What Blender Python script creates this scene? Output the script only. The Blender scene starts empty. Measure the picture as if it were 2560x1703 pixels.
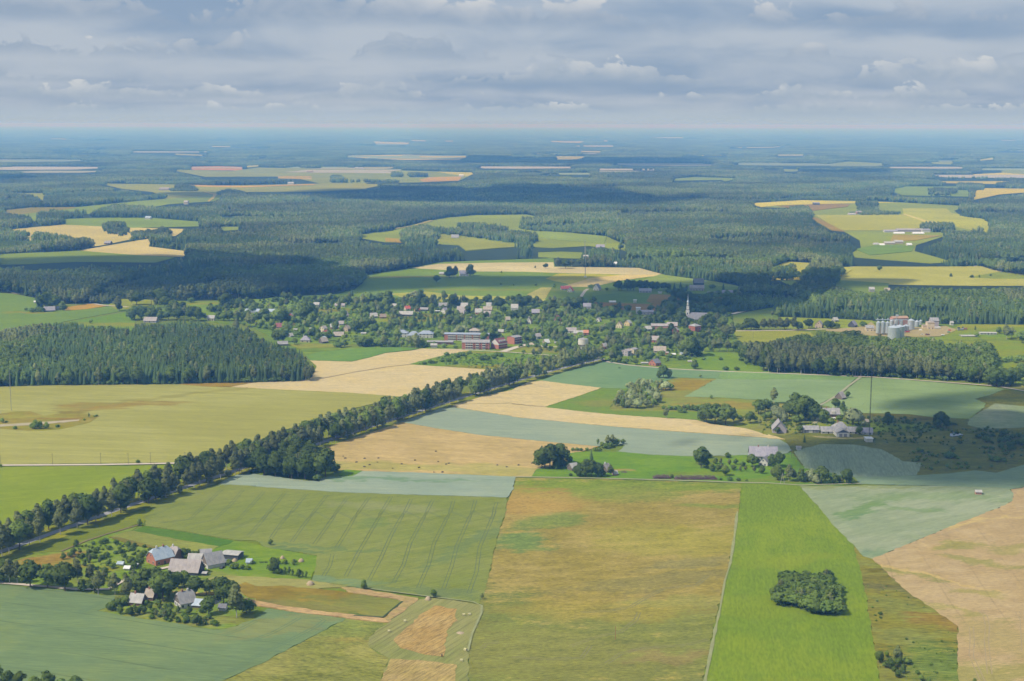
import bpy, math, random, re
import numpy as np
from mathutils import Matrix, Vector, Euler

# ------------------------------------------------------------------ camera, light, air
R = random.Random(7)
sc = bpy.context.scene
COL = sc.collection
CAM_H = 250.0
FPX = 3555.0                      # focal length in photo pixels (50 mm on 36 mm)
PITCH = math.atan((851.5 - 311.0) / FPX)
ROLL = 0.00215
cam_rot = Matrix.Rotation(math.radians(90) - PITCH, 3, 'X') @ Matrix.Rotation(ROLL, 3, 'Z')
cd = bpy.data.cameras.new('camera')
cd.lens = 50.0; cd.sensor_width = 36.0; cd.clip_start = 1.0; cd.clip_end = 400000.0
cam = bpy.data.objects.new('camera', cd)
cam.matrix_world = Matrix.Translation((0, 0, CAM_H)) @ cam_rot.to_4x4()
COL.objects.link(cam); sc.camera = cam

SUN = Vector((-1.0, -0.45, 1.28)).normalized()
sd = bpy.data.lights.new('sun', 'SUN'); sd.energy = 4.6; sd.angle = math.radians(0.53); sd.color = (1.0, 0.94, 0.85)
so = bpy.data.objects.new('sun', sd); so.rotation_euler = SUN.to_track_quat('Z', 'Y').to_euler(); so.location = (0, 0, 400)
COL.objects.link(so)

sc.view_settings.view_transform = 'Standard'; sc.view_settings.look = 'None'
sc.view_settings.gamma = 1.0; sc.view_settings.use_curve_mapping = False
sc.view_settings.exposure = 0.0
sc.render.engine = 'CYCLES'
cy = sc.cycles
cy.max_bounces = 4; cy.diffuse_bounces = 2; cy.glossy_bounces = 2; cy.transmission_bounces = 2
cy.volume_bounces = 1; cy.transparent_max_bounces = 8
cy.use_adaptive_sampling = True; cy.adaptive_threshold = 0.02; cy.use_denoising = True; cy.pixel_filter_type = 'BLACKMAN_HARRIS'; cy.filter_width = 1.5
cy.caustics_reflective = False; cy.caustics_refractive = False

def lin(c):
    c = c / 255.0
    return c / 12.92 if c <= 0.04045 else ((c + 0.055) / 1.055) ** 2.4

class NT:
    """tiny node helper"""
    def __init__(s, tree): s.t = tree; s.n = tree.nodes; s.l = tree.links
    def node(s, kind, **kw):
        n = s.n.new(kind)
        for k, v in kw.items(): setattr(n, k, v)
        return n
    def link(s, a, b): s.l.new(a, b)
    def inp(s, sock, v):
        if hasattr(v, 'is_output') or isinstance(v, bpy.types.NodeSocket): s.l.new(v, sock)
        else: sock.default_value = v
    def math(s, op, a, b=0.0, c=None, clamp=False):
        n = s.node('ShaderNodeMath', operation=op); n.use_clamp = clamp
        s.inp(n.inputs[0], a); s.inp(n.inputs[1], b)
        if c is not None: s.inp(n.inputs[2], c)
        return n.outputs[0]
    def vmath(s, op, a, b=(0, 0, 0)):
        n = s.node('ShaderNodeVectorMath', operation=op); s.inp(n.inputs[0], a)
        if op == 'SCALE': s.inp(n.inputs[3], b)
        else: s.inp(n.inputs[1], b)
        return n.outputs['Value'] if op in ('DOT_PRODUCT', 'LENGTH') else n.outputs[0]
    def noise(s, vec, scale, detail=3.0, rough=0.55, dist=0.0):
        n = s.node('ShaderNodeTexNoise'); s.link(vec, n.inputs['Vector'])
        n.inputs['Scale'].default_value = scale; n.inputs['Detail'].default_value = detail
        n.inputs['Roughness'].default_value = rough; n.inputs['Distortion'].default_value = dist
        return n.outputs['Fac']
    def ramp(s, v, lo, hi, smooth=True):
        n = s.node('ShaderNodeMapRange'); n.interpolation_type = 'SMOOTHSTEP' if smooth else 'LINEAR'
        s.inp(n.inputs['Value'], v); n.inputs['From Min'].default_value = lo; n.inputs['From Max'].default_value = hi
        return n.outputs[0]
    def mix(s, f, a, b, mode='MIX'):
        n = s.node('ShaderNodeMix', data_type='RGBA', blend_type=mode)
        s.inp(n.inputs[0], f)
        for k, v in ((6, a), (7, b)):
            if isinstance(v, (tuple, list)): v = tuple(v) + ((1.0,) if len(v) == 3 else ())
            s.inp(n.inputs[k], v)
        return n.outputs[2]
    def xyz(s, x=0.0, y=0.0, z=0.0):
        n = s.node('ShaderNodeCombineXYZ'); s.inp(n.inputs[0], x); s.inp(n.inputs[1], y); s.inp(n.inputs[2], z)
        return n.outputs[0]

# ---- world: physical sky with a broken deck of cumulus laid out over the plain
W = bpy.data.worlds.new('World'); sc.world = W; W.use_nodes = True
w = NT(W.node_tree); w.n.clear()
sky = w.node('ShaderNodeTexSky', sky_type='NISHITA'); sky.sun_disc = False
sky.sun_elevation = math.asin(SUN.z); sky.sun_rotation = math.atan2(SUN.x, SUN.y) % (2 * math.pi)
sky.altitude = 300; sky.air_density = 1.0; sky.dust_density = 1.5
tc = w.node('ShaderNodeTexCoord').outputs['Generated']
sp = w.node('ShaderNodeSeparateXYZ'); w.link(tc, sp.inputs[0])
zc = w.math('MAXIMUM', sp.outputs[2], 0.0)
zz = w.math('ADD', zc, 0.040)
hl = w.math('SQRT', w.math('ADD', w.math('ADD', w.math('MULTIPLY', sp.outputs[0], sp.outputs[0]), w.math('MULTIPLY', sp.outputs[1], sp.outputs[1])), 1e-5))
ux = w.math('DIVIDE', sp.outputs[0], hl); uy = w.math('DIVIDE', sp.outputs[1], hl)
v = w.math('MULTIPLY', w.math('LOGARITHM', zz, 2.71828), -3.6)
def clouds(dv, sd_):
    vv_ = w.math('ADD', v, dv)
    def crd(k, kv): return w.xyz(w.math('MULTIPLY', ux, k), w.math('MULTIPLY_ADD', uy, k, sd_), w.math('MULTIPLY', vv_, kv))
    big = w.noise(crd(5.0, 0.85), 1.0, 2.0, 0.4, 0.5)
    sm = w.noise(crd(12.0, 1.0), 1.25, 5.0, 0.5, 0.4)
    return big, sm
def rgb_(c): return (lin(c[0]), lin(c[1]), lin(c[2]))
b0, s0 = clouds(0.0, 3.1)
veil = w.ramp(w.math('MULTIPLY_ADD', w.math('SUBTRACT', s0, 0.5), 0.5, b0), 0.30, 0.68)
col = w.mix(veil, rgb_((140, 163, 191)), rgb_((181, 192, 206)))
# rows of flat-based cumulus, each standing a little nearer and so higher than the one behind it
el = w.math('ARCSINE', w.math('MINIMUM', zc, 1.0))
def dirn(k, sd_, kz=0.0):
    return w.xyz(w.math('MULTIPLY', ux, k), w.math('MULTIPLY_ADD', uy, k, sd_), w.math('MULTIPLY_ADD', el, kz, sd_ * 0.37))
ROWS = [(0.50, 0.50, 24, 90), (1.02, 0.80, 16, 64), (1.75, 1.15, 11, 48), (2.75, 1.55, 7.6, 36), (4.05, 2.0, 5.6, 27), (6.0, 3.0, 4.4, 20), (10.0, 5.5, 3.0, 14), (18.0, 10.0, 2.0, 9)]
for k_, (base, H_, f1, f2) in enumerate(ROWS):
    rad = math.radians; sd_ = 11.3 * (k_ + 1)
    wav = w.noise(dirn(f1, sd_), 1.0, 2.0, 0.5)
    bil = w.noise(dirn(1.25 / rad(H_), sd_ + 3, 1.9 / rad(H_)), 1.0, 5.0, 0.55, 0.4)
    hgt = w.math('MULTIPLY', w.ramp(wav, 0.38, 0.62), rad(H_))                       # how tall this stretch of cloud stands
    top = w.math('MULTIPLY_ADD', w.math('SUBTRACT', bil, 0.5), rad(H_) * 1.9, w.math('MULTIPLY_ADD', hgt, 0.85, rad(base - H_ * 0.22)))
    bs = w.math('MULTIPLY_ADD', w.math('SUBTRACT', wav, 0.5), rad(H_) * 0.35, rad(base - H_ * 0.12))
    mk = w.math('MULTIPLY', w.ramp(w.math('SUBTRACT', top, el), 0.0, rad(H_) * 0.15), w.ramp(w.math('SUBTRACT', el, bs), -rad(H_) * 0.15, rad(H_) * 0.22))
    up_ = w.ramp(w.math('SUBTRACT', el, bs), rad(H_) * 0.02, rad(H_) * 0.75)
    glow = w.ramp(w.noise(dirn(f1 * 1.5, sd_ + 7), 1.0, 2.0, 0.5), 0.44, 0.64)
    br = w.math('MULTIPLY', up_, w.math('MULTIPLY_ADD', glow, 0.74, 0.24))
    br = w.math('MULTIPLY_ADD', w.math('SUBTRACT', bil, 0.5), 0.9, br, clamp=True)
    cc_ = w.mix(br, rgb_((150, 168, 191)), rgb_((224, 223, 222)))
    cc_ = w.mix(max(0.0, 0.55 - base * 0.16), cc_, rgb_((178, 193, 207)))          # distance pales the far rows
    col = w.mix(w.math('MULTIPLY', mk, 0.88), col, cc_)
hz = w.ramp(sp.outputs[2], 0.002, 0.017)
ccol = w.mix(hz, rgb_((179, 194, 208)), col)
skyc = w.mix(1.0, sky.outputs[0], (0.10, 0.10, 0.10), 'MULTIPLY')
fin = w.mix(0.93, skyc, ccol)
bg = w.node('ShaderNodeBackground'); w.link(fin, bg.inputs[0]); bg.inputs[1].default_value = 1.0
wo = w.node('ShaderNodeOutputWorld'); w.link(bg.outputs[0], wo.inputs[0])

# ------------------------------------------------------------------ survey: photo point -> ground point
TILES = {'a': (0, 1280, 3.6828), 'b': (640, 1280, 3.6828), 'c': (1280, 1280, 3.6828), 'd': (1920, 1280, 3.6828),
         'e': (0, 900, 3.6828), 'f': (640, 900, 3.6828), 'g': (1280, 900, 3.6828), 'h': (1920, 900, 3.6828),
         'i': (0, 600, 3.6828), 'j': (560, 700, 4.714), 'k': (960, 700, 4.714), 'l': (1360, 650, 3.928),
         'm': (1860, 650, 3.367), 'n': (0, 290, 2.619), 'o': (830, 290, 2.619), 'p': (1660, 290, 2.619),
         'q': (360, 1340, 9.065), 'r': (300, 1460, 6.932), 's': (1900, 960, 7.366), 't': (2140, 770, 6.932),
         'u': (1100, 810, 10.714), 'v': (600, 750, 7.857), 'w': (900, 740, 6.547), 'x': (1240, 740, 7.366),
         'y': (1540, 700, 6.819), 'S': (0, 0, 1.0)}
def S(t, x, y):
    ox, oy, k = TILES[t]
    return ox + x / k, oy + y / k
def at(t, x, y):
    sx, sy = S(t, x, y)
    d = cam_rot @ Vector((sx - 1280, 851.5 - sy, -FPX))
    if d.z > -1e-4 * FPX * 5: d.z = -5e-4 * FPX
    k = -CAM_H / d.z
    return Vector((d.x * k, d.y * k, 0.0))
CR = np.array(cam_rot)
def project(P):
    """ground/air points (n,3) -> photo pixels"""
    q = (np.asarray(P, float) - np.array([0, 0, CAM_H])) @ CR
    return np.stack([1280 + FPX * q[:, 0] / -q[:, 2], 851.5 - FPX * q[:, 1] / -q[:, 2]], 1)
def pxm(p):
    return FPX / math.hypot(math.hypot(p.x, p.y), CAM_H)
def toks(s):
    t = None; out = []
    for w_ in s.split():
        if len(w_) == 1 and w_.isalpha(): t = w_
        else:
            a, b = w_.split(','); out.append((t, float(a), float(b)))
    return out
def poly(s): return [at(*q) for q in toks(s)]
def spoly(s): return [S(*q) for q in toks(s)]
def inside(pts, pg):
    """pts (n,2), pg list of (x,y)"""
    x, y = pts[:, 0], pts[:, 1]; r = np.zeros(len(pts), bool); n = len(pg); j = n - 1
    for i in range(n):
        xi, yi = pg[i][0], pg[i][1]; xj, yj = pg[j][0], pg[j][1]
        if yi != yj:
            c = ((yi > y) != (yj > y)) & (x < (xj - xi) * (y - yi) / (yj - yi) + xi)
            r ^= c
        j = i
    return r

# air: extinction and the light it adds, used to read true surface colours off the hazy photograph
HAZE_D = 1.18e-4
HAZE_COL = (0.140, 0.400, 1.0)          # fine dry haze scatters blue far more than red
HAZE_ABS = (0.920, 0.760, 1.0)
SIG = np.array([2.1e-5, 5.6e-5, 1.18e-4])
AIR = np.array([0.33, 0.46, 0.76])
GAIN = np.array([1.56, 1.53, 1.49])
def muted(rgb):
    r, g, b = rgb
    if g < r or g < b: return rgb
    m = (r + g + b) / 3; q = 1 - 0.08 * min(1, max(0, (g - 160) / 25))
    return tuple(q * v_ for v_ in (m + 0.8 * (r - m) + 6, m + 0.8 * (g - m), m + 0.8 * (b - m) + 4))
def albedo(rgb, d):
    rgb = muted(rgb)
    T = np.exp(-SIG * d)
    c = (np.array([lin(v_) for v_ in rgb]) - AIR * (1 - T)) / (T * GAIN)
    return tuple(float(v_) for v_ in np.clip(c, 0.012, 0.75))

# ------------------------------------------------------------------ materials
MATS = {}
def mat(name, rgb, rough=0.85, metal=0.0, var=0.12, scale=0.8, rand=0.0, spec=0.2):
    if name in MATS: return MATS[name]
    m = bpy.data.materials.new(name); m.use_nodes = True; t = NT(m.node_tree)
    b = t.n['Principled BSDF']; b.inputs['Roughness'].default_value = rough; b.inputs['Metallic'].default_value = metal
    b.inputs['Specular IOR Level'].default_value = spec
    g = t.node('ShaderNodeTexCoord').outputs['Object']
    f = t.noise(g, scale, 5.0, 0.6)
    k = t.math('ADD', 1.0, t.math('MULTIPLY', t.math('SUBTRACT', f, 0.5), var * 3))
    if rand:
        oi = t.node('ShaderNodeObjectInfo').outputs['Random']
        k = t.math('MULTIPLY', k, t.math('ADD', 1.0, t.math('MULTIPLY', t.math('SUBTRACT', oi, 0.5), rand)))
    c = t.mix(1.0, rgb, t.xyz(k, k, k), 'MULTIPLY')
    t.link(c, b.inputs['Base Color']); MATS[name] = m; return m

def roof_mat(name, rgb, rgb2, period=0.9, rough=0.8, metal=0.0):
    if name in MATS: return MATS[name]
    m = bpy.data.materials.new(name); m.use_nodes = True; t = NT(m.node_tree)
    b = t.n['Principled BSDF']; b.inputs['Roughness'].default_value = rough; b.inputs['Metallic'].default_value = metal
    b.inputs['Specular IOR Level'].default_value = 0.25
    g = t.node('ShaderNodeTexCoord').outputs['Object']
    st = t.noise(t.vmath('MULTIPLY', g, (1.0, 0.25, 0.25)), 1.1, 4, 0.6)
    bl = t.noise(g, 0.35, 4, 0.6)
    wv = t.node('ShaderNodeTexWave'); wv.bands_direction = 'X'; t.link(g, wv.inputs['Vector'])
    wv.inputs['Scale'].default_value = 0.31 / period * 2; wv.inputs['Distortion'].default_value = 0.3
    f = t.ramp(t.math('ADD', t.math('MULTIPLY', st, 0.6), t.math('MULTIPLY', bl, 0.6)), 0.42, 0.78)
    c = t.mix(f, rgb, rgb2)
    k = t.math('ADD', 0.93, t.math('MULTIPLY', wv.outputs['Fac'], 0.12))
    c = t.mix(1.0, c, t.xyz(k, k, k), 'MULTIPLY')
    t.link(c, b.inputs['Base Color']); MATS[name] = m; return m

def leaf_mat(name, rgb, rgb2, rand=0.5, world=0.35, trans=0.18):
    if name in MATS: return MATS[name]
    m = bpy.data.materials.new(name); m.use_nodes = True; t = NT(m.node_tree); t.n.remove(t.n['Principled BSDF'])
    oi = t.node('ShaderNodeObjectInfo')
    geo = t.node('ShaderNodeNewGeometry').outputs['Position']
    wn = t.noise(geo, 0.012, 3, 0.6); fn = t.noise(geo, 0.9, 2, 0.6)
    f = t.math('ADD', t.math('MULTIPLY', oi.outputs['Random'], 0.6), t.math('MULTIPLY', t.ramp(wn, 0.35, 0.65), 0.4), clamp=True)
    c = t.mix(f, rgb, rgb2)
    k = t.math('ADD', 1.0 - rand * 0.5, t.math('MULTIPLY', t.math('FRACT', t.math('MULTIPLY', oi.outputs['Random'], 7.31)), rand))
    k = t.math('MULTIPLY', k, t.math('ADD', 0.62, t.math('MULTIPLY', fn, 0.76)))
    k = t.math('MULTIPLY', k, t.math('ADD', 0.68, t.math('MULTIPLY', t.ramp(t.noise(geo, 0.0022, 4, 0.6), 0.36, 0.64), 0.75)))
    c = t.mix(1.0, c, t.xyz(k, k, k), 'MULTIPLY')
    d = t.node('ShaderNodeBsdfDiffuse'); t.link(c, d.inputs[0])
    tr = t.node('ShaderNodeBsdfTranslucent'); t.link(c, tr.inputs[0])
    mx = t.node('ShaderNodeMixShader'); mx.inputs[0].default_value = trans
    t.link(d.outputs[0], mx.inputs[1]); t.link(tr.outputs[0], mx.inputs[2])
    t.link(mx.outputs[0], t.n['Material Output'].inputs[0]); MATS[name] = m; return m

def field_mat(name, rgb, rgb2=None, big=0.10, mid=0.12, fine=0.14, ang=0.0, stretch=4.0, lines=None, patches=(), mixs=0.010, thr=(0.42, 0.62), dark=0.0):
    """rgb, rgb2 albedo; lines: (angle deg, period m, width fraction, colour factor, wobble m); patches: (centre, rx, ry, angle, albedo, strength)"""
    m = bpy.data.materials.new(name); m.use_nodes = True; t = NT(m.node_tree)
    b = t.n['Principled BSDF']; b.inputs['Roughness'].default_value = 0.95; b.inputs['Specular IOR Level'].default_value = 0.05
    pos = t.node('ShaderNodeNewGeometry').outputs['Position']
    ca, sa = math.cos(math.radians(ang)), math.sin(math.radians(ang))
    al = t.vmath('DOT_PRODUCT', pos, (ca, sa, 0)); ac = t.vmath('DOT_PRODUCT', pos, (-sa, ca, 0))
    pr = t.xyz(t.math('DIVIDE', al, stretch), ac, 0.0)
    nb = t.noise(pos, mixs, 5, 0.6, 0.4); nm = t.noise(pr, 0.13, 5, 0.62); nf = t.noise(pr, 0.75, 4, 0.65)
    nbx = t.math('ADD', nb, t.math('MULTIPLY', t.math('SUBTRACT', nm, 0.5), 0.45))
    c = t.mix(t.ramp(nbx, *thr), rgb, rgb2 or tuple(v_ * 1.12 for v_ in rgb))
    k = t.math('ADD', 1.0, t.math('MULTIPLY', t.math('SUBTRACT', nb, 0.5), big * 3))
    k = t.math('ADD', k, t.math('MULTIPLY', t.math('SUBTRACT', nm, 0.5), mid * 5.0))
    k = t.math('ADD', k, t.math('MULTIPLY', t.math('SUBTRACT', nf, 0.5), fine * 8.0))
    if dark:
        dk = t.ramp(t.noise(pr, 0.34, 5, 0.68, 1.0), 0.60, 0.72)
        k = t.math('MULTIPLY', k, t.math('SUBTRACT', 1.0, t.math('MULTIPLY', dk, dark)))
    warp = t.node('ShaderNodeTexNoise'); t.link(pos, warp.inputs['Vector']); warp.inputs['Scale'].default_value = 0.035
    warp.inputs['Detail'].default_value = 5.0; warp.inputs['Roughness'].default_value = 0.62
    wp = t.vmath('ADD', pos, t.vmath('SCALE', t.vmath('SUBTRACT', warp.outputs['Color'], (0.5, 0.5, 0.5)), 46.0))
    for cen, rx, ry, pa, pc, st in patches:
        q = t.vmath('SUBTRACT', wp, (cen[0], cen[1], 0))
        c_, s_ = math.cos(math.radians(pa)), math.sin(math.radians(pa))
        e1 = t.math('DIVIDE', t.vmath('DOT_PRODUCT', q, (c_, s_, 0)), rx); e2 = t.math('DIVIDE', t.vmath('DOT_PRODUCT', q, (-s_, c_, 0)), ry)
        r2 = t.math('ADD', t.math('MULTIPLY', e1, e1), t.math('MULTIPLY', e2, e2))
        r2 = t.math('ADD', r2, t.math('MULTIPLY', t.math('SUBTRACT', nm, 0.5), 3.2)); r2 = t.math('ADD', r2, t.math('MULTIPLY', t.math('SUBTRACT', nf, 0.5), 2.2))
        mk = t.math('MULTIPLY', t.math('SUBTRACT', 1.0, t.ramp(r2, 0.2, 1.35)), st)
        c = t.mix(mk, c, pc)
    for la, per, wid, fac, wob in (lines or ()):
        cl, sl = math.cos(math.radians(la)), math.sin(math.radians(la))
        dd = t.vmath('DOT_PRODUCT', pos, (-sl, cl, 0))
        dd = t.math('ADD', dd, t.math('MULTIPLY', t.noise(pos, 0.008, 2, 0.5), wob))
        fr = t.math('FRACT', t.math('DIVIDE', t.math('ADD', dd, 5000.0), per))
        tri = t.math('ABSOLUTE', t.math('SUBTRACT', fr, 0.5))
        mk = t.math('SUBTRACT', 1.0, t.ramp(tri, wid * 0.5, wid))
        mk = t.math('MULTIPLY', mk, t.ramp(t.noise(pos, 0.02, 3, 0.6), 0.30, 0.62))
        k = t.math('MULTIPLY', k, t.math('ADD', 1.0, t.math('MULTIPLY', mk, fac - 1.0)))
    c = t.mix(1.0, c, t.xyz(k, k, k), 'MULTIPLY')
    t.link(c, b.inputs['Base Color'])
    return m

# ------------------------------------------------------------------ object helpers
def mesh_of(name, V, F, mats=None, mi=None, smooth=False, nrm=None):
    me = bpy.data.meshes.new(name)
    V = np.asarray(V, np.float32)
    me.from_pydata(V.tolist(), [], [tuple(int(i_) for i_ in f) for f in F])
    for m in (mats or []): me.materials.append(m)
    if mi is not None: me.polygons.foreach_set('material_index', np.asarray(mi, np.int32))
    if smooth: me.polygons.foreach_set('use_smooth', np.ones(len(me.polygons), bool))
    me.update()
    if nrm is not None: me.normals_split_custom_set_from_vertices([tuple(q_) for q_ in nrm])
    return me
def link(name, data, parent=None, loc=None, rot=None, scale=None):
    o = bpy.data.objects.new(name, data); COL.objects.link(o)
    if parent is not None: o.parent = parent
    if loc is not None: o.location = loc
    if rot is not None: o.rotation_euler = rot
    if scale is not None: o.scale = scale
    return o
def tag(o, label=None, cat=None, group=None, kind=None):
    if label: o['label'] = label
    if cat: o['category'] = cat
    if group: o['group'] = group
    if kind: o['kind'] = kind
    return o
def thing(name, label, cat, loc, rz=0.0, group=None):
    o = link(name, None, None, loc, (0, 0, rz)); o.empty_display_size = 0.5
    return tag(o, label, cat, group)
class MB:
    def __init__(s): s.V = []; s.F = []; s.M = []
    def add(s, V, F, m=0):
        n = len(s.V); s.V += [tuple(v_) for v_ in V]; s.F += [tuple(i_ + n for i_ in f) for f in F]; s.M += [m] * len(F)
        return s
    def box(s, x0, x1, y0, y1, z0, z1, m=0):
        V = [(x0, y0, z0), (x1, y0, z0), (x1, y1, z0), (x0, y1, z0), (x0, y0, z1), (x1, y0, z1), (x1, y1, z1), (x0, y1, z1)]
        return s.add(V, [(0, 3, 2, 1), (4, 5, 6, 7), (0, 1, 5, 4), (1, 2, 6, 5), (2, 3, 7, 6), (3, 0, 4, 7)], m)
    def cyl(s, x, y, z0, z1, r0, r1=None, n=16, m=0, cap=True):
        r1 = r0 if r1 is None else r1
        V = []
        for k in range(n):
            a = 2 * math.pi * k / n; V.append((x + r0 * math.cos(a), y + r0 * math.sin(a), z0))
        for k in range(n):
            a = 2 * math.pi * k / n; V.append((x + r1 * math.cos(a), y + r1 * math.sin(a), z1))
        F = [(k, (k + 1) % n, n + (k + 1) % n, n + k) for k in range(n)]
        if cap: F += [tuple(range(n - 1, -1, -1)), tuple(range(n, 2 * n))]
        return s.add(V, F, m)
    def bar(s, a, b, r, n=5, m=0, r1=None):
        a = Vector(a); b = Vector(b); d = (b - a).normalized(); u_ = d.orthogonal().normalized(); w_ = d.cross(u_)
        r1 = r if r1 is None else r1
        V = [a + (u_ * math.cos(2 * math.pi * k / n) + w_ * math.sin(2 * math.pi * k / n)) * r for k in range(n)]
        V += [b + (u_ * math.cos(2 * math.pi * k / n) + w_ * math.sin(2 * math.pi * k / n)) * r1 for k in range(n)]
        return s.add(V, [(k, (k + 1) % n, n + (k + 1) % n, n + k) for k in range(n)] + [tuple(range(n - 1, -1, -1)), tuple(range(n, 2 * n))], m)
    def mesh(s, name, mats, smooth=False): return mesh_of(name, s.V, s.F, mats, s.M, smooth)
    def build(s, name, m, parent=None, loc=None, smooth=False):
        return link(name, s.mesh(name, m if isinstance(m, list) else [m], smooth), parent, loc)

SN = [0]
def sheet(name, pts, z, m, skirt=0.0, rag=0.0):
    """a flat stand of crop or ground cover: top face, with its cut edge going down to the soil"""
    SN[0] += 1; z += SN[0] * (0.0012 if z < 0.95 else 0.008)
    pts = [Vector((p.x, p.y, 0)) for p in pts]
    if rag:
        out = []
        for i_ in range(len(pts)):
            a, b = pts[i_], pts[(i_ + 1) % len(pts)]; d = (b - a).length; n = max(1, min(40, int(d / max(rag * 5, 4.0))))
            for k in range(n):
                q = a.lerp(b, k / n)
                if k: q = q + Vector((R.gauss(0, rag), R.gauss(0, rag), 0))
                out.append(q)
        pts = out
    from mathutils.geometry import delaunay_2d_cdt
    n = len(pts)
    vo, _e, fo, _a, _b, _c = delaunay_2d_cdt([Vector((p.x, p.y)) for p in pts], [], [list(range(n))], 1, 1e-4)
    V = [(p.x, p.y, z) for p in pts] + [(p.x, p.y, -0.4) for p in pts] + [(p.x, p.y, z) for p in vo]
    F = []
    for f in fo:
        f = list(f); nz = (vo[f[1]] - vo[f[0]]).to_3d().cross((vo[f[2]] - vo[f[0]]).to_3d()).z
        if nz < 0: f.reverse()
        F.append(tuple(i_ + 2 * n for i_ in f))
    for i_ in range(n): F.append((i_, i_ + n, (i_ + 1) % n + n, (i_ + 1) % n))
    me = mesh_of(name, V, F, [m]); o = link(name, me); o['kind'] = 'structure'
    return o
def ribbon(name, pts, width, z, m, wob=0.0):
    pts = [Vector((p.x, p.y, 0)) for p in pts]
    V = []; n = len(pts)
    for i_ in range(n):
        d = (pts[min(i_ + 1, n - 1)] - pts[max(i_ - 1, 0)]).normalized(); q = Vector((-d.y, d.x, 0))
        wd = width * (1 + R.uniform(-wob, wob)) / 2
        V += [pts[i_] + q * wd, pts[i_] - q * wd]
    V = [(p.x, p.y, z) for p in V]
    F = [(2 * i_, 2 * i_ + 1, 2 * i_ + 3, 2 * i_ + 2) for i_ in range(n - 1)]
    o = link(name, mesh_of(name, V, F, [m])); o['kind'] = 'structure'
    return o
def subdiv(pts, step):
    out = []
    for a, b in zip(pts[:-1], pts[1:]):
        n = max(1, int((b - a).length / step)); out += [a.lerp(b, k / n) for k in range(n)]
    return out + [pts[-1]]
# ------------------------------------------------------------------ the plain
def dist_at(t, x, y):
    p = at(t, x, y); return math.hypot(math.hypot(p.x, p.y), CAM_H)
def A(rgb, ref):
    (t, x, y), = toks(ref)
    return albedo(rgb, min(dist_at(t, x, y), 7500))
def P(ref, rx, ry, ang, rgb, st=1.0):
    p = at(*toks(ref)[0]); d = math.hypot(p.length, CAM_H)
    return ((p.x, p.y), rx, ry, ang, albedo(rgb, min(d, 7500)), st)

G0 = 130000.0
gm = field_mat('meadow_ground', A((128, 150, 82), 'S 1200,1200'), A((112, 150, 78), 'S 1200,1200'), mixs=0.006, big=0.12, mid=0.16, fine=0.16)
Vg = []; Fg = []
rings = [0, 400, 1200, 3000, 8000, 20000, 50000, 130000]
ns = 64
Vg = [(0, 0, 0)] + [(r * math.sin(2 * math.pi * k / ns), r * math.cos(2 * math.pi * k / ns), 0) for r in rings[1:] for k in range(ns)]
Fg = [(0, 1 + (k + 1) % ns, 1 + k) for k in range(ns)]
for j in range(len(rings) - 2):
    a0 = 1 + j * ns; b0 = a0 + ns
    Fg += [(a0 + k, a0 + (k + 1) % ns, b0 + (k + 1) % ns, b0 + k) for k in range(ns)]
ground = link('ground', mesh_of('ground', Vg, Fg, [gm])); ground['kind'] = 'structure'

# fields: name, points, level, material settings
FN = [0]
def field(name, pts, lvl, rgb, ref, rgb2=None, z=None, rag=0.4, **kw):
    FN[0] += 1
    m = field_mat('%s_surface_%d' % (name, FN[0]), A(rgb, ref), A(rgb2, ref) if rgb2 else None, **kw)
    return sheet(name, poly(pts), z if z is not None else 0.08 + 0.12 * lvl, m, rag=rag)

# --- near ground, lower left
field('green_crop_field', 'S -120,1462 a 0,672 370,705 720,740 900,768 1060,775 1040,830 985,885 890,915 1090,950 1500,1015 1900,1078 2060,1088 2357,985 b 100,895 400,935 830,985 600,1110 300,1265 0,1420 a 2050,1558 S 440,1790 -200,1790', 2,
      (122, 157, 108), 'a 900,1200', (130, 160, 104), mixs=0.02, mid=0.07, fine=0.10, ang=-8, stretch=9,
      lines=((-21, 24, 0.035, 0.86, 6), (-21, 24.0, 0.010, 0.7, 6)), patches=(P('b 100,1080', 36, 12, 25, (152, 166, 102), 0.8), P('a 2000,1420', 60, 14, -20, (118, 152, 104), 0.6)), rag=0.5)
field('scrub_meadow', 'a 890,915 985,885 1060,775 1150,700 1250,600 1560,600 1900,620 2357,640 2357,860 2290,870 2357,985 2060,1088 1900,1078 1500,1015 1090,950', 1, (142, 160, 78), 'a 1600,900',
      (122, 160, 74), mixs=0.05, big=0.2, mid=0.3, fine=0.25, patches=(P('a 1780,740', 14, 5, 10, (208, 176, 120)), P('a 1300,980', 30, 6, -12, (150, 160, 84), 0.8), P('a 1950,1000', 18, 8, -12, (152, 160, 88), 0.8)), dark=0.3)
field('orchard_grass', 'S -120,1450 a -200,560 0,520 330,380 560,372 850,250 1290,120 1200,190 1020,235 1400,330 1660,375 1900,380 1760,430 1600,500 1380,600 1150,700 1060,775 900,768 720,740 370,705 0,672', 1, (126, 166, 72), 'a 900,400',
      (140, 168, 84), mixs=0.04, big=0.15, mid=0.25, fine=0.22, patches=(P('a 470,425', 22, 10, 20, (172, 142, 96)), P('a 380,470', 14, 7, 10, (168, 140, 94)), P('a 650,480', 14, 6, 0, (160, 145, 90), 0.8), P('a 1020,530', 14, 7, 0, (158, 152, 88), 0.8), P('a 900,620', 22, 6, 0, (140, 156, 80), 0.7)))
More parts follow.
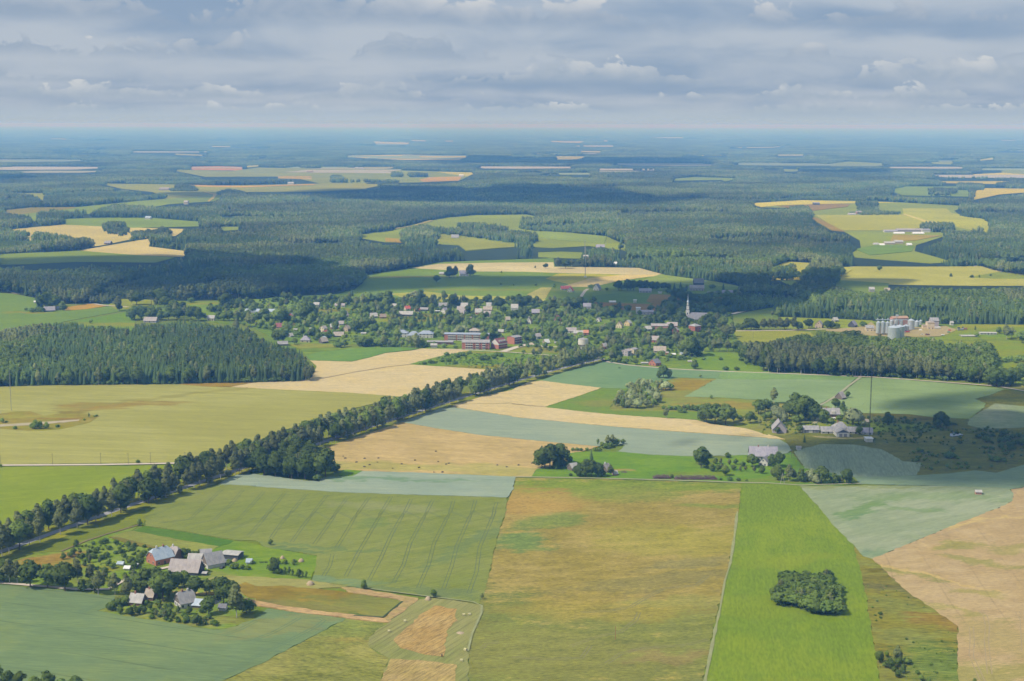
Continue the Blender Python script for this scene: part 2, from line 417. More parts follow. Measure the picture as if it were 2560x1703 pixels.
field('farm_meadow', 'a 1380,600 1600,500 1760,430 1900,380 1990,330 2150,270 2357,300 b 0,300 90,330 560,410 560,500 500,632 200,612 0,610 a 2357,605 1900,620 1560,600', 2, (124, 172, 72), 'a 2100,400', (134, 172, 76),
      mixs=0.02, big=0.12, mid=0.12, fine=0.12, patches=(P('a 2000,590', 34, 5, -8, (150, 168, 86), 0.9), P('a 1560,555', 8, 4, 0, (196, 176, 124), 0.8)))
field('olive_field', 'S -60,1445 a 0,470 330,380 560,372 850,250 1290,110 1330,110 1345,55 1420,-10 1290,0 800,95 340,255 0,420', 2, (126, 148, 68), 'a 700,230', (136, 154, 74), ang=20, stretch=12,
      mid=0.09, fine=0.12)
field('mown_field', 'a 1150,190 1230,180 1500,190 2020,320 2150,270 1990,332 1900,378 1660,372 1400,326 1020,232', 3, (152, 166, 90), 'a 1500,250', mid=0.08)
field('dark_clover_field', 'a 1230,180 1330,135 1700,190 2150,272 2110,300 2020,322 1700,270', 3, (96, 146, 76), 'a 1700,220', (84, 140, 76), mid=0.10)
field('ploughed_strip', 'a 1000,235 1100,240 1450,330 1400,345 1180,300', 4, (136, 130, 92), 'a 1200,290')
field('wheat_field', 'a 1345,55 1420,-10 e 1380,1350 1680,1240 2010,1150 2160,1145 f 0,1172 850,1228 1330,1243 2310,1272 b 2300,0 2240,190 2180,400 2150,560 2105,720 2062,850 1880,822 1040,714 850,690 515,632 560,500 565,405 90,330 0,270 a 2150,262 1700,182 1330,130', 3,
      (137, 158, 86), 'b 900,250', (144, 160, 90), mixs=0.012, ang=28, stretch=5, mid=0.09, fine=0.10, big=0.05,
      patches=(P('b 2150,200', 95, 9, 62, (124, 152, 96), 0.9), P('b 1400,740', 150, 7, -8, (124, 150, 96), 0.9), P('f 1200,1360', 40, 9, -8, (166, 178, 118), 0.7), P('b 300,370', 30, 5, -8, (112, 146, 96), 0.9),
               P('b 650,640', 30, 6, -8, (130, 166, 118), 0.9), P('b 450,330', 60, 4, -8, (122, 152, 96), 0.8), P('b 1050,120', 12, 12, 40, (128, 156, 92), 0.8)))
field('fallow_field', 'a 1900,620 2100,590 2357,600 b 100,605 515,632 850,690 780,700 600,705 0,830 a 2290,870 2357,860 2357,780 2200,760 2050,700', 2, (164, 166, 98), 'b 300,640', mixs=0.03)
field('brown_meadow', 'a 2150,700 2260,650 2357,690 b 120,690 250,685 520,710 800,740 1350,830 1250,900 1170,975 600,925 300,880 0,830 a 2357,800 2250,770', 3, (152, 132, 84), 'b 400,760', (160, 140, 88), mixs=0.03, big=0.2,
      mid=0.16, ang=-8, patches=(P('b 1050,880', 60, 20, -8, (142, 152, 82)), P('b 300,880', 60, 8, -8, (150, 150, 86), 0.7), P('b 1120,960', 22, 3, -8, (104, 136, 78), 0.9)), rag=0.5)
STB = dict(mixs=0.05, mid=0.16, fine=0.22, ang=-8, stretch=3)
field('stubble_strip', 'a 2260,800 2270,852 b 0,868 500,945 1150,1022 1225,1024 1245,1010 1180,988 600,922 300,880 0,822', 4, (204, 170, 130), 'b 600,930', rag=0.4, **STB)
field('stubble_patch', 'b 1178,985 1350,832 1300,808 850,748 780,700 900,703 1300,772 1495,800 1490,822 1225,1024', 4, (204, 172, 130), 'b 1300,850', (180, 160, 116), rag=0.5, **STB)
field('rough_pasture', 'b 830,985 1000,1005 1150,1022 1225,1024 1100,1105 1040,1190 1050,1250 1220,1355 1140,1600 S 930,1790 420,1790 a 2050,1558 b 0,1420 300,1265 600,1110', 1, (146, 156, 80), 'b 500,1300', (158, 160, 86),
      mixs=0.03, big=0.18, mid=0.26, fine=0.26, ang=-12, stretch=2.5, dark=0.35, patches=(P('b 1000,1130', 22, 10, 10, (172, 156, 98)), P('b 900,1080', 50, 14, 0, (138, 162, 84), 0.8)))
field('hay_meadow', 'b 1225,1024 1500,812 1640,800 1850,825 2000,850 2090,870 2105,900 2080,960 1960,1200 1950,1600 S 1160,1790 930,1790 b 1140,1600 1220,1355 1050,1250 1040,1190 1100,1105', 3, (156, 168, 96), 'b 1600,1100', (166, 170, 104),
      ang=64, stretch=14, mid=0.12, fine=0.12, lines=((62, 3.2, 0.2, 0.86, 9),))
field('cut_grass_patch', 'b 1640,870 1850,900 1835,980 1800,1060 1750,1110 1745,1250 1728,1340 1500,1308 1330,1262 1265,1190 1400,1060 1500,960', 4, (196, 166, 118), 'b 1600,1100', (184, 152, 106), rag=0.6, mixs=0.06, mid=0.2, fine=0.26, ang=60, stretch=5)
field('cut_grass_patch', 'b 1240,1362 1500,1372 1840,1412 1825,1600 S 1110,1790 900,1790 b 1140,1600', 4, (196, 170, 120), 'b 1500,1450', (182, 160, 112), rag=0.6, mixs=0.06, mid=0.2, fine=0.26, ang=60, stretch=5)
# --- big meadow, centre
field('wild_meadow', 'g -50,1330 0,1210 38,1085 1000,1105 2115,1140 2080,1473 c 2070,0 2040,250 2000,500 1890,950 1800,1350 1760,1600 S 1740,1800 1150,1800 b 1950,1600 1960,1200 2095,880 2062,850 2105,720 2150,560 2180,400 2240,190 2300,0', 2,
      (168, 152, 98), 'c 800,500', (174, 156, 106), mixs=0.014, big=0.14, mid=0.20, fine=0.20, ang=8, stretch=2.5, dark=0.22, rag=0.5,
      patches=(P('c 1300,1250', 150, 62, 12, (134, 150, 80), 0.95), P('b 2200,1250', 42, 90, 0, (132, 152, 80), 0.95), P('c 300,1300', 80, 40, 0, (148, 154, 82), 0.9), P('c 1600,1000', 60, 26, 20, (142, 154, 82), 0.9),
               P('c 60,270', 20, 22, 30, (122, 158, 92), 0.95), P('c 300,90', 30, 14, 30, (130, 160, 88), 0.85), P('c 1300,650', 60, 12, 20, (158, 148, 104), 0.8), P('c 1750,470', 40, 10, 25, (156, 148, 108), 0.8),
               P('g 500,1180', 70, 30, -4, (132, 166, 80), 0.95), P('g 1600,1160', 110, 18, -2, (134, 164, 80), 0.95), P('g 900,1240', 60, 22, 0, (146, 164, 86), 0.85), P('g 150,1300', 40, 40, 0, (194, 160, 108), 0.8),
               P('c 1500,250', 60, 40, 0, (174, 166, 98), 0.7), P('g 1900,1345', 30, 8, 0, (138, 160, 82), 0.9), P('c 900,900', 60, 18, 0, (176, 160, 96), 0.7), P('c 1400,1330', 24, 8, 10, (164, 148, 104), 0.8), P('c 1500,830', 34, 12, 5, (170, 164, 104), 0.8)))
field('bright_pasture', 'g 2115,1140 h 0,1142 290,1165 400,1290 575,1473 d 600,130 780,300 830,480 900,760 1035,1600 S 2215,1800 1740,1800 c 1760,1600 1800,1350 1890,950 2000,500 2040,250 2070,0 g 2080,1473', 3,
      (130, 168, 68), 'd 300,900', (144, 176, 68), mixs=0.014, big=0.10, mid=0.07, fine=0.12, ang=82, stretch=5, lines=((80, 3.4, 0.3, 0.965, 1.5),),
      patches=(P('d 250,460', 34, 12, 20, (156, 184, 74), 0.85), P('c 2150,860', 36, 20, 0, (154, 186, 66), 0.8), P('h 150,1250', 70, 60, 0, (128, 164, 66), 0.8)), rag=0.4)
field('rough_scrubland', 'd 780,300 880,415 960,438 1280,735 1500,880 1750,1060 1740,1300 1760,1600 S 2400,1800 2215,1800 d 1035,1600 900,760 830,480', 2, (150, 144, 84), 'd 1200,1000', (136, 148, 80), mixs=0.03, big=0.16, mid=0.26, fine=0.26, dark=0.3,
      patches=(P('d 1000,620', 24, 20, 0, (134, 128, 88), 0.9), P('d 1400,780', 40, 8, -40, (124, 128, 88), 0.8), P('d 1600,1400', 22, 26, 0, (112, 148, 76), 0.85), P('d 1600,1020', 26, 10, -30, (162, 136, 90), 0.9)))
field('pale_oat_field', 'h 290,1165 600,1163 1600,1165 2120,1180 2225,1195 2262,1240 2255,1295 2180,1345 1850,1473 d 1800,90 1400,255 960,438 880,415 780,300 600,130 500,0 h 400,1290', 3, (166, 190, 146), 'h 1200,1300', (176, 194, 154), mixs=0.012,
      big=0.06, mid=0.09, fine=0.10, ang=32, stretch=7, patches=(P('h 950,1340', 38, 8, 48, (122, 166, 106), 0.9), P('h 800,1420', 20, 6, 40, (126, 168, 110), 0.9), P('d 850,50', 20, 5, 40, (116, 160, 110), 0.9), P('h 1350,1380', 26, 7, -20, (134, 174, 118), 0.7), P('h 1500,1270', 60, 14, 0, (146, 180, 128), 0.7),
                                                                 P('d 1100,380', 90, 5, 24, (130, 170, 128), 0.7), P('h 600,1175', 90, 6, 0, (152, 172, 110), 0.8)))
field('ripe_barley_field', 'h 2262,1240 2235,1198 2357,1175 S 2640,1200 2760,1500 2600,1800 d 1790,1680 1760,1600 1740,1300 1750,1060 1280,735 960,438 1400,255 1800,90 h 1850,1473 2180,1345 2255,1295', 3, (196, 169, 131), 'd 1900,700',
      (202, 176, 138), mixs=0.02, big=0.05, mid=0.10, fine=0.12, ang=15, stretch=3, dark=0.16, patches=(P('d 1700,330', 26, 8, 20, (168, 164, 106), 0.75), P('d 2000,480', 26, 9, -30, (164, 162, 104), 0.7), P('d 1250,560', 30, 7, -38, (160, 158, 102), 0.8),
      P('d 1950,740', 14, 7, 0, (176, 166, 106), 0.7), P('d 2200,340', 20, 8, 20, (172, 166, 108), 0.6), P('d 2050,1150', 20, 30, 0, (184, 170, 116), 0.5), P('d 1650,900', 30, 4, -38, (178, 168, 110), 0.7), P('d 1900,1500', 60, 14, 0, (172, 164, 106), 0.8),
      P('d 1500,170', 90, 3.5, 24, (218, 190, 136), 0.9), P('d 1350,560', 60, 3, -38, (216, 186, 132), 0.9)), lines=((84, 22, 0.03, 0.86, 14),))
# --- middle distance
field('oat_strip_field', 'e 2357,1165 2010,1150 2100,1100 2180,1063 2357,1056 f 0,1058 400,1110 585,1128 600,1085 870,1076 980,1030 1500,1045 2357,1080 g 35,1087 0,1210 f 2310,1272 1330,1243 850,1228 0,1172', 4, (168, 196, 168), 'f 1500,1150', (176, 199, 168),
      mixs=0.012, mid=0.06, fine=0.08, ang=-3, stretch=14, patches=(P('f 1200,1105', 70, 5, -2, (126, 172, 130), 0.8),))
field('garden_patch', 'f 760,1070 800,1020 980,1028 940,1050 880,1077', 5, (112, 160, 74), 'f 880,1050')
field('stubble_field', 'f 560,800 700,770 890,715 1330,575 1700,640 2100,700 2357,720 g 0,725 540,775 800,800 640,850 470,870 520,935 500,960 230,1010 180,1078 0,1080 f 2357,1080 1500,1045 980,1028 800,1018 700,1010 700,860', 3, (202, 176, 132), 'f 1400,800',
      (208, 180, 136), mixs=0.02, ang=-12, stretch=6, mid=0.12, fine=0.16, patches=(P('f 1400,990', 130, 14, -3, (190, 180, 122), 0.85), P('f 900,970', 60, 14, -3, (188, 176, 120), 0.8), P('g 100,1050', 60, 12, 0, (186, 176, 118), 0.8)))
field('young_rye_field', 'f 1330,575 1600,490 1690,450 1820,441 2000,470 2357,525 g 0,530 600,590 1030,628 1500,665 2357,725 h 0,730 100,735 175,775 215,835 160,870 20,870 g 2200,880 1680,893 1300,880 980,850 1045,790 900,765 800,800 550,778 0,727 f 2357,722 2100,700 1700,640', 4,
      (168, 194, 166), 'g 900,700', (174, 196, 164), mixs=0.012, mid=0.06, fine=0.07, ang=-8, stretch=12)
field('ripe_wheat_field', 'f 1790,430 2100,335 2357,282 g 0,280 150,210 270,195 500,225 822,262 600,340 300,437 0,408 f 2357,400 1900,412', 4, (226, 202, 160), 'g 300,320', (220, 196, 152), ang=-5, mid=0.16, fine=0.16, stretch=5)
field('ripe_wheat_strip', 'f 1790,430 1900,415 2357,405 g 0,414 300,441 650,482 1000,515 1700,560 1850,600 2120,632 2200,650 2357,700 h 0,690 155,735 0,728 g 2357,723 1500,662 1030,625 600,588 0,528 f 2357,522 2000,466', 5, (228, 204, 162), 'g 1000,560', (220, 196, 152),
      ang=-8, mid=0.12, fine=0.14, stretch=5)
field('pea_field', 'g 270,195 420,130 560,95 850,20 1100,50 1380,78 1500,92 2357,112 2357,183 1880,176 1500,166 1300,250 1080,268 822,262 500,225', 3, (122, 170, 130), 'g 800,150', (132, 176, 134), ang=-10, stretch=6, mid=0.07, fine=0.09)
field('clover_field', 'g 822,262 1080,268 980,330 930,400 900,450 1200,470 1750,480 1740,555 1000,515 650,482 300,437 600,340', 2, (124, 162, 92), 'g 700,450', (118, 160, 88), mixs=0.02, mid=0.09, patches=(P('g 850,400', 26, 18, 0, (148, 156, 96), 0.8), P('g 1250,460', 60, 10, 0, (132, 168, 92), 0.8)))
field('heath_meadow', 'g 1300,250 1500,166 1880,176 1700,280 1585,342 1900,350 2357,378 h 0,385 100,400 480,425 520,600 150,700 g 2357,690 2100,632 1740,555 1750,480 930,470 900,450 960,380', 2, (150, 158, 96), 'g 2000,420', (140, 160, 92), mixs=0.03, mid=0.2,
      patches=(P('g 1620,235', 46, 30, 40, (166, 146, 100)), P('g 2050,420', 60, 14, 0, (170, 152, 104), 0.8), P('g 1400,330', 26, 14, 20, (154, 158, 98), 0.8)))
field('oat_field', 'g 1585,342 1700,280 1880,178 2357,183 h 0,178 400,180 790,185 740,240 640,320 450,425 420,400 100,402 0,385 g 2357,375 1900,348', 3, (150, 190, 138), 'g 2100,280', (158, 194, 142), ang=-10, mid=0.06, fine=0.08, stretch=7)
field('oat_field', 'g 2357,112 h 0,125 400,142 760,156 835,168 790,187 400,182 0,180 g 2357,185 1880,178 1950,110', 4, (134, 180, 124), 'h 200,150', mid=0.07)
field('barley_field', 'h 860,172 1000,166 1500,205 2100,262 2175,275 2040,330 1900,362 2005,405 1990,440 1850,547 1500,530 1300,502 850,492 700,520 560,430 470,420 600,370 700,300 780,230', 3, (152, 190, 134), 'h 1200,300', (158, 194, 138), ang=-12, mid=0.06, fine=0.08, stretch=7)
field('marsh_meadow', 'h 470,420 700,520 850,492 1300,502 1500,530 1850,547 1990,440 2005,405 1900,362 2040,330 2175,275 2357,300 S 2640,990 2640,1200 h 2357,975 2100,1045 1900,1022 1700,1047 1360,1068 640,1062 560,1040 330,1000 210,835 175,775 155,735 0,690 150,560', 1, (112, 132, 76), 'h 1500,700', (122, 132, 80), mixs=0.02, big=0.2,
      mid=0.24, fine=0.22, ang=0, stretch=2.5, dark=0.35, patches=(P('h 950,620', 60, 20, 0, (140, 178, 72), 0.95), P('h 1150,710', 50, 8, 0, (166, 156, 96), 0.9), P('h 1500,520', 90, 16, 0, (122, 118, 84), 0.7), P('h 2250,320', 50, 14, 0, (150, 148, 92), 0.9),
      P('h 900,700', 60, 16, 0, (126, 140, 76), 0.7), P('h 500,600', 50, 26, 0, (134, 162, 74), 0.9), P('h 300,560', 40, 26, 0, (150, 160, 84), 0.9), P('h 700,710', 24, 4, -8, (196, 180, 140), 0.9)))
field('flax_field', 'h 1850,547 2000,455 2090,402 2357,430 S 2640,1020 2640,1080 h 2357,625 1980,640 1840,605', 2, (150, 178, 138), 'h 2100,550', (168, 186, 150), mid=0.1, big=0.12)
field('rye_field', 'h 330,1000 300,940 240,850 350,812 500,779 800,786 1050,830 1150,880 1240,938 1330,945 1412,952 1400,1000 1365,1068 1000,1078 780,1082 640,1064 500,1040', 3, (156, 184, 150), 'h 800,950', (162, 190, 156), ang=80, mid=0.08, stretch=8, lines=((86, 11, 0.06, 0.86, 18),))
field('rye_field', 'h 790,1080 1000,1078 1365,1068 1700,1047 1900,1022 2100,1045 2357,970 S 2640,1130 2640,1205 h 2357,1172 2235,1196 2120,1180 1600,1163 850,1146 800,1120', 3, (142, 178, 142), 'h 1600,1110', (150, 184, 146), ang=0, mid=0.07, stretch=10)
field('farmstead_meadow', 'g 180,1078 230,1010 500,960 520,935 470,870 640,850 980,850 1300,880 1680,893 1690,960 1800,1010 2000,880 2200,880 h 20,870 160,870 210,850 330,1000 560,1040 640,1064 790,1082 850,1146 600,1163 290,1165 0,1142 g 2115,1138 1100,1105 38,1085', 3, (116, 172, 78), 'g 1300,960', (126, 174, 82), mixs=0.02, mid=0.12,
      patches=(P('g 1050,1010', 12, 5, 0, (186, 162, 116), 0.8), P('g 900,820', 22, 10, 0, (148, 162, 84), 0.9), P('g 1780,1040', 30, 8, 0, (132, 158, 80), 0.7), P('h 500,1110', 60, 10, 0, (142, 164, 86), 0.8)))
# --- left
field('barley_field', 'S -160,965 e 0,250 600,236 1300,230 1650,229 1900,250 2120,256 2357,263 f 0,266 850,305 1330,341 1200,380 900,450 700,540 300,660 0,790 e 2357,830 2100,930 1750,945 0,965 S -160,1160', 3, (177, 173, 117), 'e 1300,600', (183, 178, 124), mixs=0.006,
      mid=0.07, fine=0.08, ang=-8, stretch=14, lines=((-6, 22, 0.16, 0.93, 16), (-6, 11, 0.12, 0.965, 16)), patches=(P('e 1080,415', 60, 14, 10, (164, 142, 102), 0.85), P('e 860,445', 36, 12, 0, (170, 146, 104), 0.8), P('e 660,475', 24, 7, 0, (146, 132, 88), 0.85),
      P('e 1650,330', 160, 7, 36, (160, 160, 98), 0.7)))
field('waste_ground', 'S -60,1035 e 0,500 150,480 280,478 400,520 560,500 760,500 920,520 830,580 700,610 550,645 400,655 250,655 0,640 S -60,1075', 4, (166, 152, 104), 'e 400,560', (154, 152, 96), mixs=0.03, mid=0.2, patches=(P('e 520,545', 30, 8, 0, (158, 126, 96), 0.8), P('e 300,530', 40, 8, 0, (172, 166, 108), 0.8)))
field('concrete_strip', 'S -60,1062 e 0,600 260,585 500,570 735,554 725,568 500,590 300,607 0,622 S -60,1072', 5, (202, 186, 168), 'e 300,600', (190, 178, 156), mid=0.1)
field('bright_meadow', 'S -160,1171 e 0,987 900,978 1700,974 1900,962 2000,975 1700,1130 1200,1280 600,1480 a 200,100 0,190 S -160,1400', 2, (152, 182, 82), 'e 500,1200', (160, 186, 84), mixs=0.012, mid=0.07, fine=0.10, ang=18, stretch=7)
field('straw_field', 'f 500,180 560,60 500,5 j 1030,955 1510,968 1700,925 1900,868 2200,838 2357,812 k 360,812 900,820 1010,838 720,890 290,1000 1100,1052 1400,1065 1530,1072 f 1990,205 1750,270 1330,341 850,305 0,266 e 2357,263 2130,252 2357,208 f 0,207 300,203', 3, (226, 203, 163), 'f 1300,200', (220, 196, 154), ang=12,
      mid=0.13, fine=0.14, stretch=4, mixs=0.02, dark=0.12)
field('brown_verge', 'e 1650,228 1900,218 2357,205 2130,252 1900,250', 4, (168, 142, 104), 'e 2100,235')
field('allotments', 'k 290,1000 500,945 720,890 1010,838 1200,842 1720,880 2040,895 1700,1000 1530,1072 1400,1065 1100,1052', 4, (114, 164, 88), 'k 1200,950', (130, 164, 92), mixs=0.05, mid=0.25, big=0.2, patches=(P('k 1300,1030', 50, 14, 0, (160, 146, 104), 0.85), P('k 1300,855', 60, 8, 0, (164, 156, 108), 0.8)))
field('potato_field', 'j 970,900 1100,858 1700,800 2000,800 2300,812 2200,832 1900,865 1700,922 1510,965 1030,952', 4, (112, 168, 104), 'j 1500,880', (122, 172, 108), ang=15, stretch=8)
field('village_green', 'i 1850,740 1900,650 2050,560 2357,545 j 80,230 700,190 1300,172 1540,150 2357,200 k 700,240 1000,262 1700,260 2000,280 l 300,350 700,300 1400,420 1850,520 1860,700 2357,800 2357,900 2150,1080 1250,1070 800,1030 600,1005 k 1900,1000 1010,838 360,812 j 2200,832 970,900 900,820 400,600 200,480 i 2200,800', 1,
      (116, 156, 88), 'k 1200,700', (130, 164, 92), mixs=0.025, big=0.2, mid=0.26, fine=0.2, patches=(P('j 700,660', 60, 60, 0, (120, 166, 84), 0.9), P('j 1050,780', 50, 18, 0, (156, 162, 100), 0.85), P('j 1100,490', 36, 26, 0, (128, 168, 88), 0.8), P('j 900,520', 20, 16, 0, (150, 136, 108), 0.85),
      P('w 1050,330', 60, 22, 0, (146, 134, 100), 0.85), P('w 800,400', 50, 20, 0, (166, 160, 100), 0.8), P('k 1950,830', 50, 22, 0, (162, 162, 100), 0.85), P('k 1900,490', 60, 16, 0, (126, 166, 78), 0.85), P('j 1250,360', 50, 20, 0, (150, 152, 98), 0.85)))
field('pasture', 'l 1500,1000 1560,940 1640,905 1900,930 2080,950 2150,1060 2150,1112 1800,1102 1250,1072', 4, (124, 172, 76), 'l 1800,1000', (134, 176, 82), mid=0.1)
field('green_crop_field', 'S -160,815 i 0,490 110,500 350,540 400,660 800,640 1100,600 1160,650 600,752 0,960 S -160,905', 2, (118, 160, 112), 'i 300,700', (126, 164, 112), mid=0.08, ang=10, patches=(P('i 250,672', 40, 12, 0, (164, 156, 104), 0.8),))
field('ploughed_field', 'i 600,625 800,592 880,590 985,610 800,640 600,655', 3, (186, 150, 112), 'i 800,620')
field('hay_meadow', 'i 640,755 1180,665 1240,680 1240,860 900,860', 3, (118, 168, 92), 'i 1000,720', (128, 170, 96), patches=(P('i 1050,780', 70, 18, 0, (156, 164, 96), 0.8),))
field('pasture', 'i 1000,600 1130,528 1400,508 1420,600 1180,640 1060,640', 3, (150, 166, 92), 'i 1250,560', mixs=0.03)
field('pasture', 'i 1720,590 2050,560 2357,560 2357,640 1980,690 1880,680', 3, (126, 166, 88), 'i 1950,610', mixs=0.03, patches=(P('i 1800,590', 40, 14, 0, (160, 156, 98), 0.8),))
field('rye_field', 'j 60,290 80,238 700,196 1300,176 1545,115 1645,25 2357,-30 2357,160 1980,160 1600,150 1300,265 700,290', 3, (120, 162, 116), 'j 2000,80', (126, 166, 118), mid=0.06)
# village back fields
field('meadow', 'o 190,1110 190,1045 350,1020 510,997 700,960 1000,945 1450,930 1460,985 2010,995 2180,1040 2357,1065 l 1700,215 1980,270 1850,300 1300,420 300,420 k 2357,200 2000,290 1000,262 500,250 j 2357,215 1980,190 1560,150', 2, (122, 162, 104), 'o 900,1060', (130, 168, 106), mid=0.08, mixs=0.01,
      patches=(P('o 900,1030', 260, 20, 0, (136, 176, 108), 0.8), P('o 450,1055', 110, 16, 8, (152, 156, 116), 0.85), P('o 700,1140', 300, 18, 0, (146, 160, 108), 0.8)))
field('straw_field', 'o 515,997 700,970 1100,962 1450,960 1455,990 2010,995 2185,1042 1900,1040 1480,1030 1260,1022 900,1020', 3, (214, 195, 166), 'o 1300,1000', mid=0.05)
field('straw_field', 'o 1500,1122 1700,1060 1900,1042 2190,1042 1990,1066 1880,1082 1700,1122', 4, (222, 195, 154), 'o 1800,1080', mid=0.05)
field('barley_field', 'o 1480,1034 1900,1043 1700,1062 1560,1105 1440,1080 1400,1068', 4, (186, 178, 122), 'o 1600,1060', mid=0.06)
field('stubble_field', 'o 1275,1172 1370,1126 1440,1126 1400,1195 1330,1205', 4, (186, 176, 134), 'o 1350,1160')
field('stubble_field', 'k 60,165 500,140 900,188 1500,200 1900,212 1900,262 900,258 400,262', 3, (180, 178, 126), 'k 900,220')
field('oat_field', 'l 950,205 1150,142 1300,160 1700,217 1970,272 1450,245 1150,235', 4, (154, 184, 132), 'l 1400,200', mid=0.05)
field('ploughed_field', 'l 470,415 800,430 1150,440 1150,505 850,495 600,480', 3, (160, 132, 108), 'l 800,460', mid=0.06)
field('ploughed_field', 'l 1040,340 1400,350 1350,445 1100,440 1000,410', 3, (158, 134, 110), 'l 1200,390', mid=0.06)
field('green_crop_field', 'l 360,370 700,330 1050,335 1000,415 470,415 350,400', 3, (104, 150, 100), 'l 700,370')
field('ploughed_field', 'l 1480,370 1900,370 1880,420 1500,420', 3, (158, 134, 110), 'l 1700,400', mid=0.06)
# right back
field('barley_field', 'm 170,150 215,100 560,68 820,68 900,62 1500,64 2000,60 2150,108 2357,150 S 2640,700 2640,740 m 2357,225 1900,225 1200,215 700,190 300,180', 3, (190, 184, 134), 'm 1500,130', (196, 189, 140), z=1.0, mid=0.05, stretch=12)
field('pasture', 'm 1880,155 2150,108 2357,130 2357,168 2100,165', 4, (150, 172, 112), 'm 2200,140', z=1.2)
field('oat_field', 'm 300,180 700,172 1220,205 1200,300 700,300 400,230', 4, (128, 160, 116), 'm 800,210', z=1.2)
field('barley_field', 'l 1860,695 2357,700 m 350,595 560,612 600,655 300,700 0,720 l 1900,790', 3, (168, 182, 102), 'm 200,640', (176, 184, 110), mid=0.08)
field('hay_meadow', 'm 300,480 450,488 1080,510 1100,535 1000,590 500,590 250,570', 3, (156, 178, 98), 'm 700,520', mixs=0.03)
field('gravel_yard', 'm 690,588 900,575 1020,560 1070,525 1110,560 1500,570 1700,560 1790,590 1720,625 1650,645 1480,652 1100,645 880,610 690,600', 4, (192, 174, 150), 'm 1400,600', (180, 166, 138), mid=0.12)
field('meadow', 'm 1000,640 1480,655 1650,648 1800,560 1850,535 2357,530 S 2640,800 2640,1010 m 2357,1100 2000,1045 1700,800 1500,700 1000,690', 2, (156, 176, 92), 'm 2000,650', (140, 174, 86), mixs=0.02, mid=0.12, patches=(P('m 2000,560', 90, 16, 0, (168, 166, 104), 0.85), P('m 2100,640', 60, 14, 0, (122, 168, 82), 0.8),
      P('m 2000,680', 120, 5, -3, (110, 140, 78), 0.8), P('m 2300,1080', 60, 20, 0, (176, 166, 112), 0.8)))

# --- clearings in the far forest
FAR = []
def clearing(name, pts, rgb, ref, z=1.0, over=False, **kw):
    if not over: FAR.append(spoly(pts))
    kw.setdefault('mixs', 0.004); kw.setdefault('mid', 0.05); kw.setdefault('fine', 0.0)
    FN[0] += 1
    m = field_mat('%s_surface_%d' % (name, FN[0]), A(rgb, ref), **kw)
    return sheet(name, poly(pts), z, m)
clearing('straw_field', 'n -20,755 200,735 420,715 700,722 870,735 1220,745 1150,790 990,797 860,812 680,850 560,868 200,875 -20,830', (210, 191, 160), 'n 500,780')
clearing('straw_field', 'n 515,887 760,845 960,810 992,812 975,860 1235,892 1200,928 900,917', (212, 191, 160), 'n 900,870')
clearing('meadow', 'n -20,925 10,910 515,887 900,917 1150,932 1020,965 500,960 200,975 -20,980', (138, 170, 108), 'n 400,920')
clearing('green_crop_field', 'n 410,680 700,668 980,670 1350,700 1300,727 870,737 430,717', (142, 178, 132), 'n 700,700')
clearing('green_crop_field', 'n 95,652 330,618 600,590 1120,540 1280,530 1480,520 1400,562 1100,582 900,622 600,645 420,655 250,700', (142, 176, 126), 'n 600,610')
clearing('barley_field', 'n 590,430 720,446 1100,450 1400,460 2100,445 2400,440 2400,482 2000,500 1640,500 1450,522 1280,532 1080,547 1000,500 800,480', (164, 180, 126), 'n 1000,480')
clearing('stubble_field', 'n 1240,455 1600,462 2060,449 2060,455 1600,471 1300,466', (206, 172, 136), 'n 1500,465', z=1.8, over=True)
clearing('gravel_track', 'n 1340,500 1420,515 1400,545 1370,565 1360,562 1395,530 1395,518 1330,502', (206, 184, 160), 'n 1400,530', z=1.8, over=True)
clearing('ploughed_field', 'n 1240,335 1420,331 1600,336 1580,360 1260,354', (196, 156, 134), 'n 1400,345')
clearing('meadow', 'n 1100,352 1260,356 1520,362 1700,340 2000,345 2357,350 2400,350 2400,443 2100,446 1900,400 1550,400 1350,402', (154, 178, 134), 'n 1800,370')
clearing('stubble_field', 'n 1820,396 2040,396 2040,418 1820,412', (186, 168, 138), 'n 1900,400')
for q in ('1370,197 1780,204 1780,209 1370,204', '1150,248 1420,260 1420,266 1150,256', '1620,265 2050,276 2050,281 1620,272', '1600,330 1700,322 1700,332 1610,340', '320,145 500,152 500,156 320,150', '2270,265 2357,262 2357,270 2270,272', '440,280 1400,292 1400,295 440,284'):
    clearing('far_field', 'n ' + q, (188, 192, 166), 'n 1500,260')
clearing('meadow', 'n 30,508 300,508 280,555 230,535 30,520', (160, 178, 126), 'n 200,520')
clearing('heath_meadow', 'n 20,622 200,604 500,600 470,612 100,652 20,640', (154, 150, 120), 'n 200,620')
clearing('meadow', 'n 1430,730 1670,730 1600,747 1430,760', (150, 178, 130), 'n 1500,740')
clearing('meadow', 'n 1350,640 1600,628 1700,632 1500,645', (140, 168, 140), 'n 1500,640')
clearing('meadow', 'o 0,350 480,360 950,373 900,395 830,428 560,438 0,445', (152, 178, 140), 'o 300,400')
clearing('stubble_field', 'o 570,422 640,405 850,400 830,428 600,436', (196, 166, 138), 'o 700,415', z=1.8, over=True)
clearing('straw_field', 'o 690,369 955,374 890,397 780,385', (196, 186, 156), 'o 850,380', z=1.8, over=True)
clearing('barley_field', 'o 0,445 370,450 200,480 0,477', (170, 182, 130), 'o 150,460')
clearing('straw_field', 'o 470,255 900,262 830,292 480,290 100,272 90,262', (204, 186, 164), 'o 650,270')
clearing('meadow', 'o 190,336 450,335 340,356 200,353', (170, 182, 140), 'o 300,345')
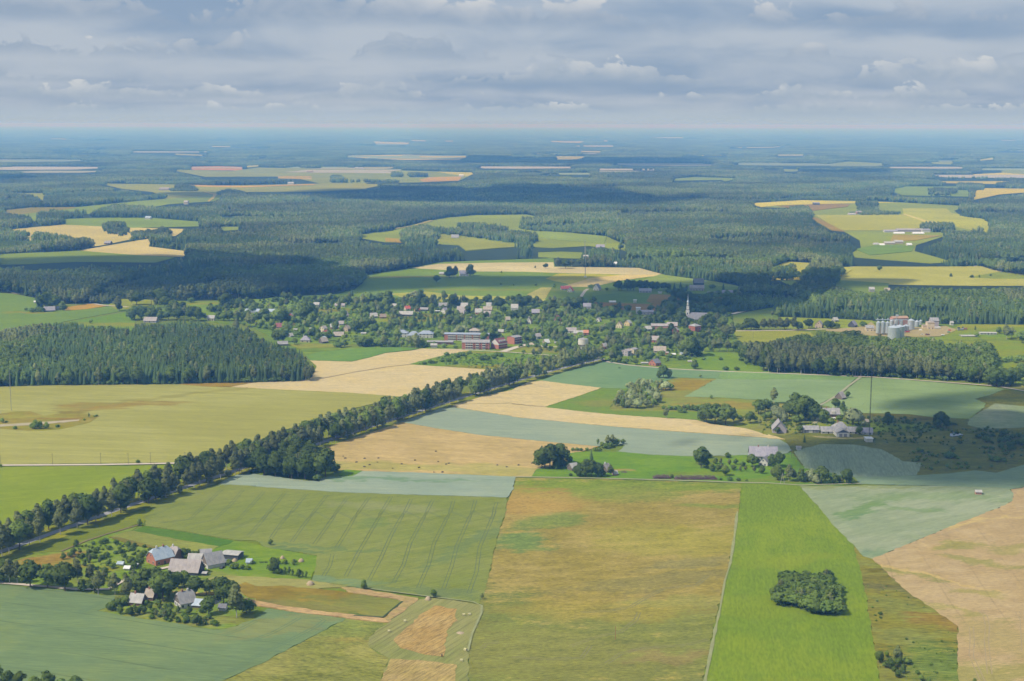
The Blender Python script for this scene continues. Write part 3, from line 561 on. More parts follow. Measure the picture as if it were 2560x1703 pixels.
for q in ('260,166 520,176 510,187 280,182', '510,158 620,160 620,168 510,165', '730,162 800,162 800,168 730,168', '1420,163 1670,165 1620,179 1430,172', '1580,195 1850,197 1840,204 1590,201', '2090,140 2340,141 2340,147 2090,146', '1150,262 1275,264 1270,271 1160,268',
          '1300,275 1360,275 1360,286 1300,284', '1450,265 1680,267 1600,286 1460,290', '1620,230 1780,231 1750,241 1620,238', '1380,137 1430,138 1430,143 1380,142', '1770,163 1850,165 1850,169 1770,168', '1310,240 1420,252 1400,256 1310,246'):
    clearing('far_field', 'o ' + q, (196, 196, 166), 'o 1500,260')
clearing('meadow', 'o 165,782 400,757 420,742 650,690 760,670 930,655 1270,650 1350,665 1330,700 1300,755 1560,770 1800,795 1940,860 1935,888 1690,857 1450,870 1290,862 1100,872 880,890 830,852 520,835 350,832 190,805', (156, 180, 126), 'o 900,720')
clearing('barley_field', 'o 690,780 860,800 1280,862 1100,872 880,888 830,850 690,828', (170, 182, 112), 'o 1000,840', z=1.8, over=True)
clearing('ploughed_field', 'o 350,805 480,815 460,835 350,830', (180, 156, 124), 'o 420,820', z=1.8, over=True)
clearing('oat_field', 'o 1060,760 1400,768 1700,785 1800,797 1780,840 1480,820 1360,800 1150,775', (158, 188, 146), 'o 1500,790', z=1.8, over=True)
clearing('gravel_track', 'o 520,727 640,690 665,692 560,722 420,748 410,742', (196, 180, 156), 'o 600,705', z=2.2, over=True)
clearing('meadow', 'o 1350,900 1500,895 1640,900 1640,940 1450,935 1350,930', (150, 176, 130), 'o 1500,920')
clearing('meadow', 'p 555,577 900,555 1300,560 1550,570 1980,595 1900,625 1950,665 2090,680 2150,720 2112,775 1830,795 1650,852 1640,892 1780,930 1900,965 1750,972 1250,932 1230,902 1290,872 1280,820 1180,762 1090,752 950,670 990,652 930,592 800,605 640,602', (160, 184, 120), 'p 1400,700')
clearing('straw_field', 'p 555,578 900,557 1540,572 1200,578 760,590 640,602', (214, 196, 160), 'p 900,570', z=1.8, over=True)
clearing('ploughed_field', 'p 740,595 1000,582 1220,582 1200,600 960,628', (158, 142, 130), 'p 1000,595', z=1.8, over=True)
clearing('barley_field', 'p 990,655 1560,653 1700,690 1840,725 1500,757 1150,757', (186, 182, 134), 'p 1300,700', z=1.8, over=True)
clearing('barley_field', 'p 1560,610 1850,612 1880,640 2090,682 2148,720 2105,772 1850,722 1570,652', (184, 182, 132), 'p 1800,660', z=1.8, over=True)
clearing('stubble_field', 'p 1500,785 1820,790 1650,822 1480,832', (176, 158, 120), 'p 1600,800', z=1.8, over=True)
clearing('clover_field', 'p 1250,880 1400,850 1640,860 1620,895 1350,920', (128, 172, 106), 'p 1400,890', z=1.8, over=True)
clearing('ploughed_field', 'p 950,670 1000,672 1180,762 1100,755', (170, 150, 124), 'p 1050,710', z=1.9, over=True)
clearing('gravel_track', 'p 1560,650 1700,700 1880,728 1900,724 1720,693 1580,648', (214, 196, 160), 'p 1700,695', z=2.2, over=True)
clearing('meadow', 'p 1470,490 1580,465 1920,465 2010,490 2010,532 1560,522', (136, 174, 132), 'p 1700,500')
clearing('straw_field', 'p 2060,476 2400,480 2400,502 2200,517 2010,557 2030,500', (208, 188, 158), 'p 2200,495')
for nm, q, c_ in (('straw_field', '1800,430 2280,430 2250,450 1820,442', (190, 178, 148)), ('straw_field', '2010,385 2210,375 2400,387 2400,393 2050,396', (204, 188, 164)), ('meadow', '2210,360 2400,350 2400,385 2210,374', (152, 180, 136)),
                  ('meadow', '1050,320 1200,300 1440,312 1400,332 1100,332', (152, 182, 146)), ('far_field', '1750,305 1890,298 1890,320 1760,317', (150, 176, 150)), ('meadow', '40,417 200,402 490,412 400,432 380,422 60,427', (144, 182, 142)),
                  ('meadow', '770,350 900,355 860,372 790,367', (148, 178, 140)), ('far_field', '580,344 750,344 750,351 580,350', (150, 176, 150)), ('far_field', '100,258 430,255 430,263 100,266', (196, 190, 166)), ('far_field', '680,255 930,254 930,264 680,261', (190, 188, 166)),
                  ('far_field', '0,140 165,141 165,147 0,146', (196, 194, 180)), ('far_field', '420,206 700,204 830,190 830,195 700,211 420,212', (176, 186, 170)), ('far_field', '1770,264 2050,264 2050,270 1770,270', (180, 188, 166)), ('meadow', '2230,925 2400,925 2400,947 2240,942', (150, 176, 120)),
                  ('far_field', '870,146 945,146 945,150 870,150', (180, 190, 180)), ('far_field', '2040,290 2180,270 2180,285 2050,298', (186, 184, 166)), ('far_field', '1800,392 1860,392 1860,402 1800,402', (180, 160, 136)), ('straw_field', '660,1055 790,1050 960,1062 900,1080 700,1085', (196, 180, 144))):
    clearing(nm, 'p ' + q, c_, 'p 1200,380')
clearing('barley_field', 'p 700,1005 800,960 960,970 1000,990 1220,1000 1230,1015 1160,1060 860,1060 700,1040', (190, 184, 136), 'p 800,1000')
for _ in range(120):
    y_ = 7000 * (1 + 4.2 * R.random() ** 1.3); x_ = R.uniform(-0.37, 0.37) * y_; w_ = R.uniform(110, 420) * (y_ / 9000) ** 0.3; d_ = w_ * R.uniform(0.35, 0.9); a_ = R.uniform(-0.3, 0.3)
    q_ = [Vector((x_ + sx * w_ * R.uniform(.6, 1) + a_ * sy * d_, y_ + sy * d_ * R.uniform(.6, 1), 0)) for sx, sy in ((-1, -1), (0, -1.1), (1, -1), (1, 1), (-1, 1))]
    FAR.append([tuple(v_) for v_ in project([tuple(p_) for p_ in q_])])
    cc = R.choice(((0.34, 0.31, 0.20), (0.18, 0.22, 0.10), (0.22, 0.27, 0.12), (0.28, 0.27, 0.14), (0.36, 0.33, 0.24)))
    key_ = 'far_field_surface_%d' % int(cc[0] * 100)
    sheet('far_field', q_, 1.2, mat(key_, cc, rough=0.95, var=0.06, scale=0.004))
FAR.append(spoly('m 170,150 215,100 560,68 820,68 900,62 1500,64 2000,60 2150,108 2357,150 2700,190 2700,215 1900,215 1300,200 1050,245 700,180 300,180'))
FAR.append(spoly('o 1275,1172 1370,1126 1440,1126 1400,1195 1330,1205'))

# --- roads and wheel tracks
asph = mat('asphalt_surface', (0.30, 0.30, 0.31), rough=0.9, var=0.05, scale=0.1)
grav = mat('gravel_surface', (0.50, 0.43, 0.33), rough=0.95, var=0.10, scale=0.15)
track = mat('bare_track_surface', (0.17, 0.19, 0.085), rough=1.0, var=0.12, scale=0.1)
verge = field_mat('verge_grass', A((138, 158, 78), 'f 700,760'), A((160, 158, 90), 'f 700,760'), mixs=0.05, mid=0.2)
AVE = [at('S', -160, 1437)] + [at('S', x, y) for x, y in ((0, 1382), (136, 1333), (293, 1276), (480, 1214), (822, 1102), (1156, 995), (1307, 949), (1394, 924), (1500, 899))]
AVE = subdiv(AVE, 25)
ribbon('road_verge', AVE, 25, 0.50, verge)
ribbon('paved_road', AVE, 5.4, 0.56, asph)
ribbon('village_road', subdiv(poly('S 1500,899 l 620,1003 500,940 240,860 x 880,940 640,890 560,900'), 20), 5, 0.50, grav)
ribbon('gravel_road', subdiv(poly('S -160,1163 e 0,975 900,970 1800,953 1950,945'), 40), 4.5, 0.60, grav, 0.1)
ribbon('gravel_road', subdiv(poly('l 600,1003 830,1038 1250,1075 1800,1101 2140,1112 h 0,124 400,140 760,154 1000,164 1500,200 2100,245 2357,290 S 2640,985'), 40), 3.4, 0.66, grav, 0.1)
ribbon('field_track', subdiv(poly('f 2357,1080 g 38,1083 600,1092 1100,1104 1800,1125 2110,1137 h 0,1140 300,1160 850,1144'), 40), 2.2, 0.70, mat('grassy_track_surface', (0.30, 0.29, 0.17), var=0.1, scale=0.1))
ribbon('field_track', subdiv(poly('b 1040,714 1500,775 1880,822 2000,838 2080,875 2075,940 1990,1130 1950,1290'), 15), 1.2, 0.72, mat('pale_track_surface', (0.25, 0.26, 0.115), var=0.25, scale=0.12))
ribbon('field_track', subdiv(poly('c 2075,0 2045,250 2010,480 1960,640 1915,900 1870,1100 1830,1300 1770,1600 S 1748,1790'), 9), 1.3, 0.70, mat('pale_track_surface', (0.34, 0.34, 0.16)), 0.6)
ribbon('gravel_road', subdiv(poly('a -60,660 100,668 370,692 720,722 1000,720 1100,660 1250,600 1380,555 1560,515 1720,485'), 10), 3.0, 0.74, grav, 0.1)
ribbon('gravel_road', subdiv(poly('h 850,165 740,245 640,330 540,390 470,425 480,520 420,600'), 20), 3.0, 0.72, mat('grassy_track_surface', (0.30, 0.29, 0.17)), 0.2)
ribbon('paved_road', subdiv(poly('k 1400,850 1550,800 1680,768 1800,740'), 20), 8.0, 0.60, grav)
ribbon('paved_road', subdiv(poly('k 700,822 1000,832 1400,850 1720,875 2050,900'), 20), 3.0, 0.62, grav)
ribbon('gravel_road', subdiv(poly('x 1150,700 1190,610 1230,530 1300,450'), 20), 7, 0.60, grav)
ribbon('gravel_road', subdiv(poly('l 350,385 400,310 430,288'), 30), 5, 0.70, grav)
ribbon('paved_road', subdiv(poly('l 1850,702 2357,697 m 350,597 700,585 1000,600 1200,640'), 40), 5, 0.64, grav)
ribbon('gravel_road', subdiv(poly('p 1625,890 1640,905 1750,935 1950,975 2050,990'), 80), 9, 1.8, grav)
ribbon('gravel_road', subdiv(poly('m 1640,-5 1780,30 2050,62 2150,100 2300,125'), 80), 8, 1.2, grav)
ribbon('gravel_road', subdiv(poly('m -100,460 0,436 150,405 330,370'), 60), 7, 1.0, grav)
ribbon('gravel_road', subdiv(poly('i -60,475 110,490 340,527 450,560'), 40), 5, 0.8, grav)
ribbon('gravel_road', subdiv(poly('i 820,585 950,605 1180,622'), 40), 5, 0.8, grav)
ribbon('ditch', subdiv(poly('f 560,185 900,118 1200,70 1420,45'), 20), 2.2, 0.62, mat('ditch_grass', (0.20, 0.15, 0.075), var=0.1, scale=0.1), 0.2)
ribbon('ditch', subdiv(poly('a 560,370 800,270 1000,205 1290,122'), 12), 1.6, 0.60, mat('ditch_grass', (0.20, 0.15, 0.075)), 0.3)
ribbon('ditch', subdiv(poly('g 0,409 300,440'), 20), 1.4, 0.78, mat('ditch_grass', (0.20, 0.15, 0.075)), 0.2)
ribbon('ditch', subdiv(poly('b 1350,832 1250,910 1170,978 900,962'), 8), 1.3, 0.66, mat('dark_ditch_grass', (0.05, 0.075, 0.03), var=0.1, scale=0.1), 0.4)  # flat strip in a darker green than the other ditches

# tramlines in the wheat: a pair of wheel marks each
TL = ['e 1700,1320 a 1330,60', 'e 2045,1195 1900,1330 1750,1473 a 1500,105', 'e 2240,1200 2130,1330 1980,1473 a 1700,135', 'f 75,1215 0,1300 e 2200,1473 a 1890,175', 'f 265,1230 150,1370 60,1473 a 2357,60 2080,198',
      'f 465,1240 340,1390 265,1473 b 130,0 0,150 a 2280,235', 'f 655,1250 560,1370 480,1473 b 330,0 240,100 135,250', 'f 850,1262 760,1380 690,1473 b 540,0 430,140 330,282', 'f 1045,1265 970,1370 900,1473 b 750,0 640,160 535,305',
      'f 1245,1265 1180,1370 1110,1473 b 940,0 850,160 740,338', 'f 1430,1285 1380,1390 1325,1473 b 1165,0 1060,180 950,370 825,600', 'f 1630,1290 1580,1390 1540,1473 b 1370,0 1250,210 1150,430 1040,640', 'f 1820,1300 1790,1400 1755,1473 b 1575,0 1420,290 1360,490 1265,660',
      'f 2020,1300 1990,1400 1965,1473 b 1790,0 1640,290 1590,490 1495,705', 'f 2215,1315 2190,1400 2180,1473 b 1990,0 1850,320 1800,510 1725,720', 'b 2200,0 2060,330 2030,560 1960,755', 'b 705,395 680,500 620,600']
tm = mat('tramline_surface', (0.098, 0.126, 0.054), var=0.15, scale=0.1)
for s_ in TL:
    pts = subdiv(poly(s_), 12)
    mb = MB()
    for off in (-0.95, 0.95):
        V = []
        for i_ in range(len(pts)):
            d = (pts[min(i_ + 1, len(pts) - 1)] - pts[max(i_ - 1, 0)]).normalized(); q = Vector((-d.y, d.x, 0))
            for e_ in (-0.22, 0.22):
                p = pts[i_] + q * (off + e_ * R.uniform(0.6, 1.15)); V.append((p.x, p.y, 0.49))
        mb.add(V, [(2 * i_, 2 * i_ + 2, 2 * i_ + 3, 2 * i_ + 1) for i_ in range(len(pts) - 1)])
    o = mb.build('tramline', tm); o['kind'] = 'structure'
def tracks(s_, z, m_, gap=1.0, wd=0.25):
    pts = subdiv(poly(s_), 6); mb = MB()
    for off in (-gap, gap):
        V = []
        for i_ in range(len(pts)):
            d = (pts[min(i_ + 1, len(pts) - 1)] - pts[max(i_ - 1, 0)]).normalized(); q = Vector((-d.y, d.x, 0))
            for e_ in (-wd, wd):
                p = pts[i_] + q * (off + e_); V.append((p.x, p.y, z))
        mb.add(V, [(2 * i_, 2 * i_ + 2, 2 * i_ + 3, 2 * i_ + 1) for i_ in range(len(pts) - 1)])
    o = mb.build('wheel_track', m_); o['kind'] = 'structure'
gt = mat('crop_wheel_mark', (0.10, 0.16, 0.07), var=0.1, scale=0.1)
for s_ in ('b 0,1340 200,1240 400,1140 560,1060 625,1005 590,985 400,975', 'b 0,1175 150,1120 300,1040 400,980', 'a 720,940 850,880 970,820', 'a 2357,1330 2190,1435 2100,1480 1950,1550', 'a 2060,1140 2200,1090 2357,1010'):
    tracks(s_, 0.35, gt)
mk = mat('meadow_wheel_mark', (0.17, 0.16, 0.065), var=0.1, scale=0.1)
for s_ in ('c 630,930 900,915 1090,880 1240,790 1400,710 1700,680 1800,590', 'c 540,1240 800,1150 1000,1110 1140,1000 1170,930', 'c 0,1340 300,1360 640,1350 720,1240', 'c 870,1400 1000,1310 1200,1260 1600,1230 1800,1180', 'b 2080,1260 2120,1220 2240,1205'):
    tracks(s_, 0.35, mk, 0.9, 0.3)
bt = mat('barley_wheel_mark', (0.30, 0.23, 0.12), var=0.1, scale=0.1)
for s_ in ('d 1990,1600 1870,1330 1880,1180 1870,1060', 'd 2040,1500 2010,1200 2020,1060 2000,960 1950,910', 'd 2357,1300 2340,1000 2290,920', 'd 1600,220 1900,110 2100,60', 'd 1570,620 1700,720'):
    tracks(s_, 0.47, bt, 1.0, 0.25)

pond = bpy.data.materials.new('pond_water'); pond.use_nodes = True
b_ = pond.node_tree.nodes['Principled BSDF']; b_.inputs['Base Color'].default_value = (0.03, 0.05, 0.06, 1); b_.inputs['Roughness'].default_value = 0.06
o = sheet('pond_water', poly('h 1680,682 1700,676 1745,672 1765,685 1800,698 1740,706 1695,714 1672,705'), 0.4, pond)
# ------------------------------------------------------------------ trees
NR = np.random.default_rng(11)
def ico(sub=0):
    t = (1 + 5 ** 0.5) / 2
    V = [(-1, t, 0), (1, t, 0), (-1, -t, 0), (1, -t, 0), (0, -1, t), (0, 1, t), (0, -1, -t), (0, 1, -t), (t, 0, -1), (t, 0, 1), (-t, 0, -1), (-t, 0, 1)]
    F = [(0, 11, 5), (0, 5, 1), (0, 1, 7), (0, 7, 10), (0, 10, 11), (1, 5, 9), (5, 11, 4), (11, 10, 2), (10, 7, 6), (7, 1, 8), (3, 9, 4), (3, 4, 2), (3, 2, 6), (3, 6, 8), (3, 8, 9), (4, 9, 5), (2, 4, 11), (6, 2, 10), (8, 6, 7), (9, 8, 1)]
    V = [np.array(v_) / np.linalg.norm(v_) for v_ in V]
    for _ in range(sub):
        c = {}; G = []
        def md(a, b):
            k = (min(a, b), max(a, b))
            if k not in c:
                m_ = V[a] + V[b]; V.append(m_ / np.linalg.norm(m_)); c[k] = len(V) - 1
            return c[k]
        for a, b, d in F:
            x, y, z = md(a, b), md(b, d), md(d, a); G += [(a, x, z), (b, y, x), (d, z, y), (x, y, z)]
        F = G
    return np.array(V), F
ICO0 = ico(0); ICO1 = ico(1)
def quads(cen, nrm, size, rng):
    """leaf sprays: bent quads around centres"""
    n = len(cen)
    a = np.cross(nrm, rng.normal(size=(n, 3))); a /= np.linalg.norm(a, axis=1)[:, None] + 1e-9
    b = np.cross(nrm, a)      # a x b = nrm, so the quad below winds outward
    s1 = (size * rng.uniform(0.6, 1.3, n))[:, None]; s2 = (size * rng.uniform(0.5, 1.1, n))[:, None]
    V = np.stack([cen - a * s1 - b * s2 * 0.6, cen + a * s1 * 0.5 - b * s2, cen + a * s1 + b * s2 * 0.5, cen - a * s1 * 0.4 + b * s2], 1).reshape(-1, 3)
    F = np.arange(n * 4).reshape(n, 4)
    return V, F
def lobes_for(kind, rng, nl):
    L = []
    if kind == 'broad': H, rx, rz, cz = 20, 7.2, 8.2, 11.3
    elif kind == 'birch': H, rx, rz, cz = 20, 4.9, 8.1, 11.6
    elif kind == 'columnar': H, rx, rz, cz = 20, 3.2, 9.0, 10.8
    elif kind == 'willow': H, rx, rz, cz = 14, 6.2, 5.6, 7.8
    elif kind == 'pine': H, rx, rz, cz = 20, 3.4, 4.4, 15.0
    else: H, rx, rz, cz = 4, 2.3, 1.7, 2.0
    for _ in range(nl):
        v_ = rng.normal(size=3); v_ /= np.linalg.norm(v_); q = rng.uniform(0.35, 0.72)
        if kind in ('bush',): v_[2] = abs(v_[2]) * 0.6
        z = cz + v_[2] * rz * q * 1.05
        tz = (z - (cz - rz)) / (2 * rz)
        wv = 1.0 - max(0, tz - 0.55) * 0.9 if kind in ('birch', 'columnar') else 1.0
        L.append((v_[0] * rx * q * wv, v_[1] * rx * q * wv, z, rx * rng.uniform(0.40, 0.62) * (0.8 + 0.2 * wv)))
    L.append((0, 0, cz, rx * 0.68)); L.append((rng.uniform(-.5, .5), rng.uniform(-.5, .5), cz + rz * 0.55, rx * 0.5))
    if kind in ('birch', 'columnar', 'pine'): L.append((0, 0, cz - rz * 0.45, rx * 0.6))
    if kind == 'birch': L.append((rng.uniform(-.6, .6), rng.uniform(-.6, .6), cz + rz * 0.86, rx * 0.28))
    return H, rx, rz, cz, L
def crown_data(kind, seed, nl=9, nq=60, leaf=0.85):
    rng = np.random.default_rng(seed)
    if kind == 'spruce':
        V = []; F = []; n = 0; NN = []
        for k in range(11 if nq > 30 else 6):
            t = k / (11.0 if nq > 30 else 6.0); z = 2.0 + t * 16.5; r = 3.7 * (1 - t) ** 0.9 + 0.35; m_ = 9 if nq > 30 else 6
            ph = rng.uniform(0, 6)
            top = (0, 0, z + 3.2 * (1 - t * 0.4))
            ring = []
            for j in range(m_ * 2):
                a = ph + j * math.pi / m_; rr = r * (1.0 if j % 2 == 0 else 0.62) * rng.uniform(0.85, 1.15)
                ring.append((rr * math.cos(a), rr * math.sin(a), z - (0.9 if j % 2 == 0 else 0.1) + rng.uniform(-.25, .25)))
            V += [top] + ring; NN += [(0, 0, 1.0)] + [(q[0], q[1], 1.6) for q in ring]; F += [(n, n + 1 + j, n + 1 + (j + 1) % (2 * m_)) for j in range(2 * m_)]; n += 1 + 2 * m_
        NN = np.array(NN); NN /= np.linalg.norm(NN, axis=1)[:, None]
        return np.array(V), F, NN
    H, rx, rz, cz, L = lobes_for(kind, rng, nl)
    V = []; F = []; n = 0; NN = []
    for lx, ly, lz, lr in L:
        c = np.array([lx, ly, lz])
        iv, jf = ICO0
        vv = iv * (lr * rng.uniform(0.55, 0.80, len(iv)))[:, None] * np.array([1, 1, 0.9]) + c
        V.append(vv); F += [tuple(i_ + n for i_ in f) for f in jf]; n += len(vv); NN.append(iv)
        d = rng.normal(size=(nq, 3)); d[:, 2] = d[:, 2] * 0.9 + 0.25; d /= np.linalg.norm(d, axis=1)[:, None]
        cen = c + d * (lr * rng.uniform(0.82, 1.12, nq))[:, None]
        keep = np.ones(nq, bool)
        for ox, oy, oz, orr in L:
            if (ox, oy, oz) != (lx, ly, lz): keep &= np.linalg.norm(cen - np.array([ox, oy, oz]), axis=1) > orr * 0.78
        if kind == 'bush': keep &= cen[:, 2] > 0.1
        cen = cen[keep]; out_ = d[keep] + rng.normal(size=(keep.sum(), 3)) * 0.18; d = d[keep] + rng.normal(size=(keep.sum(), 3)) * 0.42
        d /= np.linalg.norm(d, axis=1)[:, None]
        sz = leaf * rx / 6.0 * (1.15 if rx < 3 else 1.0)
        qv, qf = quads(cen, d, sz, rng)
        V.append(qv); F += [tuple(int(i_) + n for i_ in f) for f in qf]; n += len(qv); NN.append(np.repeat(out_, 4, axis=0))
    V = np.concatenate(V); V[:, 2] = np.maximum(V[:, 2], 0.05)
    NN = np.concatenate(NN); NN /= np.linalg.norm(NN, axis=1)[:, None]
    cc = V - np.array([0, 0, cz]); cc /= np.linalg.norm(cc, axis=1)[:, None] + 1e-6
    NN = NN * 0.75 + cc * 0.45 + np.array([0, 0, 0.30]); NN /= np.linalg.norm(NN, axis=1)[:, None]
    return V, F, NN
def trunk_mb(kind, seed):
    rng = random.Random(seed); mb = MB()
    if kind == 'bush': mb.bar((0, 0, -0.2), (0, 0, 1.6), 0.12, 4, 0, 0.06); return mb
    top = {'broad': 11, 'birch': 15, 'columnar': 13, 'willow': 7.5, 'pine': 15, 'spruce': 17}[kind]
    r = {'broad': 0.5, 'birch': 0.28, 'columnar': 0.3, 'willow': 0.5, 'pine': 0.3, 'spruce': 0.3}[kind]
    mb.bar((0, 0, -0.4), (rng.uniform(-.3, .3), rng.uniform(-.3, .3), top), r, 6, 0, r * 0.4)
    if kind != 'spruce':
        for k in range(5):
            a = rng.uniform(0, 6.28); z = top * rng.uniform(0.35, 0.8); l = rng.uniform(1.6, 3.4) * (1.3 if kind in ('broad', 'willow') else 0.7)
            mb.bar((0, 0, z), (l * math.cos(a), l * math.sin(a), z + rng.uniform(1.5, 3.5)), r * 0.35, 4, 0, r * 0.12)
    return mb
def trunk_n(tb):
    out = []
    for q in tb.V:
        l_ = math.hypot(q[0], q[1]) or 1.0; out.append((q[0] / l_, q[1] / l_, 0.05))
    return out
LM_ = {
    'broad': leaf_mat('broadleaf_foliage', (0.120, 0.183, 0.040), (0.180, 0.242, 0.057), trans=0.4, rand=0.32),
    'birch': leaf_mat('birch_foliage', (0.210, 0.248, 0.091), (0.270, 0.301, 0.119), rand=0.25, trans=0.4),
    'columnar': leaf_mat('columnar_foliage', (0.150, 0.230, 0.057), (0.204, 0.277, 0.071), trans=0.4),
    'willow': leaf_mat('willow_foliage', (0.312, 0.366, 0.171), (0.372, 0.413, 0.209), rand=0.3, trans=0.4),
    'pine': leaf_mat('pine_foliage', (0.126, 0.175, 0.059), (0.162, 0.206, 0.070), trans=0.3, rand=0.3),
    'spruce': leaf_mat('spruce_foliage', (0.079, 0.132, 0.044), (0.114, 0.168, 0.055), trans=0.15, rand=0.3),
    'bush': leaf_mat('bush_foliage', (0.144, 0.230, 0.048), (0.204, 0.283, 0.061), trans=0.4, rand=0.35),
    'garden': leaf_mat('garden_foliage', (0.180, 0.262, 0.053), (0.240, 0.309, 0.068), trans=0.4),
}
BARK = {'birch': mat('birch_bark', (0.42, 0.40, 0.37), var=0.4, scale=3), 'other': mat('tree_bark', (0.13, 0.10, 0.075), var=0.3, scale=3)}
CROWN = {}; TRUNK = {}; WHOLE = {}
for k_, nl_, nq_ in (('broad', 11, 90), ('birch', 9, 80), ('columnar', 7, 60), ('willow', 10, 80), ('pine', 6, 50), ('spruce', 0, 60), ('bush', 7, 44)):
    CROWN[k_] = []; TRUNK[k_] = []; WHOLE[k_] = []
    for s_ in range(4):
        V_, F_, N_ = crown_data(k_, 100 + s_ * 7, nl_, nq_)
        CROWN[k_].append(mesh_of('crown_' + k_, V_, F_, [LM_[k_]], None, True, N_))
        tb = trunk_mb(k_, s_); bk = BARK['birch' if k_ == 'birch' else 'other']
        TRUNK[k_].append(tb.mesh('trunk_' + k_, [bk]))
        WHOLE[k_].append(mesh_of('tree_' + k_, list(map(tuple, V_)) + tb.V, list(F_) + [tuple(i_ + len(V_) for i_ in f) for f in tb.F], [LM_[k_], bk], [0] * len(F_) + [1] * len(tb.F), True, list(N_) + trunk_n(tb)))
CROWN['garden'] = []; WHOLE['garden'] = []; TRUNK['garden'] = TRUNK['broad']
for m_ in range(4):
    a = CROWN['broad'][m_].copy(); a.materials.clear(); a.materials.append(LM_['garden']); CROWN['garden'].append(a)
    a = WHOLE['broad'][m_].copy(); a.materials[0] = LM_['garden']; WHOLE['garden'].append(a)
HREF = {'broad': 20, 'birch': 20, 'columnar': 20, 'willow': 14, 'pine': 20, 'spruce': 20, 'bush': 4, 'garden': 20}

def vnoise(x, y, s, seed=0):
    """value noise in 0..1 over the plain"""
    x = x / s + seed * 17.3; y = y / s - seed * 9.1
    xi = np.floor(x); yi = np.floor(y); fx = x - xi; fy = y - yi
    fx = fx * fx * (3 - 2 * fx); fy = fy * fy * (3 - 2 * fy)
    def h(a, b):
        q = np.sin(a * 127.1 + b * 311.7 + seed * 74.7) * 43758.5453; return q - np.floor(q)
    return (h(xi, yi) * (1 - fx) + h(xi + 1, yi) * fx) * (1 - fy) + (h(xi, yi + 1) * (1 - fx) + h(xi + 1, yi + 1) * fx) * fy

# prototypes for the woods (never linked: only scattered)
def proto(name, me): return bpy.data.objects.new(name, me)
def light_tree(kind, seed):
    V_, F_, N_ = crown_data(kind, seed, 6, 34, 0.95)
    tb = MB()
    if kind != 'bush': tb.bar((0, 0, -0.4), (0, 0, 8 if kind != 'spruce' else 5), 0.22, 4, 0, 0.15)
    bk = BARK['other']
    return list(map(tuple, V_)), list(F_), tb, [LM_[kind], bk], N_
WOOD = {}
for k_ in ('broad', 'birch', 'spruce', 'pine', 'bush'):
    for s_ in range(3):
        V_, F_, tb, ms, N_ = light_tree(k_, 500 + s_)
        WOOD[(k_, s_)] = proto('wood_' + k_, mesh_of('wood_tree_' + k_, V_ + tb.V, F_ + [tuple(i_ + len(V_) for i_ in f) for f in tb.F], ms, [0] * len(F_) + [1] * len(tb.F), True, list(N_) + trunk_n(tb)))
def cluster(seed, half, sp, mix, detail):
    """a few trees of a far wood in one piece"""
    rng = np.random.default_rng(seed); V = []; F = []; MI = []; n = 0
    mats_ = [LM_['broad'], LM_['birch'], LM_['spruce']]
    g = np.arange(-half + sp / 2, half, sp)
    for x in g:
        for y in g:
            px_, py_ = x + rng.uniform(-.35, .35) * sp, y + rng.uniform(-.35, .35) * sp
            k = rng.choice(3, p=mix); h = rng.uniform(0.72, 1.12) * 19; 
            if k == 2:
                m_ = 7 if detail else 5; r = rng.uniform(2.4, 3.4) * (sp / 6.5)
                vv = [(px_, py_, h * 1.08)] + [(px_ + r * math.cos(6.283 * j / m_ + 1), py_ + r * math.sin(6.283 * j / m_ + 1), 3.0) for j in range(m_)]
                ff = [(0, 1 + j, 1 + (j + 1) % m_) for j in range(m_)]
                V += vv; F += [tuple(i_ + n for i_ in f) for f in ff]; MI += [2] * len(ff); n += len(vv)
            else:
                r = rng.uniform(2.7, 4.0) * (sp / 6.2) * (0.8 if k == 1 else 1)
                iv, jf = ICO0
                vv = iv * (rng.uniform(0.75, 1.2, len(iv)))[:, None] * np.array([r, r, h * 0.36]) + np.array([px_, py_, h * 0.64])
                V += list(map(tuple, vv)); F += [tuple(i_ + n for i_ in f) for f in jf]; MI += [int(k)] * len(jf); n += len(vv)
                if detail:
                    d = rng.normal(size=(14, 3)); d[:, 2] = abs(d[:, 2]); d /= np.linalg.norm(d, axis=1)[:, None]
                    cen = d * np.array([r, r, h * 0.36]) * 1.05 + np.array([px_, py_, h * 0.64])
                    qv, qf = quads(cen, d + rng.normal(size=d.shape) * .3, 1.3 * sp / 6, rng)
                    V += list(map(tuple, qv)); F += [tuple(int(i_) + n for i_ in f) for f in qf]; MI += [int(k)] * len(qf); n += len(qv)
    return proto('wood_patch', mesh_of('wood_patch', V, F, mats_, MI, True))
CL_MID = [cluster(900 + s_, 7.5, 5.6, (0.40, 0.42, 0.18), True) for s_ in range(4)] + [cluster(950 + s_, 7.5, 5.6, (0.15, 0.2, 0.65), True) for s_ in range(3)]
CL_FAR = [cluster(960 + s_, 22, 8.5, (0.40, 0.25, 0.35), False) for s_ in range(4)] + [cluster(970 + s_, 22, 8.5, (0.1, 0.1, 0.8), False) for s_ in range(3)]
CL_VFAR = [cluster(980 + s_, 130, 26, (0.5, 0.25, 0.25), False) for s_ in range(5)]

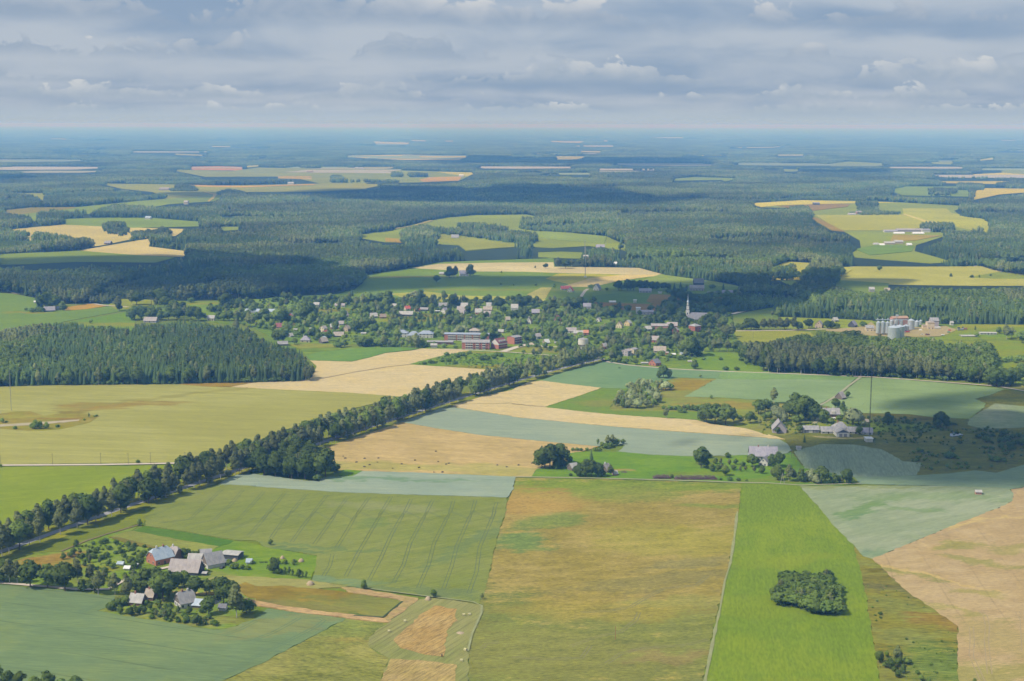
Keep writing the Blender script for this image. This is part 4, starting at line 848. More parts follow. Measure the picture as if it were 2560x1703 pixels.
def scatter(name, pts, size, kind, protos, label, cat='wood'):
    """one wood as one object: points that carry an instance each"""
    me = bpy.data.meshes.new(name); me.from_pydata(np.asarray(pts, np.float32).tolist(), [], [])
    n = len(pts)
    a = me.attributes.new('size', 'FLOAT', 'POINT'); a.data.foreach_set('value', np.asarray(size, np.float32))
    a = me.attributes.new('turn', 'FLOAT', 'POINT'); a.data.foreach_set('value', NR.uniform(0, 6.283, n).astype(np.float32))
    a = me.attributes.new('species', 'INT', 'POINT'); a.data.foreach_set('value', np.asarray(kind, np.int32))
    o = link(name, me); o['kind'] = 'stuff'; o['label'] = label
    g = bpy.data.node_groups.new(name + '_nodes', 'GeometryNodeTree')
    g.interface.new_socket('Geometry', in_out='INPUT', socket_type='NodeSocketGeometry'); g.interface.new_socket('Geometry', in_out='OUTPUT', socket_type='NodeSocketGeometry')
    N = g.nodes; gi = N.new('NodeGroupInput'); go = N.new('NodeGroupOutput'); j = N.new('GeometryNodeJoinGeometry')
    def attr(nm, tp):
        q = N.new('GeometryNodeInputNamedAttribute'); q.data_type = tp; q.inputs[0].default_value = nm; return q.outputs[0]
    sz, tn, sp_ = attr('size', 'FLOAT'), attr('turn', 'FLOAT'), attr('species', 'INT')
    cx = N.new('ShaderNodeCombineXYZ'); g.links.new(tn, cx.inputs[2])
    for i_, pr in enumerate(protos):
        oi = N.new('GeometryNodeObjectInfo'); oi.inputs['Object'].default_value = pr; oi.inputs['As Instance'].default_value = True
        cmp = N.new('FunctionNodeCompare'); cmp.data_type = 'INT'; cmp.operation = 'EQUAL'; g.links.new(sp_, cmp.inputs[2]); cmp.inputs[3].default_value = i_
        ip = N.new('GeometryNodeInstanceOnPoints'); g.links.new(gi.outputs[0], ip.inputs['Points']); g.links.new(cmp.outputs[0], ip.inputs['Selection'])
        g.links.new(oi.outputs['Geometry'], ip.inputs['Instance']); g.links.new(cx.outputs[0], ip.inputs['Rotation']); g.links.new(sz, ip.inputs['Scale'])
        g.links.new(ip.outputs[0], j.inputs[0])
    g.links.new(j.outputs[0], go.inputs[0])
    md = o.modifiers.new('scatter', 'NODES'); md.node_group = g
    return o

def pin(pts2, polys):
    """points inside any of the image outlines"""
    r = np.zeros(len(pts2), bool)
    for pg in polys:
        xs = [q[0] for q in pg]; ys = [q[1] for q in pg]
        b = (pts2[:, 0] > min(xs)) & (pts2[:, 0] < max(xs)) & (pts2[:, 1] > min(ys)) & (pts2[:, 1] < max(ys))
        ix = np.nonzero(b & ~r)[0]
        if len(ix): r[ix[inside(pts2[ix], pg)]] = True
    return r
def grid(d0, d1, sp, half=None):
    """jittered points in the view sector between two distances"""
    out = []
    ys = np.arange(d0, d1, sp)
    for y in ys:
        h = y * 0.385 + 60; x = np.arange(-h, h, sp)
        out.append(np.stack([x, np.full(len(x), y)], 1))
    P_ = np.concatenate(out); P_ += NR.uniform(-0.42, 0.42, P_.shape) * sp
    return P_
def p3d(P2, z=0.0): return np.concatenate([P2, np.full((len(P2), 1), 0.0) + z], 1)

ZA = spoly('i -400,480 110,490 600,590 1000,592 1100,545 1700,562 2357,548 j 700,198 1300,174 1540,112 1645,22 o 190,1110 190,1047 510,999 700,957 1450,932 1460,987 2010,997 2180,1042 2357,1067 l 1700,217 1980,272 1900,380 1850,520 m 0,440 250,397 300,480 1080,512 1400,522 1700,540 2357,547 2900,547')
ZA = ZA + [(4200, 312.5), (-1500, 312.5)]
ISL = [spoly(s_) for s_ in ('n 690,712 760,700 840,720 840,772 800,797 690,772', 'n 840,792 870,745 1000,737 1060,715 1120,740 1125,782 900,812', 'n 1410,492 1500,468 1600,490 1590,517 1430,520', 'n 1115,472 1200,453 1300,470 1290,497 1120,497',
    'n 250,722 255,640 340,607 590,622 590,647 410,657 430,707', 'n 590,672 600,637 760,592 1000,607 1330,612 1330,667 980,670', 'n -60,757 -60,640 190,660 210,722', 'n -60,907 -60,770 160,767 175,822 230,772 400,790 670,842 660,862 340,892',
    'n 1220,772 1250,737 1400,732 1440,747 1430,772 1235,792', 'n -60,612 -60,515 250,522 255,582', 'n 275,582 300,502 700,482 1080,522 1080,547 540,582',
    'o 410,782 560,722 690,742 690,824 500,828', 'o 690,742 900,736 1330,782 1350,822 1280,852 1000,812 700,777', 'o 830,706 1200,727 1380,762 1200,747 850,722', 'o 1240,717 1250,672 1350,667 1560,692 1560,742 1300,747', 'o 390,376 450,376 470,402 395,404', 'o 500,378 620,378 625,404 505,404',
    'o 0,392 60,392 70,415 100,425 430,425 430,445 0,440', 'o 1540,770 1700,772 1760,785 1600,785', 'o 1700,842 1900,848 1900,862 1700,860',
    'p 1265,647 1270,572 1390,572 1400,612 1550,622 1550,652 1290,657', 'p 770,612 920,597 970,642 980,667 860,652', 'p 1840,792 1850,747 2100,742 2110,792', 'p 660,1052 690,1002 860,992 860,1052', 'p 860,1072 960,987 1160,982 1165,1052 1080,1082',
    'p 1690,765 1700,712 1880,710 1890,752 1830,772', 'p 1430,852 1600,838 1600,857 1450,858', 'p 1220,992 1230,962 1900,967 1880,992 1400,1002', 'p 1160,640 1180,622 1255,618 1250,650', 'p 1800,410 2300,395 2350,408 1820,425', 'p 1920,490 1925,445 2090,450 2090,490', 'p 1730,512 1740,485 1910,482 1910,515', 'p 2160,470 2170,448 2357,432 2400,472')]
def zone_a(P2, hgt):
    b = project(p3d(P2)); t = project(p3d(P2, hgt))
    m_ = inside(b, ZA)
    isl = pin(b, ISL) & pin(project(p3d(P2, hgt * 0.5)), ISL)
    clear_b = pin(b, FAR); clear_t = np.zeros(len(P2), bool)
    for f_ in (0.4, 0.7, 1.0):
        t = project(p3d(P2, hgt * f_)); clear_t |= pin(t, FAR) & ~pin(t, ISL)
    return (m_ & ~clear_b & ~clear_t) | isl
def stands(P2):
    s1 = vnoise(P2[:, 0], P2[:, 1], 260, 1); s2 = vnoise(P2[:, 0], P2[:, 1], 140, 2); s3 = vnoise(P2[:, 0], P2[:, 1], 520, 3)
    return s1, s2, s3

# dark forest floor beneath the far woods
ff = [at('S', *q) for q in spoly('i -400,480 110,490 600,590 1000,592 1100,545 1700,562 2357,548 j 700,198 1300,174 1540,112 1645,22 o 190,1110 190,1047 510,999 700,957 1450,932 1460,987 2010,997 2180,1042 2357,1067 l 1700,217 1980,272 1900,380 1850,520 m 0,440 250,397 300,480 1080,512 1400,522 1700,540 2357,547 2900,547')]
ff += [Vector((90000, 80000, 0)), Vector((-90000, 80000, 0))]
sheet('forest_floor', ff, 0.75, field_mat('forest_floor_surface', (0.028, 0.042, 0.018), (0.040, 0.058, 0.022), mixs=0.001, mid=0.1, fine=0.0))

WP = [WOOD[(k_, s_)] for k_ in ('broad', 'birch', 'spruce', 'pine') for s_ in range(3)]
def species(P2, s1, s2, con=0.35):
    """0-2 broad, 3-5 birch, 6-8 spruce, 9-11 pine: mostly one kind to a stand"""
    n = len(P2); q = NR.random(n)
    dom = np.where(s1 > 1.0 - con, 6, np.where(s2 > 0.56, 3, 0)); dom = np.where((s1 < 0.25) & (con > 0.1), 9, dom)
    alt = np.array([0, 3, 0, 6, 9])[NR.integers(0, 5 if con > 0.1 else 3, n)]
    return np.where(q < 0.80, dom, alt) + NR.integers(0, 3, n)
P_ = grid(1500, 3000, 5.6); P_ = P_[zone_a(P_, 21)]
s1, s2, s3 = stands(P_); sc_ = (0.62 + 0.40 * np.clip(s2 * 0.6 + s3 * 0.6, 0, 1)) * NR.uniform(0.8, 1.18, len(P_))
sc_ = sc_ * np.where(vnoise(P_[:, 0], P_[:, 1], 150, 12) > 0.70, 0.5, 1.0); kp_ = vnoise(P_[:, 0], P_[:, 1], 60, 13) < 0.90; P_, sc_, s1, s2 = P_[kp_], sc_[kp_], s1[kp_], s2[kp_]
scatter('forest', p3d(P_), sc_, species(P_, s1, s2, 0.5), WP, 'mixed spruce and birch forest beyond the village fields')
P_ = grid(3000, 9500, 14.0); P_ = P_[zone_a(P_, 21)]
s1, s2, s3 = stands(P_); sc_ = (0.66 + 0.42 * np.clip(s2 * 0.5 + s3 * 0.6, 0, 1)) * NR.uniform(0.9, 1.1, len(P_))
kk = np.where(NR.random(len(P_)) < np.clip((s1 - 0.46) * 6, 0, 0.92), 4 + NR.integers(0, 3, len(P_)), NR.integers(0, 4, len(P_)))
sc_ = sc_ * np.where(vnoise(P_[:, 0], P_[:, 1], 230, 12) > 0.72, 0.55, 1.0)
scatter('far_forest', p3d(P_), sc_, kk, CL_MID, 'wide mixed forest around the distant clearings')
P_ = grid(9500, 24000, 42.0); P_ = P_[zone_a(P_, 27)]
s1, s2, s3 = stands(P_); sc_ = (0.7 + 0.45 * vnoise(P_[:, 0], P_[:, 1], 700, 5)) * NR.uniform(0.9, 1.1, len(P_))
kk = np.where(s1 > 0.55, 4 + NR.integers(0, 3, len(P_)), NR.integers(0, 4, len(P_)))
scatter('far_forest', p3d(P_), sc_, kk, CL_FAR, 'dark blue forest plain below the horizon')
P_ = grid(24000, 90000, 250.0)
P_ = P_[zone_a(P_, 30)]; P_ = P_[vnoise(P_[:, 0], P_[:, 1], 2600, 6) > 0.16]
sc_ = 0.85 + 0.7 * vnoise(P_[:, 0], P_[:, 1], 3000, 7)
scatter('far_forest', p3d(P_), sc_, NR.integers(0, 5, len(P_)), CL_VFAR, 'hazy forest at the horizon')

# near woods: whole outline as seen, trees stand where both foot and top fall inside it
EDGE = []      # front trees that can be told apart become trees of their own
def near_wood(name, outline, d0, d1, sp, hm, label, con, front, nfront, kinds=None, hj=(0.8, 1.15)):
    pg = spoly(outline); P_ = grid(d0, d1, sp)
    h = hm * NR.uniform(hj[0], hj[1], len(P_)) * (0.85 + 0.3 * vnoise(P_[:, 0], P_[:, 1], 90, 4))
    b = project(p3d(P_)); t3 = p3d(P_); t3[:, 2] = h * 0.9; t = project(t3)
    m_ = inside(b, pg) & inside(t, pg); P_, h, b = P_[m_], h[m_], b[m_]
    s1, s2, s3 = stands(P_); k = species(P_, s1, s2, con) if kinds is None else np.array(kinds)[NR.integers(0, len(kinds), len(P_))]
    # distance of each foot to the front edge line
    fl = np.array([tuple(at('S', *q))[:2] for q in spoly(front)])
    dist = np.full(len(P_), 1e9)
    for a, c in zip(fl[:-1], fl[1:]):
        ab = c - a; tt = np.clip(((P_ - a) @ ab) / (ab @ ab), 0, 1); dist = np.minimum(dist, np.linalg.norm(P_ - a - tt[:, None] * ab, axis=1))
    order = np.argsort(dist)[:nfront]; fr = np.zeros(len(P_), bool); fr[order] = True
    for i_ in np.nonzero(fr)[0]:
        EDGE.append((name, P_[i_], float(h[i_]), ('broad', 'birch', 'spruce', 'pine', 'bush')[k[i_] // 3]))
    scatter(name, p3d(P_[~fr]), h[~fr] / 20.0, k[~fr], WP + [WOOD[('bush', s_)] for s_ in range(3)], label)
near_wood('dense_wood', 'i -400,860 0,830 250,790 430,765 700,750 900,792 1180,795 1300,765 1480,750 1700,735 1850,742 1980,772 2200,790 2357,820 j 80,540 200,560 330,600 430,690 600,720 780,780 880,810 930,830 950,880 1010,980 1060,1050 1090,1130 1100,1178 f 545,150 560,182 480,202 300,203 0,207 e 2357,211 1650,224 1000,232 0,249 -300,252',
          1280, 2000, 4.7, 15.5, 'dense mixed wood beside the yellow barley field', 0.42, 'e -300,252 0,249 1000,232 1650,224 2357,211 f 0,207 300,203 480,202 560,182', 56)
near_wood('broadleaf_wood', 'm -40,860 -30,700 60,690 200,690 280,670 400,655 480,628 560,632 600,655 620,610 700,605 800,615 880,600 960,598 1000,640 1100,650 1150,640 1240,665 1300,665 1400,650 1480,668 1560,650 1640,665 1700,720 1760,700 1830,690 1880,720 1950,690 2060,690 2110,760 2120,850 2150,900 2100,960 2050,1000 2010,1045 1800,1020 1500,1000 1130,988 900,985 500,960 165,948 150,900 0,882',
          1250, 2050, 6.0, 19.0, 'dense broadleaf wood in front of the grain silos', 0.05, 'm 0,882 150,900 165,948 500,960 900,985 1130,988 1500,1000 1800,1020 2010,1045 2050,1000', 60)
# ------------------------------------------------------------------ trees one can tell apart
NAMES = {'o': ('broadleaf_tree', 'broad', 'broadleaf tree'), 'b': ('birch_tree', 'birch', 'grey-green birch'), 'w': ('willow_tree', 'willow', 'pale willow'), 's': ('spruce_tree', 'spruce', 'dark pointed spruce'),
         'p': ('columnar_tree', 'columnar', 'narrow upright tree'), 'u': ('bush', 'bush', 'rounded bush'), 'l': ('garden_tree', 'garden', 'bright green garden tree'), 'i': ('pine_tree', 'pine', 'bare-stemmed pine')}
CATS = {'o': 'tree', 'b': 'birch', 'w': 'willow', 's': 'spruce', 'p': 'tree', 'u': 'bush', 'l': 'tree', 'i': 'pine'}
TREES = []
def plant(k, p, h, group, wide=1.0):
    """one tree: big ones in the view as trunk and crown, far ones as one mesh"""
    nm, kk, say = NAMES[k]; v_ = R.randrange(4); s_ = h / HREF[kk]; wd = s_ * wide * R.uniform(0.9, 1.1)
    if k == 'b' and h < 10: nm, say = 'young_birch', 'young grey-green birch'
    if k == 'o' and h < 9.5: nm, say = 'small_tree', 'small dark broadleaf tree'
    rz = R.uniform(0, 6.28); p = Vector((p[0], p[1], 0))
    px_ = h * pxm(p) * 0.4
    if px_ > 15:
        t = link(nm, None, None, p, (0, 0, rz), (wd, wd, s_))
        link('crown', CROWN[kk][v_], t)
        if kk != 'bush': link('trunk', TRUNK[kk][v_], t)
    else:
        t = link(nm, WHOLE[kk][v_], None, p, (0, 0, rz), (wd, wd, s_))
    t['category'] = CATS[k]; t['group'] = group
    TREES.append((t, k, h, say)); return t
def many(group, tile, text, default='olb'):
    """'x,y,h[,kind]' foot point and height in photo pixels of that tile"""
    kz = TILES[tile][2]
    for w_ in text.split():
        q = w_.split(','); x, y, h = float(q[0]), float(q[1]), float(q[2])
        k = q[3] if len(q) > 3 else ('u' if h / kz < 14 and default == 'olb' else R.choice(default))
        p = at(tile, x, y)
        # foot of the crown hides the trunk base: stand the tree a little behind its lowest visible leaf
        plant(k, p, max(1.2, h / kz / pxm(p) / 0.97), group, 1.28 if tile in 'jklmio' else 1.1)
def fill(group, outline, n, hlo, hhi, kinds, sp=3.0, wide=1.0):
    pg = spoly(outline); g = [at('S', *q) for q in pg]
    xs = [q.x for q in g]; ys = [q.y for q in g]; done = []; tries = 0
    while len(done) < n and tries < n * 60:
        tries += 1
        x, y = R.uniform(min(xs), max(xs)), R.uniform(min(ys), max(ys)); h = R.uniform(hlo, hhi)
        b = project([[x, y, 0], [x, y, h * 0.92]])
        if not inside(b, pg).all() or any((x - a) ** 2 + (y - c) ** 2 < sp * sp for a, c in done): continue
        done.append((x, y)); plant(R.choice(kinds), (x, y), h, group, wide)

# the avenue: two rows along the road
G_AV = 'roadside trees of the long avenue'
gapn = [(116, 150), (160, 178), (284, 300), (330, 354), (808, 834), (1146, 1180), (1299, 1312), (1384, 1398)]
gapf = [(1158, 1172), (1310, 1318)]
for side, gaps in ((-1, gapn), (1, gapf)):
    acc = 0.0; nxt = 2.0
    for a, b in zip(AVE[:-1], AVE[1:]):
        d = (b - a); L = d.length; d = d / L; q = Vector((d.y, -d.x, 0)) * (-side)
        while nxt < acc + L:
            c = a + d * (nxt - acc); p = c + q * (7.0 + R.uniform(-0.6, 0.9))
            sx = project([[p.x, p.y, 0]])[0][0]
            nxt += R.uniform(6.0, 9.0)
            if sx < -60 or any(lo < sx < hi for lo, hi in gaps): continue
            if side == -1 and R.random() < 0.03: continue
            h = R.uniform(15.5, 21.5) * (0.94 if sx > 900 else 1.0) * (0.9 if sx > 1300 else 1)
            k = R.choices('bol', (0.76, 0.16, 0.08))[0]
            if R.random() < 0.07: k = 'w'; h = R.uniform(5, 8)
            plant(k, p, h, G_AV, 0.98)
        acc += L
many(G_AV, 'e', '1520,1268,95,w 1480,1275,80,w 1930,1140,60,w 1350,1318,120,l 1140,1395,50,w')
many(G_AV, 'f', '960,640,95,l 700,720,80,l 790,720,110,o')
# grove against the avenue
fill('broadleaf grove beside the avenue', 'e 2200,1050 2240,900 2290,810 2357,740 f 60,760 150,660 240,640 400,640 480,740 560,800 640,810 700,880 710,990 700,1065 640,1075 590,1085 585,1125 400,1105 200,1080 0,1058 e 2357,1058', 44, 12, 20, 'oooolb', 5.5, 1.05)
many('broadleaf grove beside the avenue', 'f', '640,1072,265,o 560,1080,250,o 450,1100,230,o 330,1095,215,o 745,1035,80,u 720,1040,60,u 560,1115,60,u 180,1080,200,o 80,1068,200,o')

G1 = 'trees round the southern farmsteads'
many(G1, 'a', '90,665,220 40,650,190,o 160,660,200,b 280,700,250,o 440,700,215,l 600,730,260,o 720,660,210,b 830,650,160 755,738,110,l 905,765,210,b 870,740,150,o 1060,770,200,b 1170,800,215,b 960,640,110 1330,775,230,o 1500,825,265,o 1420,700,190,o 1560,770,210,o 1640,700,150,o '
     '1260,740,170,o 1700,690,150 1800,775,180,o 1900,765,150,l 2060,850,250,o 2000,760,160 2180,975,300,b 2120,865,230,o 2270,935,130,u 1920,945,170,o 1810,1050,115,l 1630,822,90,l 1130,862,70,u 1040,912,90,l 1080,870,70,u 1000,900,60,u 1160,855,85,l 1450,862,55,u 1230,640,110,b 0,640,170,o -60,650,200,o')
many('low trees and bushes of the southern gardens', 'a', '1210,960,80 1270,950,70 1330,935,70 1180,945,60 1520,990,90 1440,965,70 1600,985,60 1740,945,70 1700,975,50 1110,945,70,l 1560,935,60 1380,900,60 1300,905,50 1640,930,60 1490,940,60 1240,905,55 1400,985,40 1850,930,50 1560,880,40 1350,860,50 1470,900,60')
many('bushes of the orchard beside the brick farmhouse', 'a', '585,440,60,l 700,322,62,l 1285,127,60,l 680,400,70 740,395,60 820,400,60 880,380,50 980,420,50 760,450,70 830,470,80 920,480,60 1000,497,50 690,500,70 1210,500,90,l 1232,530,80 1300,440,70 1280,482,50 1330,400,50 1110,382,40 1140,420,40 930,300,40 970,290,50 1070,300,45 '
     '1180,322,50 1240,322,40 860,300,30 900,350,30 1000,350,40 1060,390,30 1200,362,40 1100,350,30 850,540,60 960,560,50 1040,520,50 1150,600,40 1330,330,30 1390,370,40 800,430,50 860,430,50 940,440,45 720,440,55 780,500,60 650,420,50')
many(G1, 'a', '1690,425,95,l 1725,402,60,u 1800,420,55,u 1840,385,45,l 1780,405,45,u 2110,505,70,l 2145,525,55,u 2180,530,60,l 2235,535,52,l 2282,535,40,u 2320,482,38,u 1200,575,30 1465,560,50,l 1640,560,40')
G2 = 'trees at the edge of the wheat field'
many(G2, 'b', '135,310,60,l 165,570,140,o 200,485,60,l 270,482,42,u 345,492,58,l 225,580,60,o 265,585,95,p 305,592,100,p 340,597,80,p 395,605,75,o 430,612,80,p 462,612,78,p 995,717,88,l 1632,792,82,l 2078,808,65,b 40,472,14,u 65,472,14,u 90,472,14,u 360,470,30,u')
many('trees at the foot of the picture', 'S', '20,1712,34,o 50,1716,36,o 85,1722,30,l 118,1726,44,o 150,1730,30,u 190,1738,46,o 240,1742,36,o -15,1708,50,o')
# round copse
fill('low trees of the round copse in the bright pasture', 'd 0,842 20,760 80,690 112,650 115,610 160,560 210,540 260,560 300,600 330,540 370,530 420,560 470,570 510,530 545,530 555,610 610,630 650,660 660,700 690,740 690,790 695,850 722,885 700,920 600,952 450,945 380,940 300,905 200,880 130,875 120,850', 112, 4.5, 9.0, 'olublu', 3.3, 1.2)
many('bushes of the scrubland', 'd', '1022,1390,110,o 1090,1342,60,l 1185,1402,165,b 1120,1450,100,o 1200,1432,90,o 1240,1490,80,o 1280,1412,60,l 1200,1530,75,o 1080,1440,60,l 1290,1402,50,u 1260,1372,50,s 1160,1480,60,l 1410,1562,62,l 1480,1570,40,u 1900,1572,40,l 1500,1415,25,u 1030,950,32,u 960,887,18,u 1005,830,16,u 1035,985,24,u 985,960,12,u 1272,1180,22,u 1335,1212,16,u 1600,1200,18,u 1550,1490,12,u 995,1010,20,u 1380,1500,40,u')
G3 = 'trees and bushes of the waste ground in the barley field'
many(G3, 'e', '820,537,57,p 870,530,20,u 330,642,82,l 370,640,70,l 300,640,60,l 430,637,60,l 530,625,30,u 20,585,50,l 140,642,32,u 780,562,22,u 1268,955,35,u 8,992,32,l 890,525,22,u 60,580,20,u')
G4 = 'trees of the roadside farmstead'
many(G4, 'g', '300,1005,215,o 350,1005,235,o 410,1005,235,s 275,1000,170,o 440,965,200,o 465,1002,95,o 505,935,65,o 530,945,60,u 730,965,150,s 620,1078,120,o 680,1080,155,o 735,1082,160,o 790,1080,140,o 840,1082,70,o 600,1072,100,o 905,1072,108,b 540,1072,30,u 480,985,60,u')
G5 = 'trees of the dark-roofed farmstead'
many(G5, 'g', '1740,1002,200,o 1752,905,110,o 1720,965,120,o 1870,962,60 1920,962,60 1980,905,50 1840,1032,70 1900,1032,70 1960,1072,105,l 2000,982,70 2060,970,60 2100,1032,60 2150,1032,60 2210,992,125,o 2230,1045,70 2300,1052,75 2040,1020,55 1930,1005,55 1800,985,60 1470,1092,42,l 2000,1117,42 2080,1117,32 2160,1122,24 1920,1112,28 1830,900,35 2120,985,50')
many(G5, 'h', '95,990,145,o 35,985,120,o 90,1112,135,l 190,1122,155,b 300,1127,120,o 400,1125,118,w 490,1138,160,o 440,1142,90,w 605,1142,95,o 655,1132,60,l 722,1138,135,o 240,1112,100 40,1082,90 130,1062,60 350,1120,80,w 680,1140,60 760,1140,50')
G6 = 'trees round the white garage farmstead'
many(G6, 'h', '52,405,145,b 20,472,90,o 72,452,60,o 60,505,85,w 92,562,128,w 140,572,85,w 250,545,220,o 325,562,235,o 385,562,205,o 195,525,155,o 430,572,165,o 300,592,90,l 258,607,102,l 500,582,130,o 580,602,70,l 620,452,98,o 690,442,57,o 680,472,60,o 735,352,62,o 780,605,155,w 830,595,100,w 730,592,60,l '
     '885,622,62,w 840,692,82,l 985,582,60,w 1100,602,112,o 1590,622,142,o 1645,632,105,o 1560,632,85,o 90,682,65,o 490,672,40,l 292,672,72,l 335,762,78,s 20,560,90,l 130,600,60 560,560,60 660,560,50 700,490,50 -10,540,60 50,600,50,u 30,640,40,u 470,440,30')
many('lone trees and bushes of the dark marsh', 'h', '1380,852,42 1700,842,42 1660,905,62 1700,905,52 1640,907,42 1290,640,36 1340,860,26 1000,600,26 1730,900,30 1420,850,28', 'u')
fill('scrub of the dark marsh', 'h 1830,600 1950,600 2100,650 2500,660 2500,880 2200,872 2060,785 1880,712', 36, 3.0, 5.5, 'uul', 4.0, 1.3)
fill('scrub of the dark marsh', 'h 1940,905 2100,885 2310,930 2100,950', 18, 2.5, 4.5, 'u', 4.0, 1.4)
G7 = 'broadleaf trees at the end of the wood'
many(G7, 'h', '2070,245,150,o 2105,252,165,o 2165,248,95,l 2230,245,95,o 2280,232,120,o 2340,162,100,o 2350,242,45,l 2200,235,110,o 2130,250,60,l')
many('lone trees and bushes of the eastern fields', 'g', '1395,172,122,o 1440,172,90,o 1350,168,65,l 1418,545,112,b 1790,582,182,o 1870,592,192,o 1965,602,200,o 1745,572,125,o 2040,572,100,l 2192,587,115,o 2280,602,60 2270,502,140,o 2335,482,125,o 1735,167,36,l 1833,362,40,l 1962,100,40,l 2068,100,36,l 2235,570,60 2320,560,70,l 2100,560,50')
many('hedge of bushes and young trees by the heath', 'g', '1400,455,35 1450,462,42 1500,465,40 1550,488,50 1580,465,60 1610,460,50 1630,465,75,s 1660,468,55 1690,470,50 1720,462,50 1745,455,62,p 1580,490,40 1470,455,30 1530,460,44')
many('bushes beside the stubble field', 'g', '790,792,78,p 880,800,108,b 925,795,108,b 970,787,62,l 1022,782,56,l 830,812,60,l 560,842,34 600,842,34 635,842,32 690,838,30 760,842,34 800,845,40 860,815,50 905,808,50 950,790,50')
fill('young birches and willows of the heath copse', 'g 905,440 945,400 955,320 1000,262 1075,235 1090,200 1200,160 1240,180 1275,180 1350,175 1450,185 1490,230 1505,270 1380,300 1340,340 1365,400 1360,435 1160,460 1100,445 980,450', 120, 5.0, 9.5, 'bbblpw', 3.2, 1.15)

G8 = 'trees of the western farm and lane'
many(G8, 'i', '1090,657,132,b 1215,602,130,b 1260,602,120,o 1395,602,142,i 1470,592,140,o 1515,562,125,b 700,602,100,b 370,642,160,s 420,642,145,o 480,642,125,o 510,622,110,o 440,602,120,o 580,652,78,l 300,667,40 340,662,42 380,667,45 240,652,24 835,772,40,l 1240,735,125,o 1300,735,128,o 1350,728,112,o 1400,738,125,o 1210,742,92,o 1480,742,85 '
     '1550,738,122 1620,722,135 1700,732,122 1760,747,135 1830,748,115 1890,742,65 1440,622,90 1520,622,100 1600,642,90 1680,642,72 1760,582,50 2080,612,122,o 2010,742,72 2060,748,82 2120,742,82 2180,752,62 2200,632,92 2260,642,62 2310,802,110 2240,742,82 2290,702,62 2340,642,72 2180,852,122,b 1640,742,110 1790,700,90 1660,700,80 1560,660,70 1460,680,60 1100,655,60')
G9 = 'village trees'
many(G9, 'j', '300,552,170,b 340,512,120 270,512,90 400,492,100 500,492,92,o 560,482,72 640,502,162,l 690,492,152,o 720,482,120 600,482,82 950,472,205,o 900,452,175,o 1000,442,185,o 870,522,92 1015,522,82,l 640,735,145,o 700,735,145,o 600,705,100,o 730,642,62 830,762,78,l 790,402,112 740,322,100 610,262,62 680,322,82 560,342,62 440,352,72 300,342,72 150,482,122 60,482,122 '
     '200,422,112 1225,542,122,o 1290,532,112 1180,502,82 1070,652,92,s 1100,662,92,o 1220,252,82 1280,242,62 1450,292,112 1400,262,82 1510,192,92,s 1560,322,122 1640,322,152 1700,302,162 1750,392,122,o 1790,382,112 1820,282,132 1870,282,132 1900,352,122,l 1930,292,152 1960,292,102 1370,802,72 1330,792,62 1420,792,92 1590,782,122,o 1640,792,132,o 1690,782,112 1740,772,82 '
     '1800,782,82 1850,792,82 1900,792,92 1950,792,82 2000,792,72 1550,622,142 1600,602,112 1680,562,122 1750,552,132 1820,682,92 1790,622,102 1860,642,92 1890,682,92 1950,592,122 2020,582,132 2080,582,112 2120,562,92 2010,432,122 2200,562,62 2180,792,132,b 2260,802,172,b 2100,792,82 2330,792,82 860,672,62 940,702,32 1500,542,62 1440,532,42 1350,482,72 1400,482,52 130,360,70 370,350,60 260,330,50 1180,660,50 780,480,60')
many(G9, 'k', '60,282,142 40,202,72 370,242,112,w 430,242,122,o 480,322,112 540,312,102 610,312,118,s 350,322,62 810,312,142,o 850,312,112 900,312,132,s 1080,332,82 1200,282,92,o 1240,272,82 1130,302,62 1340,352,152,o 1370,332,122 1300,332,82 1540,242,52 1590,332,152,o 1660,332,142,o 1700,292,112 1500,302,62 1840,302,82 1940,302,82 1980,292,62 780,542,132,o 860,542,132,o 920,522,132 980,542,112 '
     '1060,562,112 1120,572,112 1000,622,92 880,642,102,w 940,632,92,w 830,602,62 520,562,162,s 580,542,152,s 440,542,102,s 620,502,112,s 680,622,132,s 320,612,112 350,502,52 560,622,62 640,642,62 700,702,112,b 1190,642,82 1280,692,82 1330,692,72 1260,602,92 1330,602,102 1400,602,92 1480,612,102 1550,622,112 1620,642,82 1700,722,112 1740,722,92 1780,642,82 1850,652,92 1950,642,92 2000,722,112 '
     '2050,742,102 2100,762,102 2150,802,102 2200,812,102 2280,802,92 1560,512,62 1640,522,62 1500,462,102,o 1560,452,102,o 1610,462,82 1800,522,62 1880,482,52 1960,562,72 1350,452,52 2100,442,132,l 2150,462,112 2050,502,72 2200,522,82 2270,542,92 2300,642,82 2000,422,102 1940,432,92 2070,332,102 2150,322,112 2230,332,122 2300,302,102 2000,352,82 270,802,92,p 330,802,102,p 390,802,132,b 480,792,62 60,772,72 120,782,82 1440,580,60 1160,470,60')
many('bushes of the allotments beyond the avenue', 'k', '740,897,46 470,1002,42 550,992,52 690,972,42 770,972,52 830,997,42 860,922,52 930,902,52 1015,872,36 1150,952,62 1220,952,62 1290,932,52 1370,912,52 1470,972,46,l 1550,1002,100,p 1620,967,62,l 1400,1042,72 1440,1047,62 1500,1032,52 1645,862,36 2000,907,30 1760,902,92,b 1840,902,112,b 1800,882,42 1740,962,62 840,812,42 700,802,52 600,990,30 1180,930,50 1330,900,50 900,890,40')
many(G9, 'y', '1255,800,150,o 1300,792,120,o 1340,800,110,l 1385,802,120,l 1430,795,150,b 1480,790,170,o 1530,780,190,o 1580,770,190,o 1230,780,140,o 1200,760,150,o 1620,800,180,o 1560,830,160,o 1450,850,110,l')
